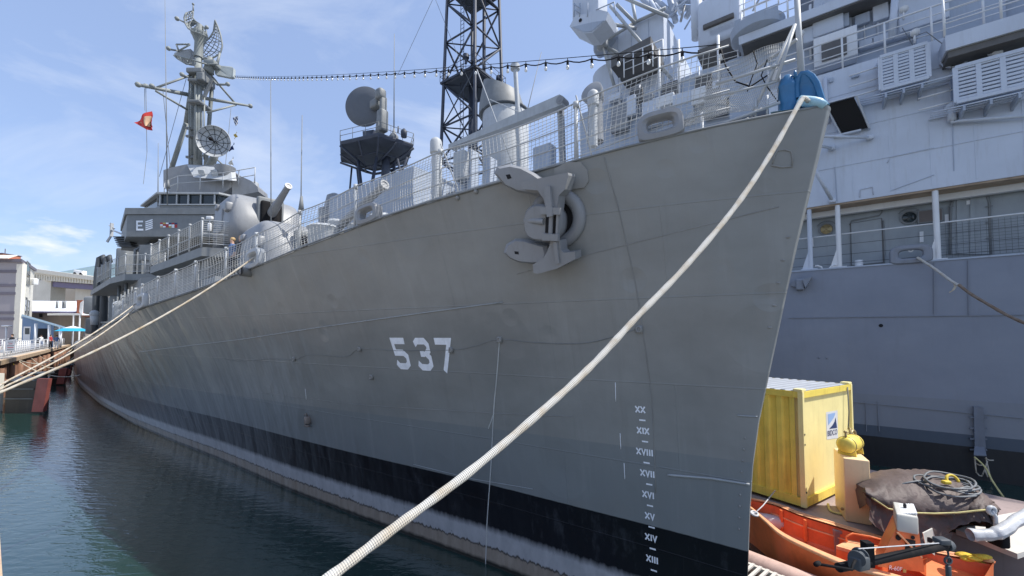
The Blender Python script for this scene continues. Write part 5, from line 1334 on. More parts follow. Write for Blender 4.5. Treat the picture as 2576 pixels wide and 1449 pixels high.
# outrigger platform at the upper left with girders
oP = -.6
mb = MB(); mb.prism([onK(1433, 66, oP), onK(1448, 38, oP), onK(1478, 34, oP), onK(1500, 22, oP), onK(1530, 30, oP), onK(1524, 50, oP), onK(1490, 82, oP), onK(1470, 84, oP)], CN*-1.1); plat = Q(mb, 'outrigger_platform', cruiser_up)
mb = MB(); mb.prism([onK(1440, 68, oP + .01), onK(1475, 60, oP + .01), onK(1492, 56, oP + .01), onK(1520, 52, oP + .01), onK(1489, 79, oP + .01), onK(1472, 81, oP + .01)], CN*.02); Q(mb, 'platform_belly', cruiser_mid, plat)
mb = MB(); mb.lathe(onK(1460, 51, oP + .02), CN, [(0, .09), (.02, .09)], 12); Q(mb, 'platform_hole', black_void, plat)
mb = MB(); mb.rbox(onK(1484, 8, oP - .8), CA*.75, CN*.6, Z*1.3, .1); Q(mb, 'platform_house', cruiser_up, plat, True)
mb = MB()
for x in (1444, 1458, 1478): mb.tube(onK(x, 42, oP), onK(x + 1, 8, oP), .035, None, 6)
mb.tube(onK(1444, 10, oP), onK(1460, 22, oP), .03, None, 6); mb.tube(onK(1444, 24, oP), onK(1460, 34, oP), .03, None, 6); mb.tube(onK(1500, 25, oP), onK(1545, 5, oP), .03, None, 6); mb.tube(onK(1545, 5, oP), onK(1550, 40, oP), .03, None, 6)
Q(mb, 'platform_rail', cruiser_mid, plat, True)
gm = paint('girder_grey', (.38, .40, .41), var=.12)
for q0, q1, o0, o1 in (((1490, 82), (1514, 110), -.8, -2.5), ((1514, 110), (1585, 175), -2.5, -3.1), ((1514, 108), (1545, 215), -2.5, -2.2), ((1514, 108), (1600, 55), -2.5, -3), ((1516, 112), (1600, 160), -2.5, -3.1), ((1525, 58), (1600, 72), -1.2, -3), ((1535, 15), (1690, 200), -1.8, -3.0), ((1500, 72), (1518, 106), -.9, -2.5), ((1600, 55), (1675, 20), -3, -3.1), ((1600, 57), (1590, 0), -3, -3.3), ((1560, -10), (1680, 42), -2, -3.1), ((1550, 10), (1600, 60), -2, -3), ((1480, 45), (1516, 110), -1.6, -2.5)):
    mb = MB(); mb.tube(onK(*q0, o0), onK(*q1, o1), .085, .085, 8); Q(mb, 'outrigger_girder', gm, smooth=True)
mb = MB(); mb.rbox(onK(1516, 110, -2.5), CA*.3, CN*.2, Z*.3, .1); Q(mb, 'girder_node', gm, smooth=True)
mb = MB(); c = onK(1524, 95, -3.2); mb.lathe(c, CN, [(0, .75), (.5, .7), (.9, .5)], 18); mb.rbox(onK(1512, 118, -3.0), CA*.35, CN*.4, Z*.45, .2); Q(mb, 'searchlight', cruiser_mid, smooth=2)

# ventilation drum with cowl, and tall capped pole
oD = -7
def onKb(px, py): return onK(px, py, oD)
c0 = onKb(1272, 400); c1 = onKb(1272, 293); w1 = (onKb(1322, 340) - onKb(1222, 340)).length/2 * .88
mb = MB(); h_ = c1.z - c0.z; mb.lathe(V((c1.x, c1.y, c0.z - 3)), Z, [(0, w1), (h_ + 3, w1), (h_ + 3.35, w1*.9), (h_ + 3.6, w1*.7)], 30); Q(mb, 'ventilator_drum', deck_white, smooth=2)
mb = MB(); mb.torus(c1 + Z*.15, CA, CN, w1*.98, .14, 30, 8); Q(mb, 'drum_band', dark_steel, smooth=True)
mb = MB(); k1 = onKb(1262, 292); mb.loft([[k1 + CA*(rr*w1*math.cos(a)) + CN*(rr*w1*math.sin(a)) + Z*(hh + tilt*math.cos(a)) for a in [2*math.pi*i/24 for i in range(24)]] for hh, rr, tilt in ((0, 1.0, .0), (.8, .98, .15), (1.7, .86, .45), (2.3, .80, .7), (2.3, .74, .7), (1.2, .7, .4))]); Q(mb, 'funnel_cowl', mid_grey, smooth=2)
mb = MB(); pb = onK(1310, 405, -5.5); pt_ = onK(1296, 168, -5.5); mb.tube(pb - Z*2, pb.lerp(pt_, .55), .24, .22, 14); mb.tube(pb.lerp(pt_, .55), pt_, .17, .16, 12); mb.lathe(pt_, Z, [(-.25, .2), (-.2, .34), (.12, .34), (.16, .28), (.22, .1)], 16); Q(mb, 'capped_mast', deck_white, smooth=2)
# boat crane: tapering box jib over the rail, hinged on a post
oC = -1.6
a_, c_ = onK(1128, 368, oC), onK(1408, 252, oC); d = (c_ - a_).normalized(); upj = d.cross(CN).normalized(); upj = upj if upj.z > 0 else -upj
mb = MB(); mb.prism([a_ - upj*.13, a_ + upj*.13, a_.lerp(c_, .6) + upj*.28, c_ + upj*.34, c_ + d*.26 + upj*.1, c_ - upj*.30 + d*.12, a_.lerp(c_, .6) - upj*.26], CN*-.55); jib = Q(mb, 'crane_jib', deck_white)
mb = MB(); mb.lathe(c_ + d*.02 + CN*.04, -CN, [(0, .24), (.65, .24)], 18); mb.lathe(c_ + CN*.06, -CN, [(0, .1), (.7, .1)], 12); Q(mb, 'jib_sheave', gun_grey, jib, 2)
mb = MB(); mb.bar(onK(1410, 262, oC - .8), onK(1416, 430, oC - .8), .30, .3); Q(mb, 'crane_post', gun_grey)
mb = MB(); q = onK(1160, 385, oC - .2); mb.rbox(q - Z*.9, CA*.5, CN*.35, Z*1.0, .2); Q(mb, 'crane_base', deck_white, smooth=True)
mb = MB()
for q0, q1 in (((1200, 175), (1292, 420)), ((1232, 250), (1352, 302))):
    mb.tube(onK(*q0, -3), onK(*q1, -3), .03, None, 6)
Q(mb, 'stay_wire', deck_white, smooth=True)
krail(kz(1880, 280, -.2)[0], kz(1130, 440, -.2)[0], -.2, ZD + .05, 1.1, 20, 3, 'deck_railing', deck_white)
for px, py0, py1, w_ in ((1165, 440, 500, .8), (1235, 400, 470, .5), (1370, 370, 420, 1.2), (1190, 380, 470, .35), (1290, 420, 470, .5)):
    a_ = onK(px, py1, -2.5); c_ = onK(px, py0, -2.5); mb = MB(); mb.rbox(V((c_.x, c_.y, (ZD + c_.z)/2)), CA*w_/2, CN*.4, Z*max(.3, (c_.z - ZD)/2), .08); Q(mb, 'deck_gear', cruiser_mid, smooth=True)

# --- the tall black lattice mast
oM = -10
base_c = kco(onK(1190, 300, oM)); tM = base_c[0]
lm = bpy.data.objects.new('lattice_mast', None); SC.collection.objects.link(lm); lm.parent = cr
lat_m = paint('dark_lattice_paint', (.040, .05, .075), var=.25)
def leg(k, z):
    f = (z - 18) / 22; hw = 2.15 - .50*f
    return K(tM + (hw if k in (1, 2) else -hw), oM + (hw if k in (0, 1) else -hw), z)
zs = [13, 17, 20.2, 23.5, 27.6, 31.6, 35.4, 39, 42.5]
for k in range(4):
    mb = MB(); mb.tube(leg(k, 7), leg(k, 43), .17, .14, 10); Q(mb, 'mast_leg', lat_m, lm, True)
mb = MB()
for i, (za_, zb2) in enumerate(zip(zs, zs[1:])):
    for k in range(4):
        l = (k + 1) % 4; mb.tube(leg(k, za_), leg(l, za_), .085, None, 6)
        if i % 2: mb.tube(leg(k, za_), leg(l, zb2), .095, None, 6)
        else: mb.tube(leg(l, za_), leg(k, zb2), .095, None, 6)
        if k < 2: mb.tube(leg(l, za_), leg(k, zb2), .06, None, 6) if i % 3 == 0 else None
    mb.tube(leg(0, zb2), leg(2, zb2), .06, None, 6); mb.tube(leg(1, zb2), leg(3, zb2), .06, None, 6)
Q(mb, 'mast_brace', lat_m, lm, True)
for z, e in ((27.6, .35), (37.0, .6)):
    mb = MB(); q = [leg(k, z) for k in range(4)]; cc_ = sum(q, V())/4; q = [p + (p - cc_).normalized()*e for p in q]; mb.prism(q, Z*.18); pf = Q(mb, 'mast_platform', lat_m, lm)
    mb = MB()
    for i in range(4):
        a_, c_ = q[i], q[(i+1) % 4]
        for h in (.5, 1.0): mb.tube(a_ + Z*(.18 + h), c_ + Z*(.18 + h), .025, None, 5)
        for j in range(4): p_ = a_.lerp(c_, j/4) + Z*.18; mb.tube(p_, p_ + Z, .025, None, 5)
    Q(mb, 'platform_rail', lat_m, pf, True)
mb = MB(); p = K(tM + .3, oM + 1.2, 0)
for s_ in (-.2, .2): mb.tube(p + CA*s_ + Z*8, p + CA*s_ + Z*42, .03, None, 5)
for k in range(90): z = 8 + k*.38; mb.bar(p + CA*-.2 + Z*z, p + CA*.2 + Z*z, .03)
Q(mb, 'mast_ladder', lat_m, lm)
mb = MB(); mb.tube(K(tM, oM, 7), K(tM, oM, 27.6), .5, .42, 14); mb.tube(K(tM - .9, oM - .5, 20), K(tM - .9, oM - .5, 43), .16, None, 8); Q(mb, 'cable_trunk', lat_m, lm, True)
for z, s_, o_ in ((28.1, -1.2, 2.3), (28.1, 1.0, -2.2), (28.2, -1.6, -1.9), (37.4, -1.2, 2), (37.6, 1.4, -1.2)):
    mb = MB(); c = K(tM + s_, oM + o_, z); mb.lathe(c, Z, [(0, .1), (.4, .12), (.5, .3), (.8, .28), (.85, .1)], 12); Q(mb, 'signal_light', lat_m, lm, 2)
mb = MB(); mb.lathe(K(tM - 1.2, oM + .2, 36.2), Z, [(0, .3), (.3, 1.3), (1.2, 1.5), (1.4, 1.3)], 18); Q(mb, 'lookout_drum', lat_m, lm, 2)

# --- missile radar tower further aft: dish, pedestal, six-sided platform, splayed legs
oR = -9
Rt = kco(onK(945, 385, oR)); tRt, zRt = Rt[0], Rt[2]
rt_ = bpy.data.objects.new('radar_tower', None); SC.collection.objects.link(rt_); rt_.parent = cr
rd_m = paint('radar_tower_grey', (.05, .06, .085), var=.2)
def rp(px, py, o=oR): return onK(px, py, o)
mb = MB()
pf = [(858, 385, -6.5), (905, 350, -8), (960, 352, -9), (1040, 370, -10), (1082, 385, -9), (1020, 398, -7), (930, 396, -6)]
cc_ = K(tRt, oR, zRt); hexp = [cc_ + CA*(5.2*math.cos(a)) + CN*(3.8*math.sin(a)) for a in [2*math.pi*i/6 + .35 for i in range(6)]]
mb.loft([[p.lerp(cc_, .02) - Z*.22 for p in hexp], [p for p in hexp], [p + Z*.14 for p in hexp]]); plt = Q(mb, 'radar_platform', rd_m, rt_)
mb = MB()
for i in range(6):
    a_, c_ = hexp[i] + Z*.18, hexp[(i+1) % 6] + Z*.18
    for h in (.55, 1.1): mb.tube(a_ + Z*h, c_ + Z*h, .03, None, 5)
    for j in range(3): p_ = a_.lerp(c_, j/3); mb.tube(p_, p_ + Z*1.1, .03, None, 5)
Q(mb, 'platform_rail', mid_grey, plt, True)
mb = MB()
for i in range(6):
    g0 = hexp[i].lerp(cc_, .5) - Z*1.4; g1 = K(tRt, oR, 9) + (hexp[(i + (1 if i % 2 else -1)) % 6] - cc_)*.62; g1.z = 8; mb.tube(g0, g1, .17, .17, 8)
for i in range(6):
    mb.bar(hexp[i] - Z*.3, cc_ - Z*1.9 + (hexp[i] - cc_)*.28, .16, .22); mb.bar((hexp[i] + hexp[(i+1) % 6])/2 - Z*.3, cc_ - Z*1.9 + (hexp[i] - cc_)*.28, .16)
    mb.bar(hexp[i].lerp(cc_, .45) - Z*1.0, hexp[(i+1) % 6].lerp(cc_, .45) - Z*1.0, .16); mb.bar(cc_ - Z*1.9 + (hexp[i] - cc_)*.28, cc_ - Z*1.9 + (hexp[(i+1) % 6] - cc_)*.28, .2)
for zz in (11, 14.5, 17):
    f = (zz - 8)/(zRt - 1.4 - 8); ring_ = [(K(tRt, oR, zz) + (p - cc_)*(.62 + (.5 - .62)*f)) for p in hexp]
    for i in range(6): q_ = ring_[i]; w_ = ring_[(i+1) % 6]; mb.tube(V((q_.x, q_.y, zz)), V((w_.x, w_.y, zz)), .08, None, 6)
Q(mb, 'tower_leg', rd_m, rt_, True)
mb = MB(); mb.tube(rp(972, 395), rp(968, 470), .45, .45, 12); mb.prism([rp(912, 330), rp(940, 326), rp(955, 350), rp(950, 385), rp(915, 380)], CN*-1.6); Q(mb, 'radar_pedestal', rd_m, rt_, True)
dc = rp(917, 268, -8.2); da = V((-.05, -.99, -.10)).normalized()
dr_ = (rp(917, 221, -8.2) - dc).length
mb = MB(); mb.lathe(dc, da, [(-.9, dr_*.12), (-.8, dr_*.4), (-.5, dr_*.8), (-.15, dr_), (0, dr_*1.015), (.04, dr_*.99), (.06, dr_*.5), (.06, .02)], 44); Q(mb, 'radar_dish', paint('dish_grey', (.115, .128, .15), var=.07), rt_, 2)
mb = MB(); mb.rbox(rp(957, 238, -8.2), CA*.55, CN*.5, Z*.6, .35); mb.rbox(rp(964, 272, -8.4), CA*.24, CN*.4, Z*1.3, .2); mb.rbox(rp(945, 262, -8.6), CA*.7, CN*.4, Z*.5, .25); mb.rbox(rp(962, 305, -8.4), CA*.5, CN*.5, Z*1.2, .25); mb.tube(rp(955, 345, -8.4), rp(958, 290, -8.4), .5, .4, 12); Q(mb, 'radar_housing', mid_grey, rt_, True)
for px, py0, py1 in ((991, 330, 85), ):
    mb = MB(); mb.tube(rp(px, py0), rp(px + 1, py1), .07, .03, 6); mb.lathe(rp(px, py0) - Z*1.2, Z, [(0, .45), (.6, .5), (1.0, .2), (1.5, .08)], 12); Q(mb, 'whip_aerial', mid_grey, rt_, True)
mb = MB(); mb.tube(rp(1001, 335), rp(1002, 318), .08, None, 6); mb.lathe(rp(1016, 345), Z, [(0, .3), (.6, .35), (.9, .1)], 10); Q(mb, 'signal_light', rd_m, rt_, True)
for q0, q1 in (((1000, 400), (1022, 500)), ((1025, 395), (985, 500)), ((885, 420), (878, 500))): mb = MB(); mb.tube(rp(*q0), rp(*q1), .12, None, 6); Q(mb, 'tower_strut', rd_m, rt_, True)
# after superstructure below the tower, seen through the net
slab('after_house', kz(1040, 460, -4)[0], kz(830, 480, -4)[0], -4, -14, ZD, onK(900, 470, -4).z, cruiser_mid)
slab('after_house', kz(1030, 420, -3)[0] - 12, kz(1060, 460, -3)[0] + 1, -3, -12, ZD, ZD + 2.6, cruiser_mid)
mb = MB(); p = onK(842, 494, -6); mb.lathe(V((p.x, p.y, ZD)), Z, [(0, 1.6), (p.z - ZD - 1.6, 1.6), (p.z - ZD - 1.4, 1.1), (p.z - ZD, .8), (p.z - ZD + .3, .3)], 20); Q(mb, 'after_director', gun_grey, smooth=2)
for px, y0, x1, y1 in ((1362, 131, 1290, 430),): 
    mb = MB(); mb.tube(onK(x1, y1, -7), onK(px, y0, -7), .05, .02, 5); Q(mb, 'whip_aerial', mid_grey, smooth=True)
for q0, q1 in (((1088, 0), (1000, 190)), ((1096, 0), (1148, 130)), ((1148, 130), (1200, 250))):
    mb = MB(); mb.tube(onK(*q0, -8), onK(*q1, -8), .022, None, 4); Q(mb, 'wire_aerial', mid_grey)

# ================================================================ FLOATS AND WORK GEAR BETWEEN THE BOWS
ZR = .72                                              # raft deck
cA = at(2022, 1100, 8.2); cA = V((cA.x, cA.y, 0))
cE = V((2.47, 1.56, 0)).normalized(); cS = V((-cE.y, cE.x, 0)); cW, cLn = 2.50, 6.0     # along the end, along the side
zc0 = at(2026, 1279, 8.2).z; zc1 = at(2020, 986, 8.2).z
raft = thing('work_raft', 'mauve sided work raft with a pale deck carrying the yellow container', 'raft', cA + cE*1.5)
def RB(name, pts, z0, z1, mat, bev=0):
    mb = MB(); mb.prism([V((p.x, p.y, z0)) for p in pts], Z*(z1 - z0)); return mb.build(name, mat, raft)
rp0 = cA - cE*.25 - cS*.45
far_r = atz(2600, 1262, ZR)
hullpts = [rp0, rp0 + cS*7.5, rp0 + cS*7.5 + cE*4.2, V((11.2, 8.0, 0)), V((9.2, 5.2, 0)), xy(atz(2392, 1338, ZR)), xy(atz(2300, 1350, ZR)), xy(atz(2100, 1335, ZR))]
RB('raft_hull', hullpts, -.3, ZR - .05, mauve_raft)
ce_ = sum(hullpts, V())/len(hullpts)
RB('raft_deck', [p.lerp(ce_, -.012) for p in hullpts], ZR - .045, ZR + .004, mauve_raft)
RB('deck_sheet', [xy(atz(2405, 1345, ZR)), xy(atz(2500, 1310, ZR)), xy(atz(2610, 1290, ZR)), xy(atz(2640, 1380, ZR)), xy(atz(2560, 1408, ZR))], ZR + .008, ZR + .09, raft_deck)

box = thing('shipping_container', 'yellow corrugated shipping container with a sheet metal roof on the raft', 'container', V((cA.x, cA.y, zc0)))
def CB(mb, name, mat, parent=None, smooth=False): return mb.build(name, mat, parent or box, None, smooth)
def cp(u, v, z): return cA + cE*u + cS*v + Z*(z - cA.z)
mb = MB()                                             # corrugated long side facing the destroyer
row0, row1 = [], []
v = .16; 
while v < cLn - .16:
    for dv, dep in ((0, .0), (.09, .0), (.125, .045), (.215, .045)):
        row0.append(cp(.02 + dep, v + dv, zc0 + .16)); row1.append(cp(.02 + dep, v + dv, zc1 - .13))
    v += .25
mb.grid([row0, row1]); CB(mb, 'corrugated_side', yellow_side)
mb = MB(); mb.box8([cp(.08, .05, zc0 + .1), cp(cW - .04, .05, zc0 + .1), cp(cW - .04, cLn - .03, zc0 + .1), cp(.08, cLn - .03, zc0 + .1), cp(.08, .05, zc1 - .06), cp(cW - .04, .05, zc1 - .06), cp(cW - .04, cLn - .03, zc1 - .06), cp(.08, cLn - .03, zc1 - .06)]); CB(mb, 'end_panel', yellow_end)
for u in (0, cW - .07):
    for v in (0, cLn - .09): mb = MB(); mb.box8([cp(u + a, v + b2, z) for z in (zc0, zc1) for a, b2 in ((0, 0), (.07, 0), (.07, .09), (0, .09))]); CB(mb, 'corner_post', yellow_end)
mb = MB()
def cbar(u0, v0, u1, v1, z0, z1): mb.box8([cp(a, b2, z) for z in (z0, z1) for a, b2 in ((u0, v0), (u1, v0), (u1, v1), (u0, v1))])
for z0, z1 in ((zc0 + .005, zc0 + .17), (zc1 - .13, zc1 - .005)):
    cbar(.005, .092, .06, cLn - .092, z0, z1); cbar(.072, .005, cW - .072, .06, z0, z1); cbar(cW - .06, .092, cW - .005, cLn - .092, z0, z1)
CB(mb, 'frame_rail', yellow_side)
for u in (0, cW - .17):
    mb = MB(); mb.rbox(cp(u + .085, .09, zc1 + .02), cE*.09, cS*.085, Z*.03, .015); CB(mb, 'corner_casting', yellow_end, None, True)
mb = MB(); r0 = []
k = 0; v = .04
rows = []
while v < cLn - .02:
    for dv, dz in ((0, 0), (.07, 0), (.10, .014), (.17, .014)):
        rows.append([cp(.03, v + dv, zc1 + dz - .005), cp(cW - .03, v + dv, zc1 + dz - .005)])
    v += .20
mb.grid(rows); CB(mb, 'roof_sheet', tin_roof)
mb = MB()
for z, v in ((zc1 - .85, -.004), (zc1 - 1.05, -.004), (zc0 + .3, -.004)): mb.lathe(cp(.035, v, z), -cS, [(0, .02), (.004, .02)], 8)
CB(mb, 'lock_hole', black_void)
# company sign: white sheet, pale blue field, navy sail, lettering
def cq(px, py, off=.004): return onplane(px, py, cA - cS*(-.05 + off), cS)
EP = cp(0, .05, 0)
def ep(px, py, off): return onplane(px, py, EP - cS*off, cS)
mb = MB(); mb.poly([ep(2078, 1037, .004), ep(2107, 1032, .004), ep(2108, 1102, .004), ep(2080, 1106, .004)]); sign = CB(mb, 'company_sign', white_paint)
mb = MB(); mb.poly([ep(2083, 1042, .008), ep(2101, 1038, .008), ep(2101, 1042, .008), ep(2097, 1052, .008), ep(2084, 1070, .008)]); CB(mb, 'logo_field', logo_blue, sign)
mb = MB(); mb.poly([ep(2102, 1050, .008), ep(2106, 1076, .008), ep(2086, 1079, .008), ep(2095, 1069, .008), ep(2100, 1060, .008)]); CB(mb, 'logo_sail', logo_navy, sign)
def lettering(txt, a_, b_, n_, mat, parent, name, hh=None):
    """raised text whose base line runs from a_ to b_"""
    cu = bpy.data.curves.new('lettering', 'FONT'); cu.body = txt; cu.size = 1
    ob = bpy.data.objects.new('lettering', cu); SC.collection.objects.link(ob)
    bpy.context.view_layer.update(); dg = bpy.context.evaluated_depsgraph_get(); me = bpy.data.meshes.new_from_object(ob.evaluated_get(dg)); bpy.data.objects.remove(ob)
    xs = [v_.co.x for v_ in me.vertices]; w = max(xs) - min(xs); d = b_ - a_; sc = d.length / w; d.normalize(); u = n_.cross(d).normalized(); u = u if u.z > 0 else -u
    base = parent_base(parent); hs_ = sc if hh is None else hh / .7
    for v_ in me.vertices: v_.co = a_ + d*((v_.co.x - min(xs))*sc) + u*(v_.co.y*hs_) + n_*.004 - base
    me.materials.append(mat); o = bpy.data.objects.new(name, me); SC.collection.objects.link(o); o.parent = parent; return o
lettering('BIDCO', ep(2082, 1097, .006), ep(2106, 1092, .006), -cS, logo_navy, sign, 'sign_lettering')
mb = MB(); mb.path([cp(cW - .30, -.01, zc1 - .05), cp(cW - .33, -.03, zc1 - .6), cp(cW - .38, -.02, zc1 - 1.0)], .012, 5); CB(mb, 'power_lead', hose_black, None, True)
mb = MB(); mb.torus(cp(cW - .30, -.08, zc1 - 1.15), cE, Z, .13, .03, 16, 6); mb.tube(cp(cW - .40, -.06, zc1 - .95), cp(cW - .40, -.06, zc1 - 1.35), .025, None, 6); mb.tube(cp(cW - .42, -.1, zc1 - 1.32), cp(cW - .12, -.1, zc1 - 1.34), .03, None, 6); CB(mb, 'hose_valve', brass_m, None, True)

# steel cabinet in front of the end panel
cabA = at(2147, 1200, 7.7); cabA = V((cabA.x, cabA.y, 0)); cz1 = at(2147, 1155, 7.7).z; cz0 = ZR + .01
e1 = (xy(atz(2083, 1148, cz1)) - xy(atz(2147, 1155, cz1))); e2 = (xy(atz(2194, 1136, cz1)) - xy(atz(2147, 1155, cz1)))
cabA = xy(atz(2147, 1155, cz1))
cab = thing('steel_cabinet', 'peach coloured steel cabinet standing in front of the yellow container end', 'cabinet', V((cabA.x, cabA.y, cz0)))
ctr = cabA + e1/2 + e2/2
mb = MB(); mb.rbox(V((ctr.x, ctr.y, (cz0 + cz1)/2)), e1/2, e2/2 - e1.normalized()*(e2.dot(e1.normalized())/2), Z*(cz1 - cz0)/2, .02); mb.build('cabinet_body', cream_cab, cab, None, True)
n2 = V((e2.y, -e2.x, 0)).normalized(); n2 = n2 if n2.y < 0 else -n2
e2n = e2 - e1.normalized()*e2.dot(e1.normalized()); dd2 = e2n.normalized(); n2 = -e1.normalized(); L2 = e2n.length
def cf(u, z, off=.0): return cabA + dd2*(u*L2) + n2*off + Z*(cz0 + z*(cz1 - cz0))
mb = MB(); mb.prism([cf(.05, .03, .002), cf(.49, .03, .002), cf(.49, .96, .002), cf(.05, .96, .002)], n2*.012); dr1 = mb.build('cabinet_door', yellow_end, cab)
mb = MB(); mb.prism([cf(.51, .03, .002), cf(.96, .03, .002), cf(.96, .96, .002), cf(.51, .96, .002)], n2*.012); dr2 = mb.build('cabinet_door', yellow_end, cab)
mb = MB(); mb.prism([cf(.56, .46, .015), cf(.66, .46, .015), cf(.66, .54, .015), cf(.56, .54, .015)], n2*.02); mb.build('door_handle', black_rub, dr2)
mb = MB(); mb.prism([cf(.10, .68, .016), cf(.40, .68, .016), cf(.40, .90, .016), cf(.10, .90, .016)], n2*.003); lab = mb.build('warning_label', paint('pale_violet_label', (.45, .42, .52)), dr1)
for k in range(4): mb = MB(); mb.prism([cf(.13, .87 - .05*k, .0195), cf(.37 - .05*(k % 2), .87 - .05*k, .0195), cf(.37 - .05*(k % 2), .845 - .05*k, .0195), cf(.13, .845 - .05*k, .0195)], n2*.001); mb.build('label_line', logo_navy, lab)
mb = MB(); nl = -dd2; c = cabA + e1*.5 + nl*.004 + Z*(cz0 + .22); mb.lathe(c, nl, [(0, .03), (.01, .025)], 10); mb.build('cabinet_plug', brass_m, cab)
# small air receiver on top
ta = V((ctr.x, ctr.y, cz1 + .20)); tx = cE
tank = thing('air_tank', 'small yellow horizontal air tank on top of the steel cabinet', 'tank', V((ctr.x, ctr.y, cz1 + .003)))
TR = .155
mb = MB(); mb.lathe(ta - tx*.28, tx, [(0, .02), (.01, TR*.5), (.035, TR*.8), (.08, TR), (.48, TR), (.53, TR*.8), (.555, TR*.5), (.56, .02)], 24); mb.build('tank_shell', yellow_side, tank, None, 2)
mb = MB(); mb.torus(ta - tx*.18, cS, Z, TR + .003, .008, 24, 6); mb.torus(ta + tx*.14, cS, Z, TR + .003, .008, 24, 6); mb.build('tank_strap', brass_m, tank, None, True)
for k in (-1, 1): mb = MB(); mb.prism([ta + tx*(.17*k) - cS*.13 - Z*.05, ta + tx*(.17*k) + cS*.13 - Z*.05, ta + tx*(.17*k) + cS*.15 - Z*.197, ta + tx*(.17*k) - cS*.15 - Z*.197], tx*.02); mb.build('tank_foot', yellow_side, tank)
mb = MB(); mb.tube(ta - tx*.2 + Z*.1, ta - tx*.2 + Z*.24, .02, None, 8); mb.ball(ta - tx*.21 + Z*.25, .03, 8); mb.tube(ta - tx*.2 + Z*.22, ta - tx*.08 + Z*.22, .012, None, 6); mb.build('tank_valve', brass_m, tank, None, True)

# hose lying round the foot of the cabinet
def lay(name, pts, r, mat, label, cat): o = rope_tube(pts, r, 8, 60).build(name, mat, None, None, True); return tag(o, label, cat)
lay('deck_hose', [atz(2083, 1268, ZR + .03), atz(2090, 1285, ZR + .03), atz(2118, 1293, ZR + .03), atz(2150, 1290, ZR + .03), atz(2180, 1281, ZR + .03), atz(2196, 1272, ZR + .05)], .022, yellow_rope, 'yellow hose lying round the foot of the peach cabinet', 'hose')

# brown tarpaulin over a machine, tied with a cord, with a coil of hose on it
tb_ = at(2350, 1290, 6.9); tarp = thing('covered_machine', 'lumpy machine under a brown tarpaulin beside the orange boat', 'covered machine', V((tb_.x, tb_.y, ZR)))
top_px = [(2170, 1224), (2205, 1210), (2245, 1204), (2290, 1200), (2335, 1206), (2385, 1208), (2420, 1216), (2452, 1225), (2478, 1243), (2496, 1264), (2503, 1290)]
mid_px = [(2178, 1240), (2208, 1262), (2248, 1275), (2290, 1281), (2335, 1286), (2385, 1290), (2420, 1288), (2452, 1282), (2480, 1280), (2500, 1290), (2508, 1300)]
low_px = [(2192, 1258), (2188, 1310), (2232, 1345), (2285, 1352), (2335, 1352), (2385, 1344), (2415, 1328), (2450, 1312), (2478, 1310), (2500, 1318), (2512, 1325)]
secs = []
N_ = len(top_px)
for i in range(N_):
    f = i/(N_ - 1); Yf = 7.0 - .55*f; dep = 1.0 + .5*math.sin(math.pi*f)
    T_, M_, L_ = at(*top_px[i], Yf + .40), at(*mid_px[i], Yf - .02), at(*low_px[i], Yf - .05)
    bk_ = V((.35, .75, 0)); j = lambda: V((random.uniform(-.02, .02), random.uniform(-.03, .03), random.uniform(-.02, .02)))
    B1 = T_ + bk_*dep*.6 - Z*.05; B2 = T_ + bk_*dep*.95 - Z*.35; B3 = V((B2.x + .1, B2.y + .05, ZR))
    ctrl = [B3, B2, B1, T_, (T_*.45 + M_*.55) + V((0, -.06, .05)), M_, M_.lerp(L_, .25) + V((0, .09, 0)), M_.lerp(L_, .7) + V((0, .05, 0)), V((L_.x, L_.y, max(L_.z, ZR + .01)))]
    secs.append([p + j() for p in ctrl])
fine = []
for i in range(N_ - 1):
    for k in range(5):
        f = k/5; fine.append([a.lerp(c, f) + V((0, -.035*math.sin(7*i + 3*q + 9*f), .022*math.sin(5*i + 2*q + 8*f))) * (1 if 3 < q < 8 else .4) for q, (a, c) in enumerate(zip(secs[i], secs[i+1]))])
fine.append(secs[-1])
ff = []
for row in fine:
    r2__ = []
    for a, c in zip(row, row[1:]): r2__ += [a, a.lerp(c, .5)]
    ff.append(r2__ + [row[-1]])
mb = MB(); mb.grid(ff); mb.poly(ff[0]); mb.poly(ff[-1]); mb.build('tarpaulin', tarp_brown, tarp, None, True)
mb = MB(); mb.path([at(x, y, Y) for x, y, Y in ((2193, 1252, 6.95), (2235, 1280, 6.86), (2290, 1290, 6.76), (2350, 1292, 6.68), (2410, 1290, 6.58), (2455, 1285, 6.5), (2490, 1282, 6.42))], .014, 6); mb.build('tie_cord', yellow_rope, tarp, None, True)
mb = MB(); c = at(2494, 1284, 6.36); mb.torus(c, V((1, 0, 0)), Z, .05, .03, 12, 6); mb.path([c, c + V((.06, 0, -.1)), c + V((.03, -.02, -.24))], .03, 6); mb.build('tarp_knot', silver_tarp, tarp, None, True)
mb = MB(); c = V((7.72, 6.45, ZR + .25)); c = at(2510, 1345, 6.45); mb.rbox(c, V((.07, 0, 0)), V((0, .12, 0)), Z*.17, .04); mb.build('machine_foot', black_rub, tarp, None, True)
coil = thing('hose_coil', 'dark hose coiled on top of the brown tarpaulin', 'hose', at(2385, 1226, 7.1))
mb = MB(); c = at(2388, 1227, 7.02); pts = []
for k in range(150):
    a = k*.21; rr = .30 + .06*math.sin(k*.37) + .05*math.sin(k*.11); pts.append(c + V((1, -.1, 0))*(rr*math.cos(a)*1.15) + V((.12, 1, .16))*(rr*.85*math.sin(a)) + Z*(.0009*k + .012*math.sin(k*.9)))
mb.path(pts, .0165, 6); mb.build('hose_turns', hose_black, coil, None, True)
mb = MB(); mb.path([c + V((-.28, .1, .06)), c + V((-.42, .1, .08)), c + V((-.6, .12, .04)), c + V((-.75, .15, -.02))], .016, 6); mb.build('hose_end', hose_black, coil, None, True)
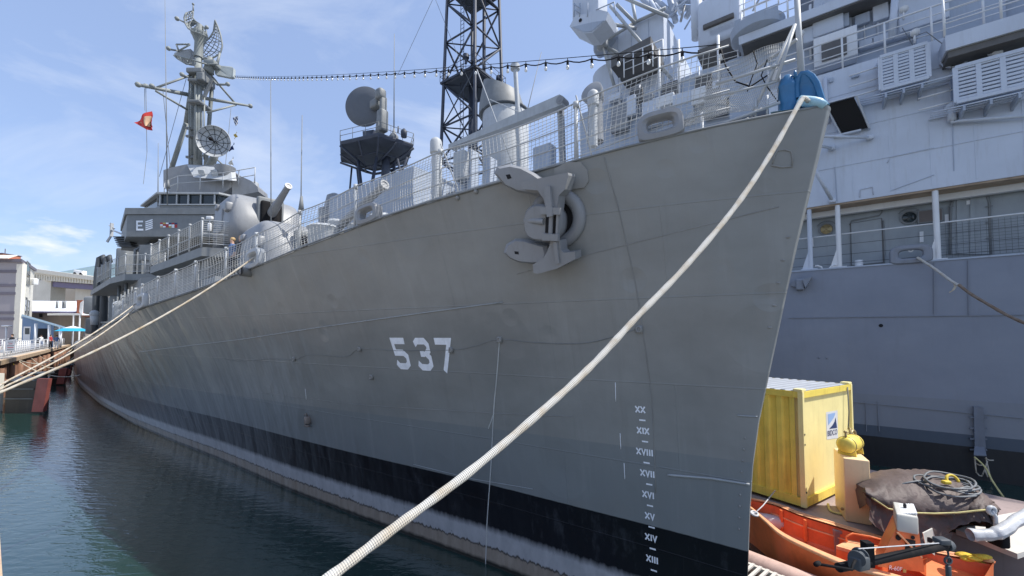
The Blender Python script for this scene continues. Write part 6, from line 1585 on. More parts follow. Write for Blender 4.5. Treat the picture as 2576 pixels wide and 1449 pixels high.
mb = MB(); mb.torus(c + V((.02, -.04, .13)), V((1, 0, .1)), V((0, .5, .9)), .09, .022, 16, 6, R(-20), R(210)); mb.rbox(c + V((-.10, -.05, .11)), V((.06, 0, 0)), V((0, .04, 0)), Z*.03, .02); mb.build('yellow_coupling', paint('yellow_rubber', (.72, .52, .06)), coil, None, True)
# rolled silver sheet on the raft
so = rope_tube([at(2440, 1345, 6.3), at(2490, 1345, 6.25), at(2522, 1335, 6.25), at(2560, 1308, 6.4), at(2600, 1290, 6.5)], .085, 12, 40).build('rolled_sheet', silver_tarp, None, None, True)
tag(so, 'silver sheet rolled up along the edge of the pale raft deck', 'rolled sheet')

# --- orange boat
gz = .75
near_px = [(1862, 1262), (1886, 1277), (1926, 1313), (1970, 1350), (2050, 1390), (2139, 1427), (2234, 1452), (2330, 1480), (2440, 1510)]
far_px = [(1868, 1252), (1900, 1258), (1955, 1270), (2012, 1292), (2090, 1315), (2166, 1338), (2238, 1359), (2365, 1388), (2500, 1412)]
nr = [atz(x, y, gz) for x, y in near_px]; fr_ = [atz(x, y, gz + .02) for x, y in far_px]
boat = thing('work_boat', 'orange open work boat with a grey topped engine console', 'boat', V(((nr[4].x + fr_[4].x)/2, (nr[4].y + fr_[4].y)/2, 0)))
nr, fr_ = dens(nr), dens(fr_)
def BB(mb, name, mat, smooth=True, parent=None): return mb.build(name, mat, parent or boat, None, smooth)
mb = MB(); rows = []
for i, (a, c) in enumerate(zip(nr, fr_)):
    m_ = (a + c)/2; f = i/(len(nr) - 1); kz_ = -.28 + .35*(1 - f)**4
    rows.append([a, a.lerp(m_, .10) - Z*.22, a.lerp(m_, .22) - Z*.5, a.lerp(m_, .5) - Z*.80, V((m_.x, m_.y, kz_)), c.lerp(m_, .5) - Z*.80, c.lerp(m_, .22) - Z*.5, c.lerp(m_, .10) - Z*.22, c])
mb.grid(rows); mb.poly(rows[-1]); BB(mb, 'hull', orange_gel, 2)
mb = MB(); rows = []
for i in range(2, len(nr)):
    a, c = nr[i], fr_[i]; m_ = (a + c)/2; ia, ic = a.lerp(m_, .17), c.lerp(m_, .17)
    fl = lambda p, k: V((p.x, p.y, gz - .42))
    rows.append([a.lerp(m_, .05) + Z*.0, ia - Z*.01, ia.lerp(m_, .06) - Z*.4, ia.lerp(m_, .12) - Z*.43, m_ - Z*.43, ic.lerp(m_, .12) - Z*.43, ic.lerp(m_, .06) - Z*.4, ic - Z*.01, c.lerp(m_, .05)])
mb.grid([r[1:8] for r in rows]); BB(mb, 'inner_liner', red_inside, 2)
for L_, nm, O_ in ((nr, 'near', fr_), (fr_, 'far', nr)):
    mb = MB(); mb.grid([[p + Z*.012, p.lerp(q, .085) + Z*.02] for p, q in zip(L_, O_)]); mb.path([p + Z*.005 for p in L_], .028, 6); BB(mb, 'gunwale', orange_pale)
mb = MB(); mb.poly([nr[0], nr[1], nr[2], nr[3], fr_[3], fr_[2], fr_[1], fr_[0]]); mb.prism([nr[3].lerp(fr_[3], .1), fr_[3].lerp(nr[3], .1), fr_[3].lerp(nr[3], .1) - Z*.06, nr[3].lerp(fr_[3], .1) - Z*.06], (nr[4] - nr[3])*.5); BB(mb, 'fore_deck', orange_gel, False)
for i in (9, 13):
    mb = MB(); c, a = fr_[i], nr[i]; q = c.lerp(a, .13); mb.bar(q - Z*.02, q - Z*.42, .05, .04); BB(mb, 'side_rib', orange_gel, False)
mb = MB(); mb.path([fr_[i].lerp(nr[i], .10) - Z*.17 for i in range(7, 24)], .016, 6); BB(mb, 'inner_rail', orange_pale)
# mooring eye with lashed line and a clear plastic bag at the bow
mb = MB(); c = atz(1898, 1292, gz + .06); mb.torus(c, V((1, 0, 0)), V((0, 1, .3)), .06, .022, 12, 6); mb.path([c, c + V((-.15, .12, -.02)), c + V((-.5, .3, .05))], .02, 6); mb.path([c, c + V((.3, .22, .06)), c + V((.8, .62, .2))], .012, 5); BB(mb, 'bow_lashing', silver_tarp)
mb = MB(); mb.rbox(atz(1935, 1310, gz - .28), V((.22, -.1, 0)), V((.03, .12, 0)), Z*.12, .1); BB(mb, 'plastic_bag', silver_tarp)
# thwart seat with a bent rail, then the engine console
def bz(px, py, z): return atz(px, py, z)
st0 = [bz(2103, 1373, gz + .02), bz(2135, 1358, gz + .02), bz(2232, 1378, gz + .02), bz(2212, 1404, gz + .02)]
mb = MB(); mb.prism(st0, Z*-.05); BB(mb, 'seat', orange_pale, False)
mb = MB(); mb.prism([p - Z*.055 for p in st0], Z*-.4); BB(mb, 'seat_box', orange_gel, False)
mb = MB(); mb.path([bz(2130, 1362, gz + .04), bz(2128, 1350, gz + .12), bz(2145, 1342, gz + .16), bz(2190, 1350, gz + .16), bz(2234, 1362, gz + .12)], .015, 6); BB(mb, 'seat_rail', orange_gel)
Yc = 6.05
def cz_(px, py, dy=0): return at(px, py, Yc + dy)
mb = MB(); mb.prism([cz_(2254, 1328), cz_(2312, 1339), cz_(2326, 1440), cz_(2208, 1425)], V((.34, .42, 0))); cons = BB(mb, 'console', orange_gel, False)
mb = MB(); mb.prism([cz_(2279, 1355, -.006), cz_(2303, 1360, -.006), cz_(2303, 1395, -.006), cz_(2277, 1388, -.006)], V((0, .004, 0))); BB(mb, 'console_opening', black_void, False, cons)
mb = MB(); mb.lathe(cz_(2260, 1352, -.006), V((0, -1, 0)), [(0, .04), (.006, .04)], 14); mb.lathe(cz_(2296, 1352, -.006), V((0, -1, 0)), [(0, .028), (.006, .028)], 10); BB(mb, 'console_hole', black_void, False, cons)
mb = MB(); mb.bar(cz_(2258, 1340, -.03), cz_(2318, 1402, -.03), .03, .02); BB(mb, 'console_stay', orange_pale, False, cons)
mb = MB(); mb.rbox(cz_(2262, 1395, -.04), V((.05, 0, 0)), V((0, .03, 0)), Z*.03, .02); BB(mb, 'tow_light', white_paint, True, cons)
hd = [cz_(2256, 1298, -.02), cz_(2312, 1308, -.02), cz_(2310, 1341, -.02), cz_(2255, 1327, -.02)]
mb = MB(); c_ = sum(hd, V())/4 + V((.17, .21, .0)); mb.rbox(c_, (hd[1] - hd[0])/2, V((.18, .22, 0)), Z*.13, .03); hood = BB(mb, 'engine_cover', engine_grey)
for k in range(7):
    mb = MB(); a_ = hd[0].lerp(hd[1], .08 + .135*k) ; a_ = V((a_.x, a_.y, c_.z + .134)); mb.bar(a_ + V((.02, .03, 0)), a_ + V((.30, .37, 0)), .035, .018); BB(mb, 'cover_rib', white_paint, False, hood)
mb = MB(); q = V((c_.x, c_.y, c_.z + .15)); mb.lathe(q, Z, [(0, .02), (.05, .02), (.06, .01)], 8); BB(mb, 'cover_knob', cloth_dark, True, hood)
mb = MB(); mb.prism([cz_(2322, 1342, .2), cz_(2346, 1330, .5), cz_(2352, 1350, .5), cz_(2352, 1398, .5), cz_(2330, 1380, .2)], V((.02, .03, 0))); BB(mb, 'side_bracket', engine_grey, False, cons)
mb = MB(); mb.lathe(cz_(2338, 1358, .30), V((-.6, -.8, 0)), [(0, .04), (.01, .04)], 12); BB(mb, 'bracket_hole', black_void, False, cons)
lettering('R-60F', bz(2270, 1434, gz) if False else cz_(2236, 1432, -.01), cz_(2268, 1437, -.01), V((0, -1, 0)), mark_white, cons, 'console_lettering', .06)
mb = MB(); mb.prism([cz_(2272, 1432, -.008), cz_(2280, 1433, -.008), cz_(2280, 1441, -.008), cz_(2272, 1440, -.008)], V((0, .004, 0))); BB(mb, 'console_badge', gold_flag, False, cons)
mb = MB(); mb.prism([cz_(2330, 1398, .6), cz_(2380, 1408, .6), cz_(2505, 1412, .6), cz_(2490, 1450, .3), cz_(2330, 1450, .2)], V((.12, .3, -.05))); BB(mb, 'stern_box', orange_gel, False)
# cloth bundle on the stern
bund = MB(); c = at(2447, 1402, 6.45)
for k in range(9):
    a = k*.7; bund.ball(c + V((.16*math.cos(a)*(.4 + .07*k), .1*math.sin(a), .02*math.sin(3*a) + .015*k - .06)), .10 - .004*k, 10, (1.5, .9, .45))
tag(bund.build('cloth_bundle', yellow_bag, None, V((c.x, c.y, c.z - .1)), True), 'yellow cloth bundle lying on the stern of the orange boat', 'cloth bundle')

# --- black davit pole with a hand winch, close to the camera
dv = thing('davit', 'black steel davit pole with a hand winch in the foreground right', 'davit', at(2182, 1600, 3.9))
a_, c_ = at(2110, 1428, 3.9), at(2383, 1372, 4.5)
mb = MB(); mb.tube(a_, c_, .041, .041, 16); mb.build('pole', black_rub, dv, None, 2)
mb = MB(); mb.tube(c_ - (c_ - a_).normalized()*.03, c_ + (c_ - a_).normalized()*.04, .056, .056, 16); mb.rbox(c_ + Z*.06 - (c_ - a_).normalized()*.1, V((.06, 0, 0)), V((0, .05, 0)), Z*.03, .015); mb.build('pole_head', dark_steel, dv, None, 2)
mb = MB(); q = a_.lerp(c_, .24); mb.bar(q - Z*.04, V((q.x, q.y, 2.2)), .075, .075); mb.build('upright', black_rub, dv)
w = at(2160, 1400, 3.85)
mb = MB(); mb.lathe(w, V((.8, .6, 0)), [(-.06, .066), (-.045, .066), (-.045, .045), (.04, .045), (.04, .066), (.055, .066)], 20); mb.rbox(w - Z*.05, V((.07, .02, 0)), V((-.02, .05, 0)), Z*.06, .02); mb.build('winch_drum', dark_steel, dv, None, 2)
mb = MB(); mb.path([w - V((.08, .06, 0)), w - V((.16, .12, .02)), w - V((.18, .14, .04)) , at(2052, 1418, 3.7)], .012, 6); mb.tube(at(2060, 1416, 3.7), at(2052, 1420, 3.62), .02, None, 8); mb.build('winch_crank', black_rub, dv, None, True)
mb = MB(); mb.tube(w + Z*.07, c_ + Z*.03, .006, None, 5); mb.build('winch_cable', silver_tarp, dv)
mb = MB(); mb.path([c_ - Z*.02, c_ - Z*.12 + V((.01, 0, 0)), c_ - Z*.22], .010, 5); mb.torus(c_ - Z*.16, V((1, 0, 0)), Z, .035, .012, 12, 5); mb.rbox(c_ - Z*.28, V((.02, 0, 0)), V((0, .02, 0)), Z*.07, .01); mb.build('lifting_hook', dark_steel, dv, None, True)

# --- pink tube float with a grating walkway beside the stem
fl = thing('floating_walkway', 'faded pink tube float with a pale grating in the lower right corner', 'float', atz(1960, 1449, .25))
p0, p1 = atz(1868, 1405, .30), atz(2180, 1530, .30)
mb = MB(); mb.tube(p0, p1, .17, .17, 20); mb.build('tube_float', pink_float, fl, None, 2)
d = (p1 - p0).normalized(); sd_ = V((-d.y, d.x, 0)); sd_ = sd_ if sd_.y < 0 else -sd_
for k in range(16): mb = MB(); a_ = p0 + d*(.05 + .11*k) + sd_*.24 + Z*.10; mb.bar(a_, a_ + sd_*.5, .045, .03); mb.build('grating_bar', raft_deck, fl)
mb = MB(); mb.bar(p0 + sd_*.24 + Z*.06, p1 + sd_*.24 + Z*.06, .06, .06); mb.bar(p0 + sd_*.74 + Z*.06, p1 + sd_*.74 + Z*.06, .06, .06); mb.build('grating_frame', raft_deck, fl)

# yellow line and old net hanging from the cruiser's boarding step
yl = rope_tube([onK(2452, 1150, .3), onK(2478, 1175, .6), onK(2500, 1215, 1.0), onK(2535, 1262, 1.6), onK(2580, 1296, 2.2)], .02, 8, 60).build('yellow_line', yellow_rope, None, None, True)
tag(yl, 'yellow line slung from the boarding step down to the raft', 'rope')
mb = MB(); 
for q0, q1 in (((2452, 1148), (2456, 1190)), ((2480, 1150), (2494, 1212)), ((2456, 1188), (2470, 1198)), ((2470, 1198), (2484, 1160)), ((2454, 1165), (2475, 1170)), ((2478, 1152), (2500, 1158)), ((2475, 1170), (2485, 1200))): mb.path([onK(*q0, .25), onK((q0[0]+q1[0])/2, (q0[1]+q1[1])/2 + 3, .28), onK(*q1, .3)], .016, 6)
tag(mb.build('rope_tangle', rope_buff, None, onK(2465, 1150, .2), True), 'tangle of pale rope hanging under the boarding step', 'rope')

# ================================================================ QUAY SIDE AT THE LEFT
ZQ = 2.6
TQ = R(45.2); QA = V((-math.cos(TQ), math.sin(TQ), 0)); QN = V((-math.sin(TQ), -math.cos(TQ), 0)); QO = V((-37.7, 30.8, 0))
def QD(s, b, z=0): return QO + QA*(s - 33.5) + QN*(b - 8.2) + Z*z      # along the quay, in from its edge
mb = MB(); 
mb.prism([QD(25.0, 8.35, ZQ - 1.0), QD(330, 8.35, ZQ - 1.0), QD(330, 200, ZQ - 1.0), QD(25.0, 200, ZQ - 1.0)], Z*1.0); structure(mb.build('quay', quay_conc))
mb = MB(); mb.prism([D(125, -400, -1), D(125, 60, -1), D(620, 60, -1), D(620, -400, -1)], Z*3.4); structure(mb.build('far_shore', grass_land))
# sheet-pile wall below the deck edge, with a timber cap
sp_t = thing('sheet_pile_wall', 'rusty brown sheet pile quay wall with a timber cap', 'quay wall', QD(25.5, 8.2, 0))
mb = MB(); row0, row1 = [], []; s = 25.0
while s < 200:
    for ds, db in ((0, 0), (.22, 0), (.34, .22), (.56, .22)): row0.append(QD(s + ds, 8.2 + db - .12, -.6)); row1.append(QD(s + ds, 8.2 + db - .12, ZQ - .28))
    s += .68
mb.grid([row0, row1]); mb.build('pile_sheet', brown_pile, sp_t)
mb = MB(); mb.bar(QD(25, 8.14, ZQ - .13), QD(200, 8.14, ZQ - .13), .34, .30); mb.build('timber_cap', timber, sp_t)
mb = MB(); mb.bar(QD(25, 8.02, 1.1), QD(200, 8.02, 1.1), .16, .2); mb.build('waling', brown_pile, sp_t)
for k in range(14):
    s = 27 + 4.2*k; mb = MB(); mb.tube(QD(s, 7.98, -.8), QD(s, 7.98, 2.1), .14, None, 10); mb.build('timber_pile', brown_pile, sp_t, None, True)
mb = MB(); c = QD(32, 8.0, 1.75); mb.rbox(c, DA*.12, DN*.05, Z*.22, .04); mb.torus(c + Z*.3, DA, Z, .10, .03, 12, 6); mb.build('life_ladder', yellow_bag, sp_t, None, True)
# black fender dolphins with a red edge plate
def dolphin(name, px0, px1, pxr, ytop, ybot, label):
    Y = 1022*4.2/(ybot - 845); a_ = at(px0, ybot, Y); b_ = at(px1, ybot, Y); zt_ = at(px1, ytop, Y).z
    t_ = thing(name, label, 'fender dolphin', V(((a_.x + b_.x)/2, Y + 1, 0)), 'fender dolphins along the quay')
    d_ = V((-.97, .93, 0)) * 2.6
    mb = MB(); mb.box8([V((p.x, p.y, z)) for z in (-.5, zt_) for p in (a_, b_, b_ + d_, a_ + d_)]); mb.build('fender_block', fender_blk, t_)
    c_ = at(pxr, ybot - 3, Y - .15); w_ = (c_ - b_)
    mb = MB(); mb.prism([V((b_.x - .62, Y - .08, .1)), V((b_.x + .02, Y - .10, .1)), V((b_.x + .25, Y - .10, zt_ + .12)), V((b_.x - .40, Y - .08, zt_ + .12))], V((-.05, .22, 0))); mb.build('edge_plate', fender_red, t_)
    for z in (.45*zt_, .75*zt_): mb = MB(); mb.bar(V((a_.x, Y - .06, z)), V((b_.x - .6, Y - .06, z)), .05, .05); mb.build('cross_bar', dark_steel, t_)
    mb = MB(); q = V((a_.x*.45 + b_.x*.55, Y + .6, zt_)); mb.lathe(q, Z, [(0, .28), (.25, .22), (.35, .5), (.42, .5)], 14); mb.build('bollard', dark_steel, t_, None, 2)
dolphin('fender_dolphin', 12, 112, 124, 958, 1038, 'nearest black fender block, with its red edge plate, at the left edge')
dolphin('fender_dolphin', 126, 162, 168, 930, 968, 'black fender block with red plate beyond the nearest one')
dolphin('fender_dolphin', 160, 176, 182, 918, 946, 'small far fender block beside the destroyer waterline')
mb = MB(); q = at(-4, 1010, 20) - V((3.6, 0, 0)); mb.box8([V((p.x, p.y, z)) for z in (-.5, 2.1) for p in (q + V((-2, 0, 0)), q + V((.3, 0, 0)), q + V((.1, 3, 0)), q + V((-2.4, 3, 0)))])
tag(mb.build('concrete_pier', concrete, None, V((q.x - 1, q.y + 1, 0))), 'pale concrete pier just inside the left edge of the photo', 'pier')
# near quay edge at bottom left
ne = thing('timber_kerb', 'weathered timber kerb of the near quay in the bottom left corner', 'kerb', V((-3.9, 2.6, 2.3)))
mb = MB(); q0 = atz(0, 1290, 2.35); q1 = atz(12, 1449, 2.35); dd_ = (q1 - q0).normalized(); pv = V((dd_.y, -dd_.x, 0)); pv = pv if pv.x < 0 else -pv; mb.bar(q0 - dd_*14 + pv*.17 - Z*.17, q1 + dd_*9 + pv*.17 - Z*.17, .32, .32); mb.build('kerb_beam', timber, ne)
mb = MB(); mb.bar(q0 - dd_*14 + pv*.2 - Z*.75, q1 + dd_*9 + pv*.2 - Z*.75, .24, .8); mb.build('kerb_face', brown_pile, ne)

mb = MB(); mb.prism([V((p.x, p.y, 1.3)) for p in (q0 - dd_*14 + pv*.34, q1 + dd_*9 + pv*.34, q1 + dd_*9 + pv*14, q0 - dd_*14 + pv*14)], Z*.96); structure(mb.build('boardwalk', quay_conc))
for bx, by, lb in ((-2.1, .45, 'low black bollard on the near boardwalk holding the thick white rope'), (-9.2, 5.2, 'low black bollard on the near boardwalk holding the three left ropes')):
    mb = MB(); mb.lathe(V((bx, by, 2.26)), Z, [(0, .22), (.04, .22), (.08, .13), (.38, .12), (.44, .2), (.50, .2), (.53, .1)], 18); tag(mb.build('bollard', black_rub, None, V((bx, by, 2.26)), 2), lb, 'bollard', 'bollards on the near boardwalk')

# ramp railing, sign, people, umbrella
def pole_rail(name, label, p_, n, h, rows_, loc):
    t_ = thing(name, label, 'railing', loc)
    pts = []
    for a, c in zip(p_, p_[1:]): pts += [a.lerp(c, i/n) for i in range(n)]
    pts.append(p_[-1])
    for q in pts: mb = MB(); mb.tube(q, q + Z*h, .05, None, 6); mb.build('post', white_paint, t_, None, True)
    for k in range(rows_): mb = MB(); mb.path([q + Z*(h*(k + 1)/rows_) for q in pts], .035 if k == rows_ - 1 else .022, 5); mb.build('rail', white_paint, t_, None, True)
    return t_
ra = QD(34, 8.7, ZQ); rb_ = QD(48, 8.7, ZQ); rc_ = QD(95, 8.8, ZQ)
pole_rail('quay_railing', 'pale grey tube railing along the quay beside the white sign', [ra, rb_, rc_], 11, 1.15, 6, ra)
pole_rail('quay_railing', 'pale railing further back across the boardwalk', [QD(50, 16.5, ZQ), QD(56, 12, ZQ), QD(100, 12, ZQ + .3)], 8, 1.15, 4, QD(46, 14, ZQ))
mb = MB(); mb.prism([QD(47, 9.0, ZQ + .02), QD(70, 9.0, ZQ + .02), QD(70, 9.0, ZQ + .6), ], DN*2.0); tag(mb.build('gangway_ramp', gun_grey, None, QD(60, 10, ZQ)), 'grey sloping gangway ramp behind the quay railing', 'ramp')
sg = thing('notice_board', 'white notice board with lines of print on the quay railing', 'sign', at(33, 893, 27.5))
def sgp(x, y, d=0): return at(x, y, 27.5 - d)
mb = MB(); mb.prism([sgp(14, 856), sgp(38, 853), sgp(38, 882), sgp(14, 884)], V((0, .06, 0))); bd_ = mb.build('board', white_paint, sg)
for k, (m_, w_) in enumerate(((hose_black, .6), (cloth_red, .45), (hose_black, .8), (cloth_red, .7), (hose_black, .75))):
    mb = MB(); y = 860 + 4.6*k; mb.prism([sgp(26 - 11*w_, y, .01), sgp(26 + 11*w_, y - .6, .01), sgp(26 + 11*w_, y + .9, .01), sgp(26 - 11*w_, y + 1.5, .01)], V((0, .005, 0))); mb.build('print_line', m_, bd_)
mb = MB(); mb.tube(at(16, 818, 29), at(15, 880, 29), .045, None, 8); mb.rbox(at(17, 820, 29), V((.28, 0, 0)), V((0, .12, 0)), Z*.05, .04); tag(mb.build('lamp_post', white_paint, None, at(15, 880, 29), True), 'thin white lamp post left of the notice board', 'lamp post')
um = thing('parasol', 'turquoise and white parasol open on the quay', 'parasol', at(182, 846, 50))
c = at(183, 826, 50); mb = MB(); mb.lathe(c, Z, [(-.35, 1.6), (0, .9), (.28, .05)], 12, False); mb.build('canopy', umb_blue, um)
mb = MB(); mb.lathe(c, Z, [(.02, .88), (.30, .05)], 12, False); mb.build('canopy_top', white_paint, um)
mb = MB(); mb.tube(c + Z*.2, c - Z*2.2, .04, None, 6); mb.build('pole', white_paint, um)

# person builder: one skinned body, clothes by height
def person(base, h, face, top, legs, label, pose=0, hairm=hair_m):
    t_ = thing('person', label, 'person', base)
    X = V((math.cos(face), math.sin(face), 0)); Y_ = V((-X.y, X.x, 0))       # X faces forward
    k = h/1.75
    pts = {'pel': (0, 0, .95, .13), 'wai': (0, 0, 1.10, .12), 'che': (0, 0, 1.32, .155), 'nec': (0, 0, 1.50, .055), 'hea': (.02, 0, 1.60, .085), 'top': (.01, 0, 1.70, .075),
           'shl': (0, .19, 1.42, .062), 'shr': (0, -.19, 1.42, .062), 'ell': (.02, .25, 1.15, .045), 'elr': (.02, -.25, 1.15, .045), 'hal': (.12, .24, .92, .035), 'har': (.12, -.24, .92, .035),
           'hil': (0, .10, .90, .095), 'hir': (0, -.10, .90, .095), 'knl': (.04, .11, .50, .065), 'knr': (-.02, -.11, .50, .065), 'anl': (0, .12, .08, .045), 'anr': (-.06, -.12, .08, .045), 'tol': (.17, .13, .03, .035), 'tor': (.11, -.13, .03, .035)}
    if pose: pts['ell'] = (.16, .22, 1.18, .045); pts['hal'] = (.36, .12, 1.28, .035)
    names = list(pts); ed = [('pel','wai'),('wai','che'),('che','nec'),('nec','hea'),('hea','top'),('che','shl'),('che','shr'),('shl','ell'),('shr','elr'),('ell','hal'),('elr','har'),('pel','hil'),('pel','hir'),('hil','knl'),('hir','knr'),('knl','anl'),('knr','anr'),('anl','tol'),('anr','tor')]
    me = bpy.data.meshes.new('person_body'); me.from_pydata([tuple((X*pts[n][0] + Y_*pts[n][1] + Z*pts[n][2])*k) for n in names], [(names.index(a), names.index(c)) for a, c in ed], [])
    ob = bpy.data.objects.new('person_body', me); SC.collection.objects.link(ob)
    md = ob.modifiers.new('skin', 'SKIN')
    for i, n in enumerate(names): me.skin_vertices[0].data[i].radius = (pts[n][3]*k, pts[n][3]*k*(.8 if n in ('che', 'wai', 'pel') else 1))
    me.skin_vertices[0].data[0].use_root = True
    ob.modifiers.new('subsurf', 'SUBSURF').levels = 1
    bpy.context.view_layer.update(); dg = bpy.context.evaluated_depsgraph_get(); me2 = bpy.data.meshes.new_from_object(ob.evaluated_get(dg)); bpy.data.objects.remove(ob)
    for m_ in (skin_m, top, legs, cloth_dark): me2.materials.append(m_)
    for p in me2.polygons:
        c = p.center/k; lat = abs(c.dot(Y_)); p.use_smooth = True
        p.material_index = 0 if c.z > 1.50 or (lat > .17 and c.z < 1.12 and c.z > .85) else (1 if c.z > .96 else (2 if c.z > .10 else 3))
    b_ = bpy.data.objects.new('body', me2); SC.collection.objects.link(b_); b_.parent = t_
    mb = MB(); mb.ball(base + (X*-.012 + Z*1.665)*k, .098*k, 12, (1, 1, .95)); mb.build('hair', hairm, t_, None, True)
    return t_
def onquay(px, Y): p = at(px, 845, Y); return V((p.x, p.y, ZQ))
person(onquay(31, 38), 1.78, 4.6, cloth_dark, cloth_dark, 'person in dark clothes standing by the building beside the notice board')
person(onquay(104, 52), 1.72, 3.2, cloth_white, cloth_blue, 'person in a white top behind the quay railing', 1)
person(onquay(128, 50), 1.75, 0.4, cloth_red, cloth_dark, 'person in a red top near the blue shed')
person(onquay(143, 49), 1.7, 2.0, cloth_blue, cloth_white, 'person in a blue top at the end of the boardwalk')
zp = 7.80
for px, Y, cm, lb, hm in ((585, 15.6, cloth_blue, 'person in blue with fair hair standing beside the front gun house', paint('fair_hair', (.45, .30, .14))), (607, 15.3, cloth_dark, 'person in a dark top beside the front gun house, right of the other visitor', paint('light_hair', (.38, .26, .15)))):
    p = at(px, 600, Y); person(V((p.x, p.y, 6.30)), 1.72, 4.2, cm, cloth_dark, lb, 0, hm)

# --- grey building with stacked bands, cream corner and tall windows
Yb = 64.0
def gb(x, y, dy=0): return at(.2424*x, 607 + .2424*y, Yb + dy)
bl = thing('waterfront_building', 'tall grey violet building with cream corner trim at the left edge', 'building', gb(200, 1000))
cxy = xy(gb(222, 500)); rgt = xy(gb(335, 500, 9)); lf = cxy + V((-30, .0, 0)); zt_ = gb(222, 185).z; zr = gb(335, 165, 9).z
zt_ = min(zt_, zr) - .5
mb = MB(); mb.box8([V((p.x, p.y, z)) for z in (ZQ, zt_) for p in (lf, cxy, rgt, lf + (rgt - cxy))]); wl_ = mb.build('wall', bld_grey, bl)
for y in (312, 458, 542, 742, 805):
    z = gb(110, y).z; mb = MB(); mb.bar(V((lf.x, cxy.y - .06, z)), V((cxy.x - .75, cxy.y - .06, z)), .12, .42); mb.build('siding_band', bld_dark, bl)
mb = MB(); mb.box8([V((p.x, p.y, z)) for z in (ZQ, zt_ - .3) for p in (cxy + V((-.85, -.10, 0)), cxy + V((.08, -.10, 0)), cxy + V((.08, .5, 0)), cxy + V((-.85, .5, 0)))]); mb.build('corner_trim', bld_trim, bl)
mb = MB(); dr = (rgt - cxy).normalized(); nr_ = V((dr.y, -dr.x, 0)); mb.prism([V((cxy.x, cxy.y, ZQ)) + dr*.6 + nr_*.02, V((rgt.x, rgt.y, ZQ)) + nr_*.02, V((rgt.x, rgt.y, zt_)) + nr_*.02, V((cxy.x, cxy.y, zt_)) + dr*.6 + nr_*.02], nr_*.08); mb.build('lit_end_wall', bld_trim, bl)  # cream colour stands for sunlight on this side of the grey building
Lr = (rgt - cxy).length
for f0, f1, za, zb2 in ((.22, .55, 205, 440), (.25, .42, 580, 745), (.50, .66, 600, 755)):
    z0, z1 = gb(260, zb2, 2).z, gb(260, za, 2).z
    q0, q1 = cxy + dr*(Lr*f0) + nr_*.11, cxy + dr*(Lr*f1) + nr_*.11
    mb = MB(); mb.prism([V((q0.x, q0.y, z0)), V((q1.x, q1.y, z0)), V((q1.x, q1.y, z1)), V((q0.x, q0.y, z1))], nr_*.03); wd_ = mb.build('window', glass_dark, bl)
    mb = MB()
    for a_, c_ in (((q0, z0), (q0, z1)), ((q1, z0), (q1, z1)), ((q0, z0), (q1, z0)), ((q0, z1), (q1, z1)), ((q0, (z0+z1)/2), (q1, (z0+z1)/2))): mb.bar(V((a_[0].x, a_[0].y, a_[1])) + nr_*.05, V((c_[0].x, c_[0].y, c_[1])) + nr_*.05, .18, .08, nr_)
    mb.build('frame', mid_grey, wd_)
mb = MB(); rr_ = [lf + V((0, -.4, 0)), cxy + V((.3, -.4, 0)), rgt + V((.4, .2, 0)), lf + (rgt - cxy)]; mb.prism([V((p.x, p.y, zt_ + .003)) for p in rr_], Z*.45); mb.build('roof_edge', bld_dark, bl)
mb = MB(); c = gb(70, 150, 2); mb.rbox(V((c.x, c.y, zt_ + .8)), V((.9, 0, 0)), V((0, 1.2, 0)), Z*.75, .05); mb.build('chimney', brick_red, bl, None, True)
mb = MB(); mb.rbox(V((c.x, c.y, zt_ + 1.6)), V((1.0, 0, 0)), V((0, 1.3, 0)), Z*.06, .03); mb.tube(V((c.x - .3, c.y, zt_ + 1.6)), V((c.x - .3, c.y, zt_ + 2.6)), .06, None, 6); mb.build('chimney_cap', bld_dark, bl)
mb = MB(); mb.prism([V((lf.x, cxy.y - 1.2, gb(100, 190).z)), V((gb(180, 190).x, cxy.y - 1.2, gb(100, 195).z)), V((gb(180, 190).x, cxy.y, gb(100, 150).z)), V((lf.x, cxy.y, gb(100, 150).z))], Z*.12); mb.build('roof_eave', bld_trim, bl)
mb = MB(); mb.rbox(gb(350, 420, 6), V((.5, 0, 0)), V((0, .4, 0)), Z*.6, .2); mb.build('wall_dish', white_paint, bl, None, True)

# --- blue lean-to shed
sh = thing('blue_shed', 'blue lean-to shed with a pale roof edge beside the grey building', 'shed', at(110, 846, 58))
Ys = 57.0
def gs_(x, y, dy=0): return at(.2424*x, 607 + .2424*y, Ys + dy)
mb = MB(); mb.prism([V((gs_(232, 900).x, Ys, ZQ)), V((gs_(560, 900).x, Ys, ZQ)), gs_(560, 862), gs_(232, 775)], V((-7, 6, 0))); mb.build('wall', blue_wall, sh)
mb = MB(); mb.prism([gs_(228, 775, -1.5), gs_(672, 905, -1.5), gs_(672, 885, -1.5), gs_(228, 756, -1.5)], V((-9.8, 8, 0))); mb.build('roof', blue_roof, sh)
mb = MB(); mb.prism([V((gs_(395, 900).x, Ys - .05, ZQ)), V((gs_(505, 900).x, Ys - .05, ZQ)), gs_(505, 905, -.05), gs_(395, 905, -.05)], V((0, .04, 0))); mb.build('doorway', black_void, sh)
mb = MB(); mb.prism([V((gs_(245, 900).x, Ys - .05, ZQ)), V((gs_(318, 900).x, Ys - .05, ZQ)), gs_(318, 885, -.05), gs_(245, 885, -.05)], V((0, .04, 0))); dr_ = mb.build('door', white_paint, sh)
mb = MB(); mb.prism([gs_(258, 965, -.06), gs_(306, 965, -.06), gs_(306, 900, -.06), gs_(258, 900, -.06)], V((0, .008, 0))); mb.build('door_pane', glass_dark, dr_)
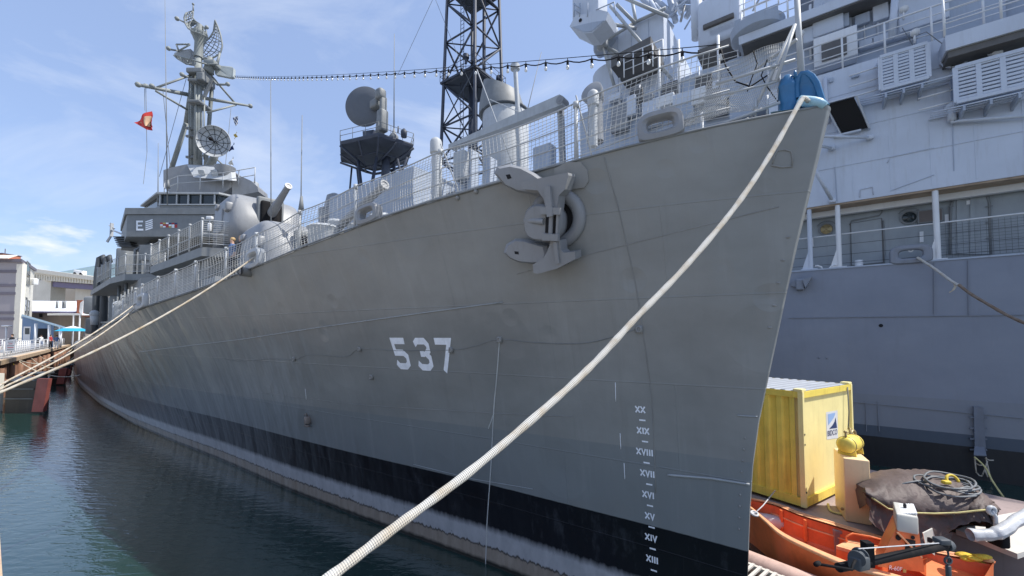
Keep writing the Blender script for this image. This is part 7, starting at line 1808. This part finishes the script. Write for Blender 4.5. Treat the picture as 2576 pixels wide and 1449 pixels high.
for x in (375, 515, 630): mb = MB(); p = gs_(x, 900, -1.3); mb.tube(V((p.x, p.y, ZQ)), gs_(x, 865 + (x - 500)*.1, -1.3), .16, None, 8); mb.build('post', white_paint, sh, None, True)

# --- white roofed shed, brown walls
ws = thing('white_roof_shed', 'long brown walled shed with a white sheet metal roof under the flyover', 'shed', at(140, 846, 76))
Yw = 76.0
def gw(x, y, dy=0): return at(.2424*x, 607 + .2424*y, Yw + dy)
mb = MB(); mb.box8([V((x, y, z)) for z in (ZQ, gw(500, 742).z) for x, y in ((gw(300, 700).x, Yw), (gw(880, 700).x, Yw), (gw(880, 700).x, Yw + 14), (gw(300, 700).x, Yw + 14))]); mb.build('wall', brown_wall, ws)
mb = MB(); mb.prism([gw(295, 742, -1), gw(785, 745, -1), gw(785, 730, -1), gw(295, 725, -1)], V((0, .4, 0))); mb.build('gutter', purple_beam, ws)
mb = MB(); mb.grid([[gw(300, 725, -1), gw(790, 728, -1)], [gw(330, 618, 6), gw(800, 622, 6)], [gw(330, 640, 14), gw(800, 642, 14)]]); mb.build('roof', white_roof, ws)
for x in (590, 655, 672): mb = MB(); p = gw(x, 705, 1); mb.tube(p, p + Z*1.5, .18, None, 8); mb.build('roof_vent', mid_grey, ws, None, True)
mb = MB(); mb.prism([gw(795, 610, -2), gw(860, 610, -2), gw(855, 780, -2), gw(795, 745, -2)], V((0, 5, 0))); mb.build('gable', brick_red, ws)
mb = MB(); mb.prism([gw(832, 640, -2.1), gw(862, 615, -2.1), gw(855, 760, -2.1), gw(820, 735, -2.1)], V((0, .08, 0))); mb.build('gable_trim', white_paint, ws)
mb = MB(); mb.prism([gw(490, 768, -3), gw(850, 768, -3), gw(850, 750, -3), gw(490, 748, -3)], V((0, 3, .2))); mb.build('canopy', white_paint, ws)
for x in (765, 830): mb = MB(); p = gw(x, 800, -2.9); mb.tube(V((p.x, p.y, ZQ)), gw(x, 765, -2.9), .12, None, 6); mb.build('canopy_post', white_paint, ws)
mb = MB(); mb.prism([gw(405, 790, -.05), gw(440, 790, -.05), gw(440, 750, -.05), gw(405, 750, -.05)], V((0, .03, 0))); mb.build('window', black_void, ws)

# --- flyover
fo = thing('flyover', 'pale concrete road flyover on square columns behind the quay', 'bridge', at(120, 846, 118))
Yo = 118.0
def go(x, y, dy=0): return at(.2424*x, 607 + .2424*y, Yo + dy)
a0, a1 = go(150, 265, 6), go(1500, 445, -14); a0b, a1b = go(150, 386, 6), go(1500, 481, -14)
dk_ = V((4, 14, 0))
mb = MB(); mb.box8([a0b, a1b, a1b + dk_, a0b + dk_, a0, a1, a1 + dk_, a0 + dk_]); mb.build('deck', concrete, fo)
mb = MB()
for k in range(48): p = a0.lerp(a1, k/48); q = a0b.lerp(a1b, k/48); mb.bar(q.lerp(p, .05) + V((0, -.12, 0)), q.lerp(p, .52) + V((0, -.12, 0)), .25, .2)
mb.bar(a0 + V((0, -.4, -.3)), a1 + V((0, -.4, -.3)), .8, 1.1); mb.build('parapet', bld_trim, fo)
g0, g1 = go(150, 388, 8), go(1500, 484, -12); mb = MB(); mb.box8([g0 - Z*1.7, g1 - Z*1.4, g1 - Z*1.4 + dk_*.7, g0 - Z*1.7 + dk_*.7, g0 - Z*.1, g1 - Z*.1, g1 - Z*.1 + dk_*.7, g0 - Z*.1 + dk_*.7]); mb.build('girder', purple_beam, fo)
for x, w_ in ((515, 2.6), (955, 2.8), (160, 2.6)):
    p = go(x, 500, 3); mb = MB(); mb.box8([V((p.x + i*w_, p.y + j*2, z)) for z in (1.5, go(x, 415, 3).z) for i, j in ((-1, -1), (1, -1), (1, 1), (-1, 1))]); mb.build('column', concrete, fo)
p = at(170, 700, 150); bgd = thing('arena_roof', 'pale teal sloping roof rising behind the flyover', 'building', V((p.x, p.y, 2)))
mb = MB(); mb.prism([at(120, 720, 150), at(150, 684, 150), at(245, 667, 150), at(300, 663, 150), at(330, 730, 150)], V((6, 40, 0))); mb.build('roof', teal_roof, bgd)
mb = MB(); mb.prism([V((p.x - 6, p.y + 2, 2)), V((p.x + 30, p.y + 2, 2)), V((p.x + 30, p.y + 2, 22)), V((p.x - 6, p.y + 2, 22))], V((6, 30, 0))); mb.build('wall', concrete, bgd)
cg = thing('beige_block', 'beige low block seen under the flyover', 'building', at(170, 846, 140))
mb = MB(); mb.box8([V((x, y, z)) for z in (2, at(170, 722, 140).z) for x, y in ((at(60, 800, 140).x, 140), (at(260, 800, 140).x, 140), (at(260, 800, 140).x, 160), (at(60, 800, 140).x, 160))]); mb.build('wall', paint('beige_wall', (.48, .43, .36), var=.05, scale=.1), cg)
vn = thing('white_van', 'white van driving on the flyover', 'van', a0.lerp(a1, .42) + Z*.02)
p = a0.lerp(a1, .42) + V((.5, 4, .02)); mb = MB(); mb.rbox(p + Z*.9, V((1.5, -.2, -.2)), V((.1, .7, 0)), Z*.6, .25); mb.build('body', white_paint, vn, None, True)
mb = MB(); mb.rbox(p + V((.9, -.65, 1.15)), V((.5, -.07, -.07)), V((0, .1, 0)), Z*.2, .08); mb.build('windscreen', glass_dark, vn, None, True)
for k in (-1.0, 1.0): mb = MB(); mb.lathe(p + V((k, -.66 - .1*k, .35 - .1*k)), V((0, 1, 0)), [(-.15, .4), (.15, .4)], 14); mb.build('wheel', black_rub, vn, None, 2)

# ================================================================ LINES, LIGHTS AND FLAGS
fr = [at(x, y, Y) for x, y, Y in ((2040, 262, 4.72), (2024, 248, 4.50), (2010, 262, 4.44), (1940, 385, 4.20), (1850, 520, 3.90), (1725, 670, 3.55), (1600, 800, 3.25), (1500, 908, 3.02), (1400, 1002, 2.80), (1200, 1172, 2.44), (1000, 1322, 2.14), (830, 1452, 1.92), (640, 1590, 1.70))] + [V((-1.5, 1.05, 2.95)), V((-2.0, .6, 2.62))]
tag(rope_tube(fr, .0252, 18, 260).build('mooring_rope', rope_white, None, None, True), 'thick white braided mooring rope running from the blue bull nose to the foreground', 'rope')
ch3 = D(sdeck(640), _bd(sdeck(640)) + .02, zdeck(sdeck(640)) + .22)
e1_ = at(-60, 1008, 6.2)
def hang(a, b, sagz, n=9): return [a.lerp(b, i/(n-1)) - Z*(sagz*4*(i/(n-1))*(1 - i/(n-1))) for i in range(n)]
tag(rope_tube(hang(ch3, e1_, .24) + [V((-9.1, 5.3, 2.7))], .0205, 12, 200).build('mooring_rope', rope_buff, None, None, True), 'buff laid mooring rope hanging from the deck chock to the left edge, nearest the hull', 'rope', 'mooring ropes to the left quay')
ch4 = D(sdeck(345), _bd(sdeck(345)) + .05, zdeck(sdeck(345)) + .2)
tag(rope_tube(hang(ch4, at(-60, 996, 6.6), .14) + [V((-9.15, 5.35, 2.62))], .017, 10, 160).build('mooring_rope', rope_buff, None, None, True), 'upper of the two pale mooring ropes led together to the left edge', 'rope', 'mooring ropes to the left quay')
tag(rope_tube(hang(ch4 - Z*.15 + DA*.3, at(-60, 1004, 6.6), .20) + [V((-9.2, 5.3, 2.55))], .017, 10, 160).build('mooring_rope', rope_buff, None, None, True), 'lower of the two pale mooring ropes led together to the left edge', 'rope', 'mooring ropes to the left quay')
# ropes slung between the quay and the ship further aft
for i, (a, b, sg_, lb) in enumerate(((QD(34, 8.3, 2.6), D(52, 4.9, 3.4), 1.0, 'slack rope from the quay edge to the destroyer, highest of the quay lines'),
                                (QD(35, 8.3, 2.5), D(46, 4.6, 1.2), .7, 'slack rope looped low across the black fender block'),
                                (QD(42, 8.3, 2.6), D(58, 4.9, 2.2), 1.2, 'far slack rope hanging between quay and hull'),
                                (QD(48, 8.3, 2.6), D(64, 4.9, 3.0), 1.2, 'farthest slack rope between the quay and the hull'))):
    tag(rope_tube(hang(a, b, sg_), .035, 8, 60).build('mooring_rope', rope_buff, None, None, True), lb, 'rope', 'slack lines along the quay')
tag(rope_tube([onK(2308, 648, .1), onK(2350, 675, .45), onK(2392, 706, .8), onK(2420, 722, 1.0)], .035, 12, 60).build('mooring_rope', rope_white, None, None, True), 'short white rope leaving the oval chock on the cruiser', 'rope')
cw = rope_tube([onK(2412, 716, .95), onK(2440, 738, 1.15), onK(2490, 768, 1.6), onK(2540, 796, 2.0), onK(2600, 822, 2.5)], .037, 12, 60).build('mooring_rope', rope_brown, None, None, True)
tag(cw, 'worn brown rope sagging from the white rope out of the right edge', 'rope')
mb = MB(); q = onK(2398, 712, .85); mb.grid([[q, q + V((.08, 0, .02))], [q - Z*.1 + V((.02, 0, 0)), q - Z*.10 + V((.10, 0, 0))], [q - Z*.22 + V((-.04, .02, 0)), q - Z*.2 + V((.03, 0, 0))], [q - Z*.26 + V((-.14, 0, 0)), q - Z*.29 + V((-.12, 0, 0))]])
tag(mb.build('rag', rope_buff, None, q, True), 'pale torn rag hanging on the rope by the cruiser chock', 'rag')

# string of festoon lamps from the jackstaff to the mast
la, lb_ = onD(1812, 112, -.1), at(588, 190, 26.6)
sl_ = thing('festoon_lights', 'string of white festoon bulbs strung from the bow to the mast', 'string lights', la)
def cab_pt(f, dz=0): p = la.lerp(lb_, f); return p - Z*(.10*4*f*(1 - f)*2.2 + dz)
mb = MB(); mb.path([cab_pt(i/80) for i in range(81)], .006, 5); mb.build('carrier_wire', black_rub, sl_)
nb = 58; low = []
for i in range(nb*4 + 1):
    f = i/(nb*4); j = (i % 4)/4; low.append(cab_pt(f, .055 + .045*math.sin(math.pi*j)))
mb = MB(); mb.path(low, .0105, 6); mb.path([onD(1812, 118, -.1), onD(1825, 165, .0), onD(1850, 205, .05), onD(1888, 218, .05), onD(1930, 190, 0)], .010, 6); mb.build('power_cable', black_rub, sl_, None, True)
mbS = MB(); mbB = MB()
sock = bulb = None
for i in range(nb):
    p = cab_pt(i/nb, .055)
    if sock is None:
        mb = MB(); mb.lathe(p, -Z, [(-.05, .006), (-.02, .008), (0, .017), (.03, .024), (.075, .022), (.08, .012)], 10); sock = mb.build('lamp_holder', black_rub, sl_, None, True)
        mb = MB(); mb.lathe(p, -Z, [(.078, .012), (.09, .018), (.115, .029), (.14, .031), (.158, .022), (.167, .002)], 12); bulb = mb.build('bulb', bulb_glass, sl_, None, True); p00 = p
    else:
        for o in (sock, bulb): q = o.copy(); SC.collection.objects.link(q); q.parent = sl_; q.location = p - p00

# flags on the halyards
def flag(name, px, mat, label, Y, fold=.15):
    pts = [at(x, y, Y) for x, y in px]
    mb = MB(); rows = []
    for i in range(9):
        f = i/8; a = pts[0].lerp(pts[1], f); c = pts[3].lerp(pts[2], f); rows.append([a.lerp(c, k/6) + V((0, fold*math.sin(f*5 + k*1.3), 0)) for k in range(7)])
    mb.grid(rows); o = mb.build(name, mat, None, pts[0], True); return tag(o, label, 'flag')
def mzp(x, y): return 255.6 + .3087*x, .3087*y
Yf = 24.8
t_ = thing('signal_flag', 'red bordered buff signal flag flying from the left yardarm', 'flag', at(*mzp(400, 900), Yf))
def fl_part(px, mat, name, dy=0, parent=t_):
    q = [at(*mzp(x, y), Yf + dy) for x, y in px]; mb = MB()
    mb.grid([[q[0].lerp(q[1], i/8).lerp(q[3].lerp(q[2], i/8), j/8) + V((0, .12*math.sin(i*.9 + j*.6), 0)) for i in range(9)] for j in range(9)]); mb.build(name, mat, parent, None, True)
fl_part([(264, 998), (400, 900), (425, 1042), (385, 1066)], red_flag, 'border')
fl_part([(308, 996), (392, 938), (408, 1018), (372, 1034)], buff_flag, 'centre_panel', -.05)
t2 = thing('signal_flag', 'black and white chequered signal flag under the right yardarm', 'flag', at(*mzp(1110, 950), Yf))
cq_ = [(1068, 960), (1112, 945), (1110, 1010), (1092, 1030)]
def cqp(u, v): 
    a = [cq_[0][i]*(1-u) + cq_[1][i]*u for i in (0, 1)]; b2 = [cq_[3][i]*(1-u) + cq_[2][i]*u for i in (0, 1)]; return a[0]*(1-v) + b2[0]*v, a[1]*(1-v) + b2[1]*v
Yf = 28.2
mbw, mbk = MB(), MB()
for i in range(4):
    for j in range(4):
        (mbw if (i + j) % 2 else mbk).poly([at(*mzp(*cqp(u/4, v/4)), Yf + .06*math.sin(u + v)) for u, v in ((i, j), (i+1, j), (i+1, j+1), (i, j+1))])
mbw.build('white_squares', cloth_white, t2); mbk.build('black_squares', navy_flag, t2)
flag('signal_flag', [mzp(1097, 1070), mzp(1080, 1105), mzp(1088, 1138), mzp(1104, 1110)], gold_flag, 'small gold signal flag below the chequered flag', 28.2, .08)
flag('signal_flag', [mzp(1078, 1158), mzp(1032, 1232), mzp(1045, 1232), mzp(1074, 1215)], navy_flag, 'navy signal pennant below the gold flag', 28.2, .08)
flag('signal_flag', [mzp(1070, 1272), mzp(1037, 1335), mzp(1050, 1350), mzp(1070, 1345)], cloth_white, 'white and red signal flag, lowest on its halyard', 27.8, .08)
for o in bpy.data.objects:
    if o.name.startswith('signal_flag') and 'group' not in o: o['group'] = 'signal flags on the halyards'
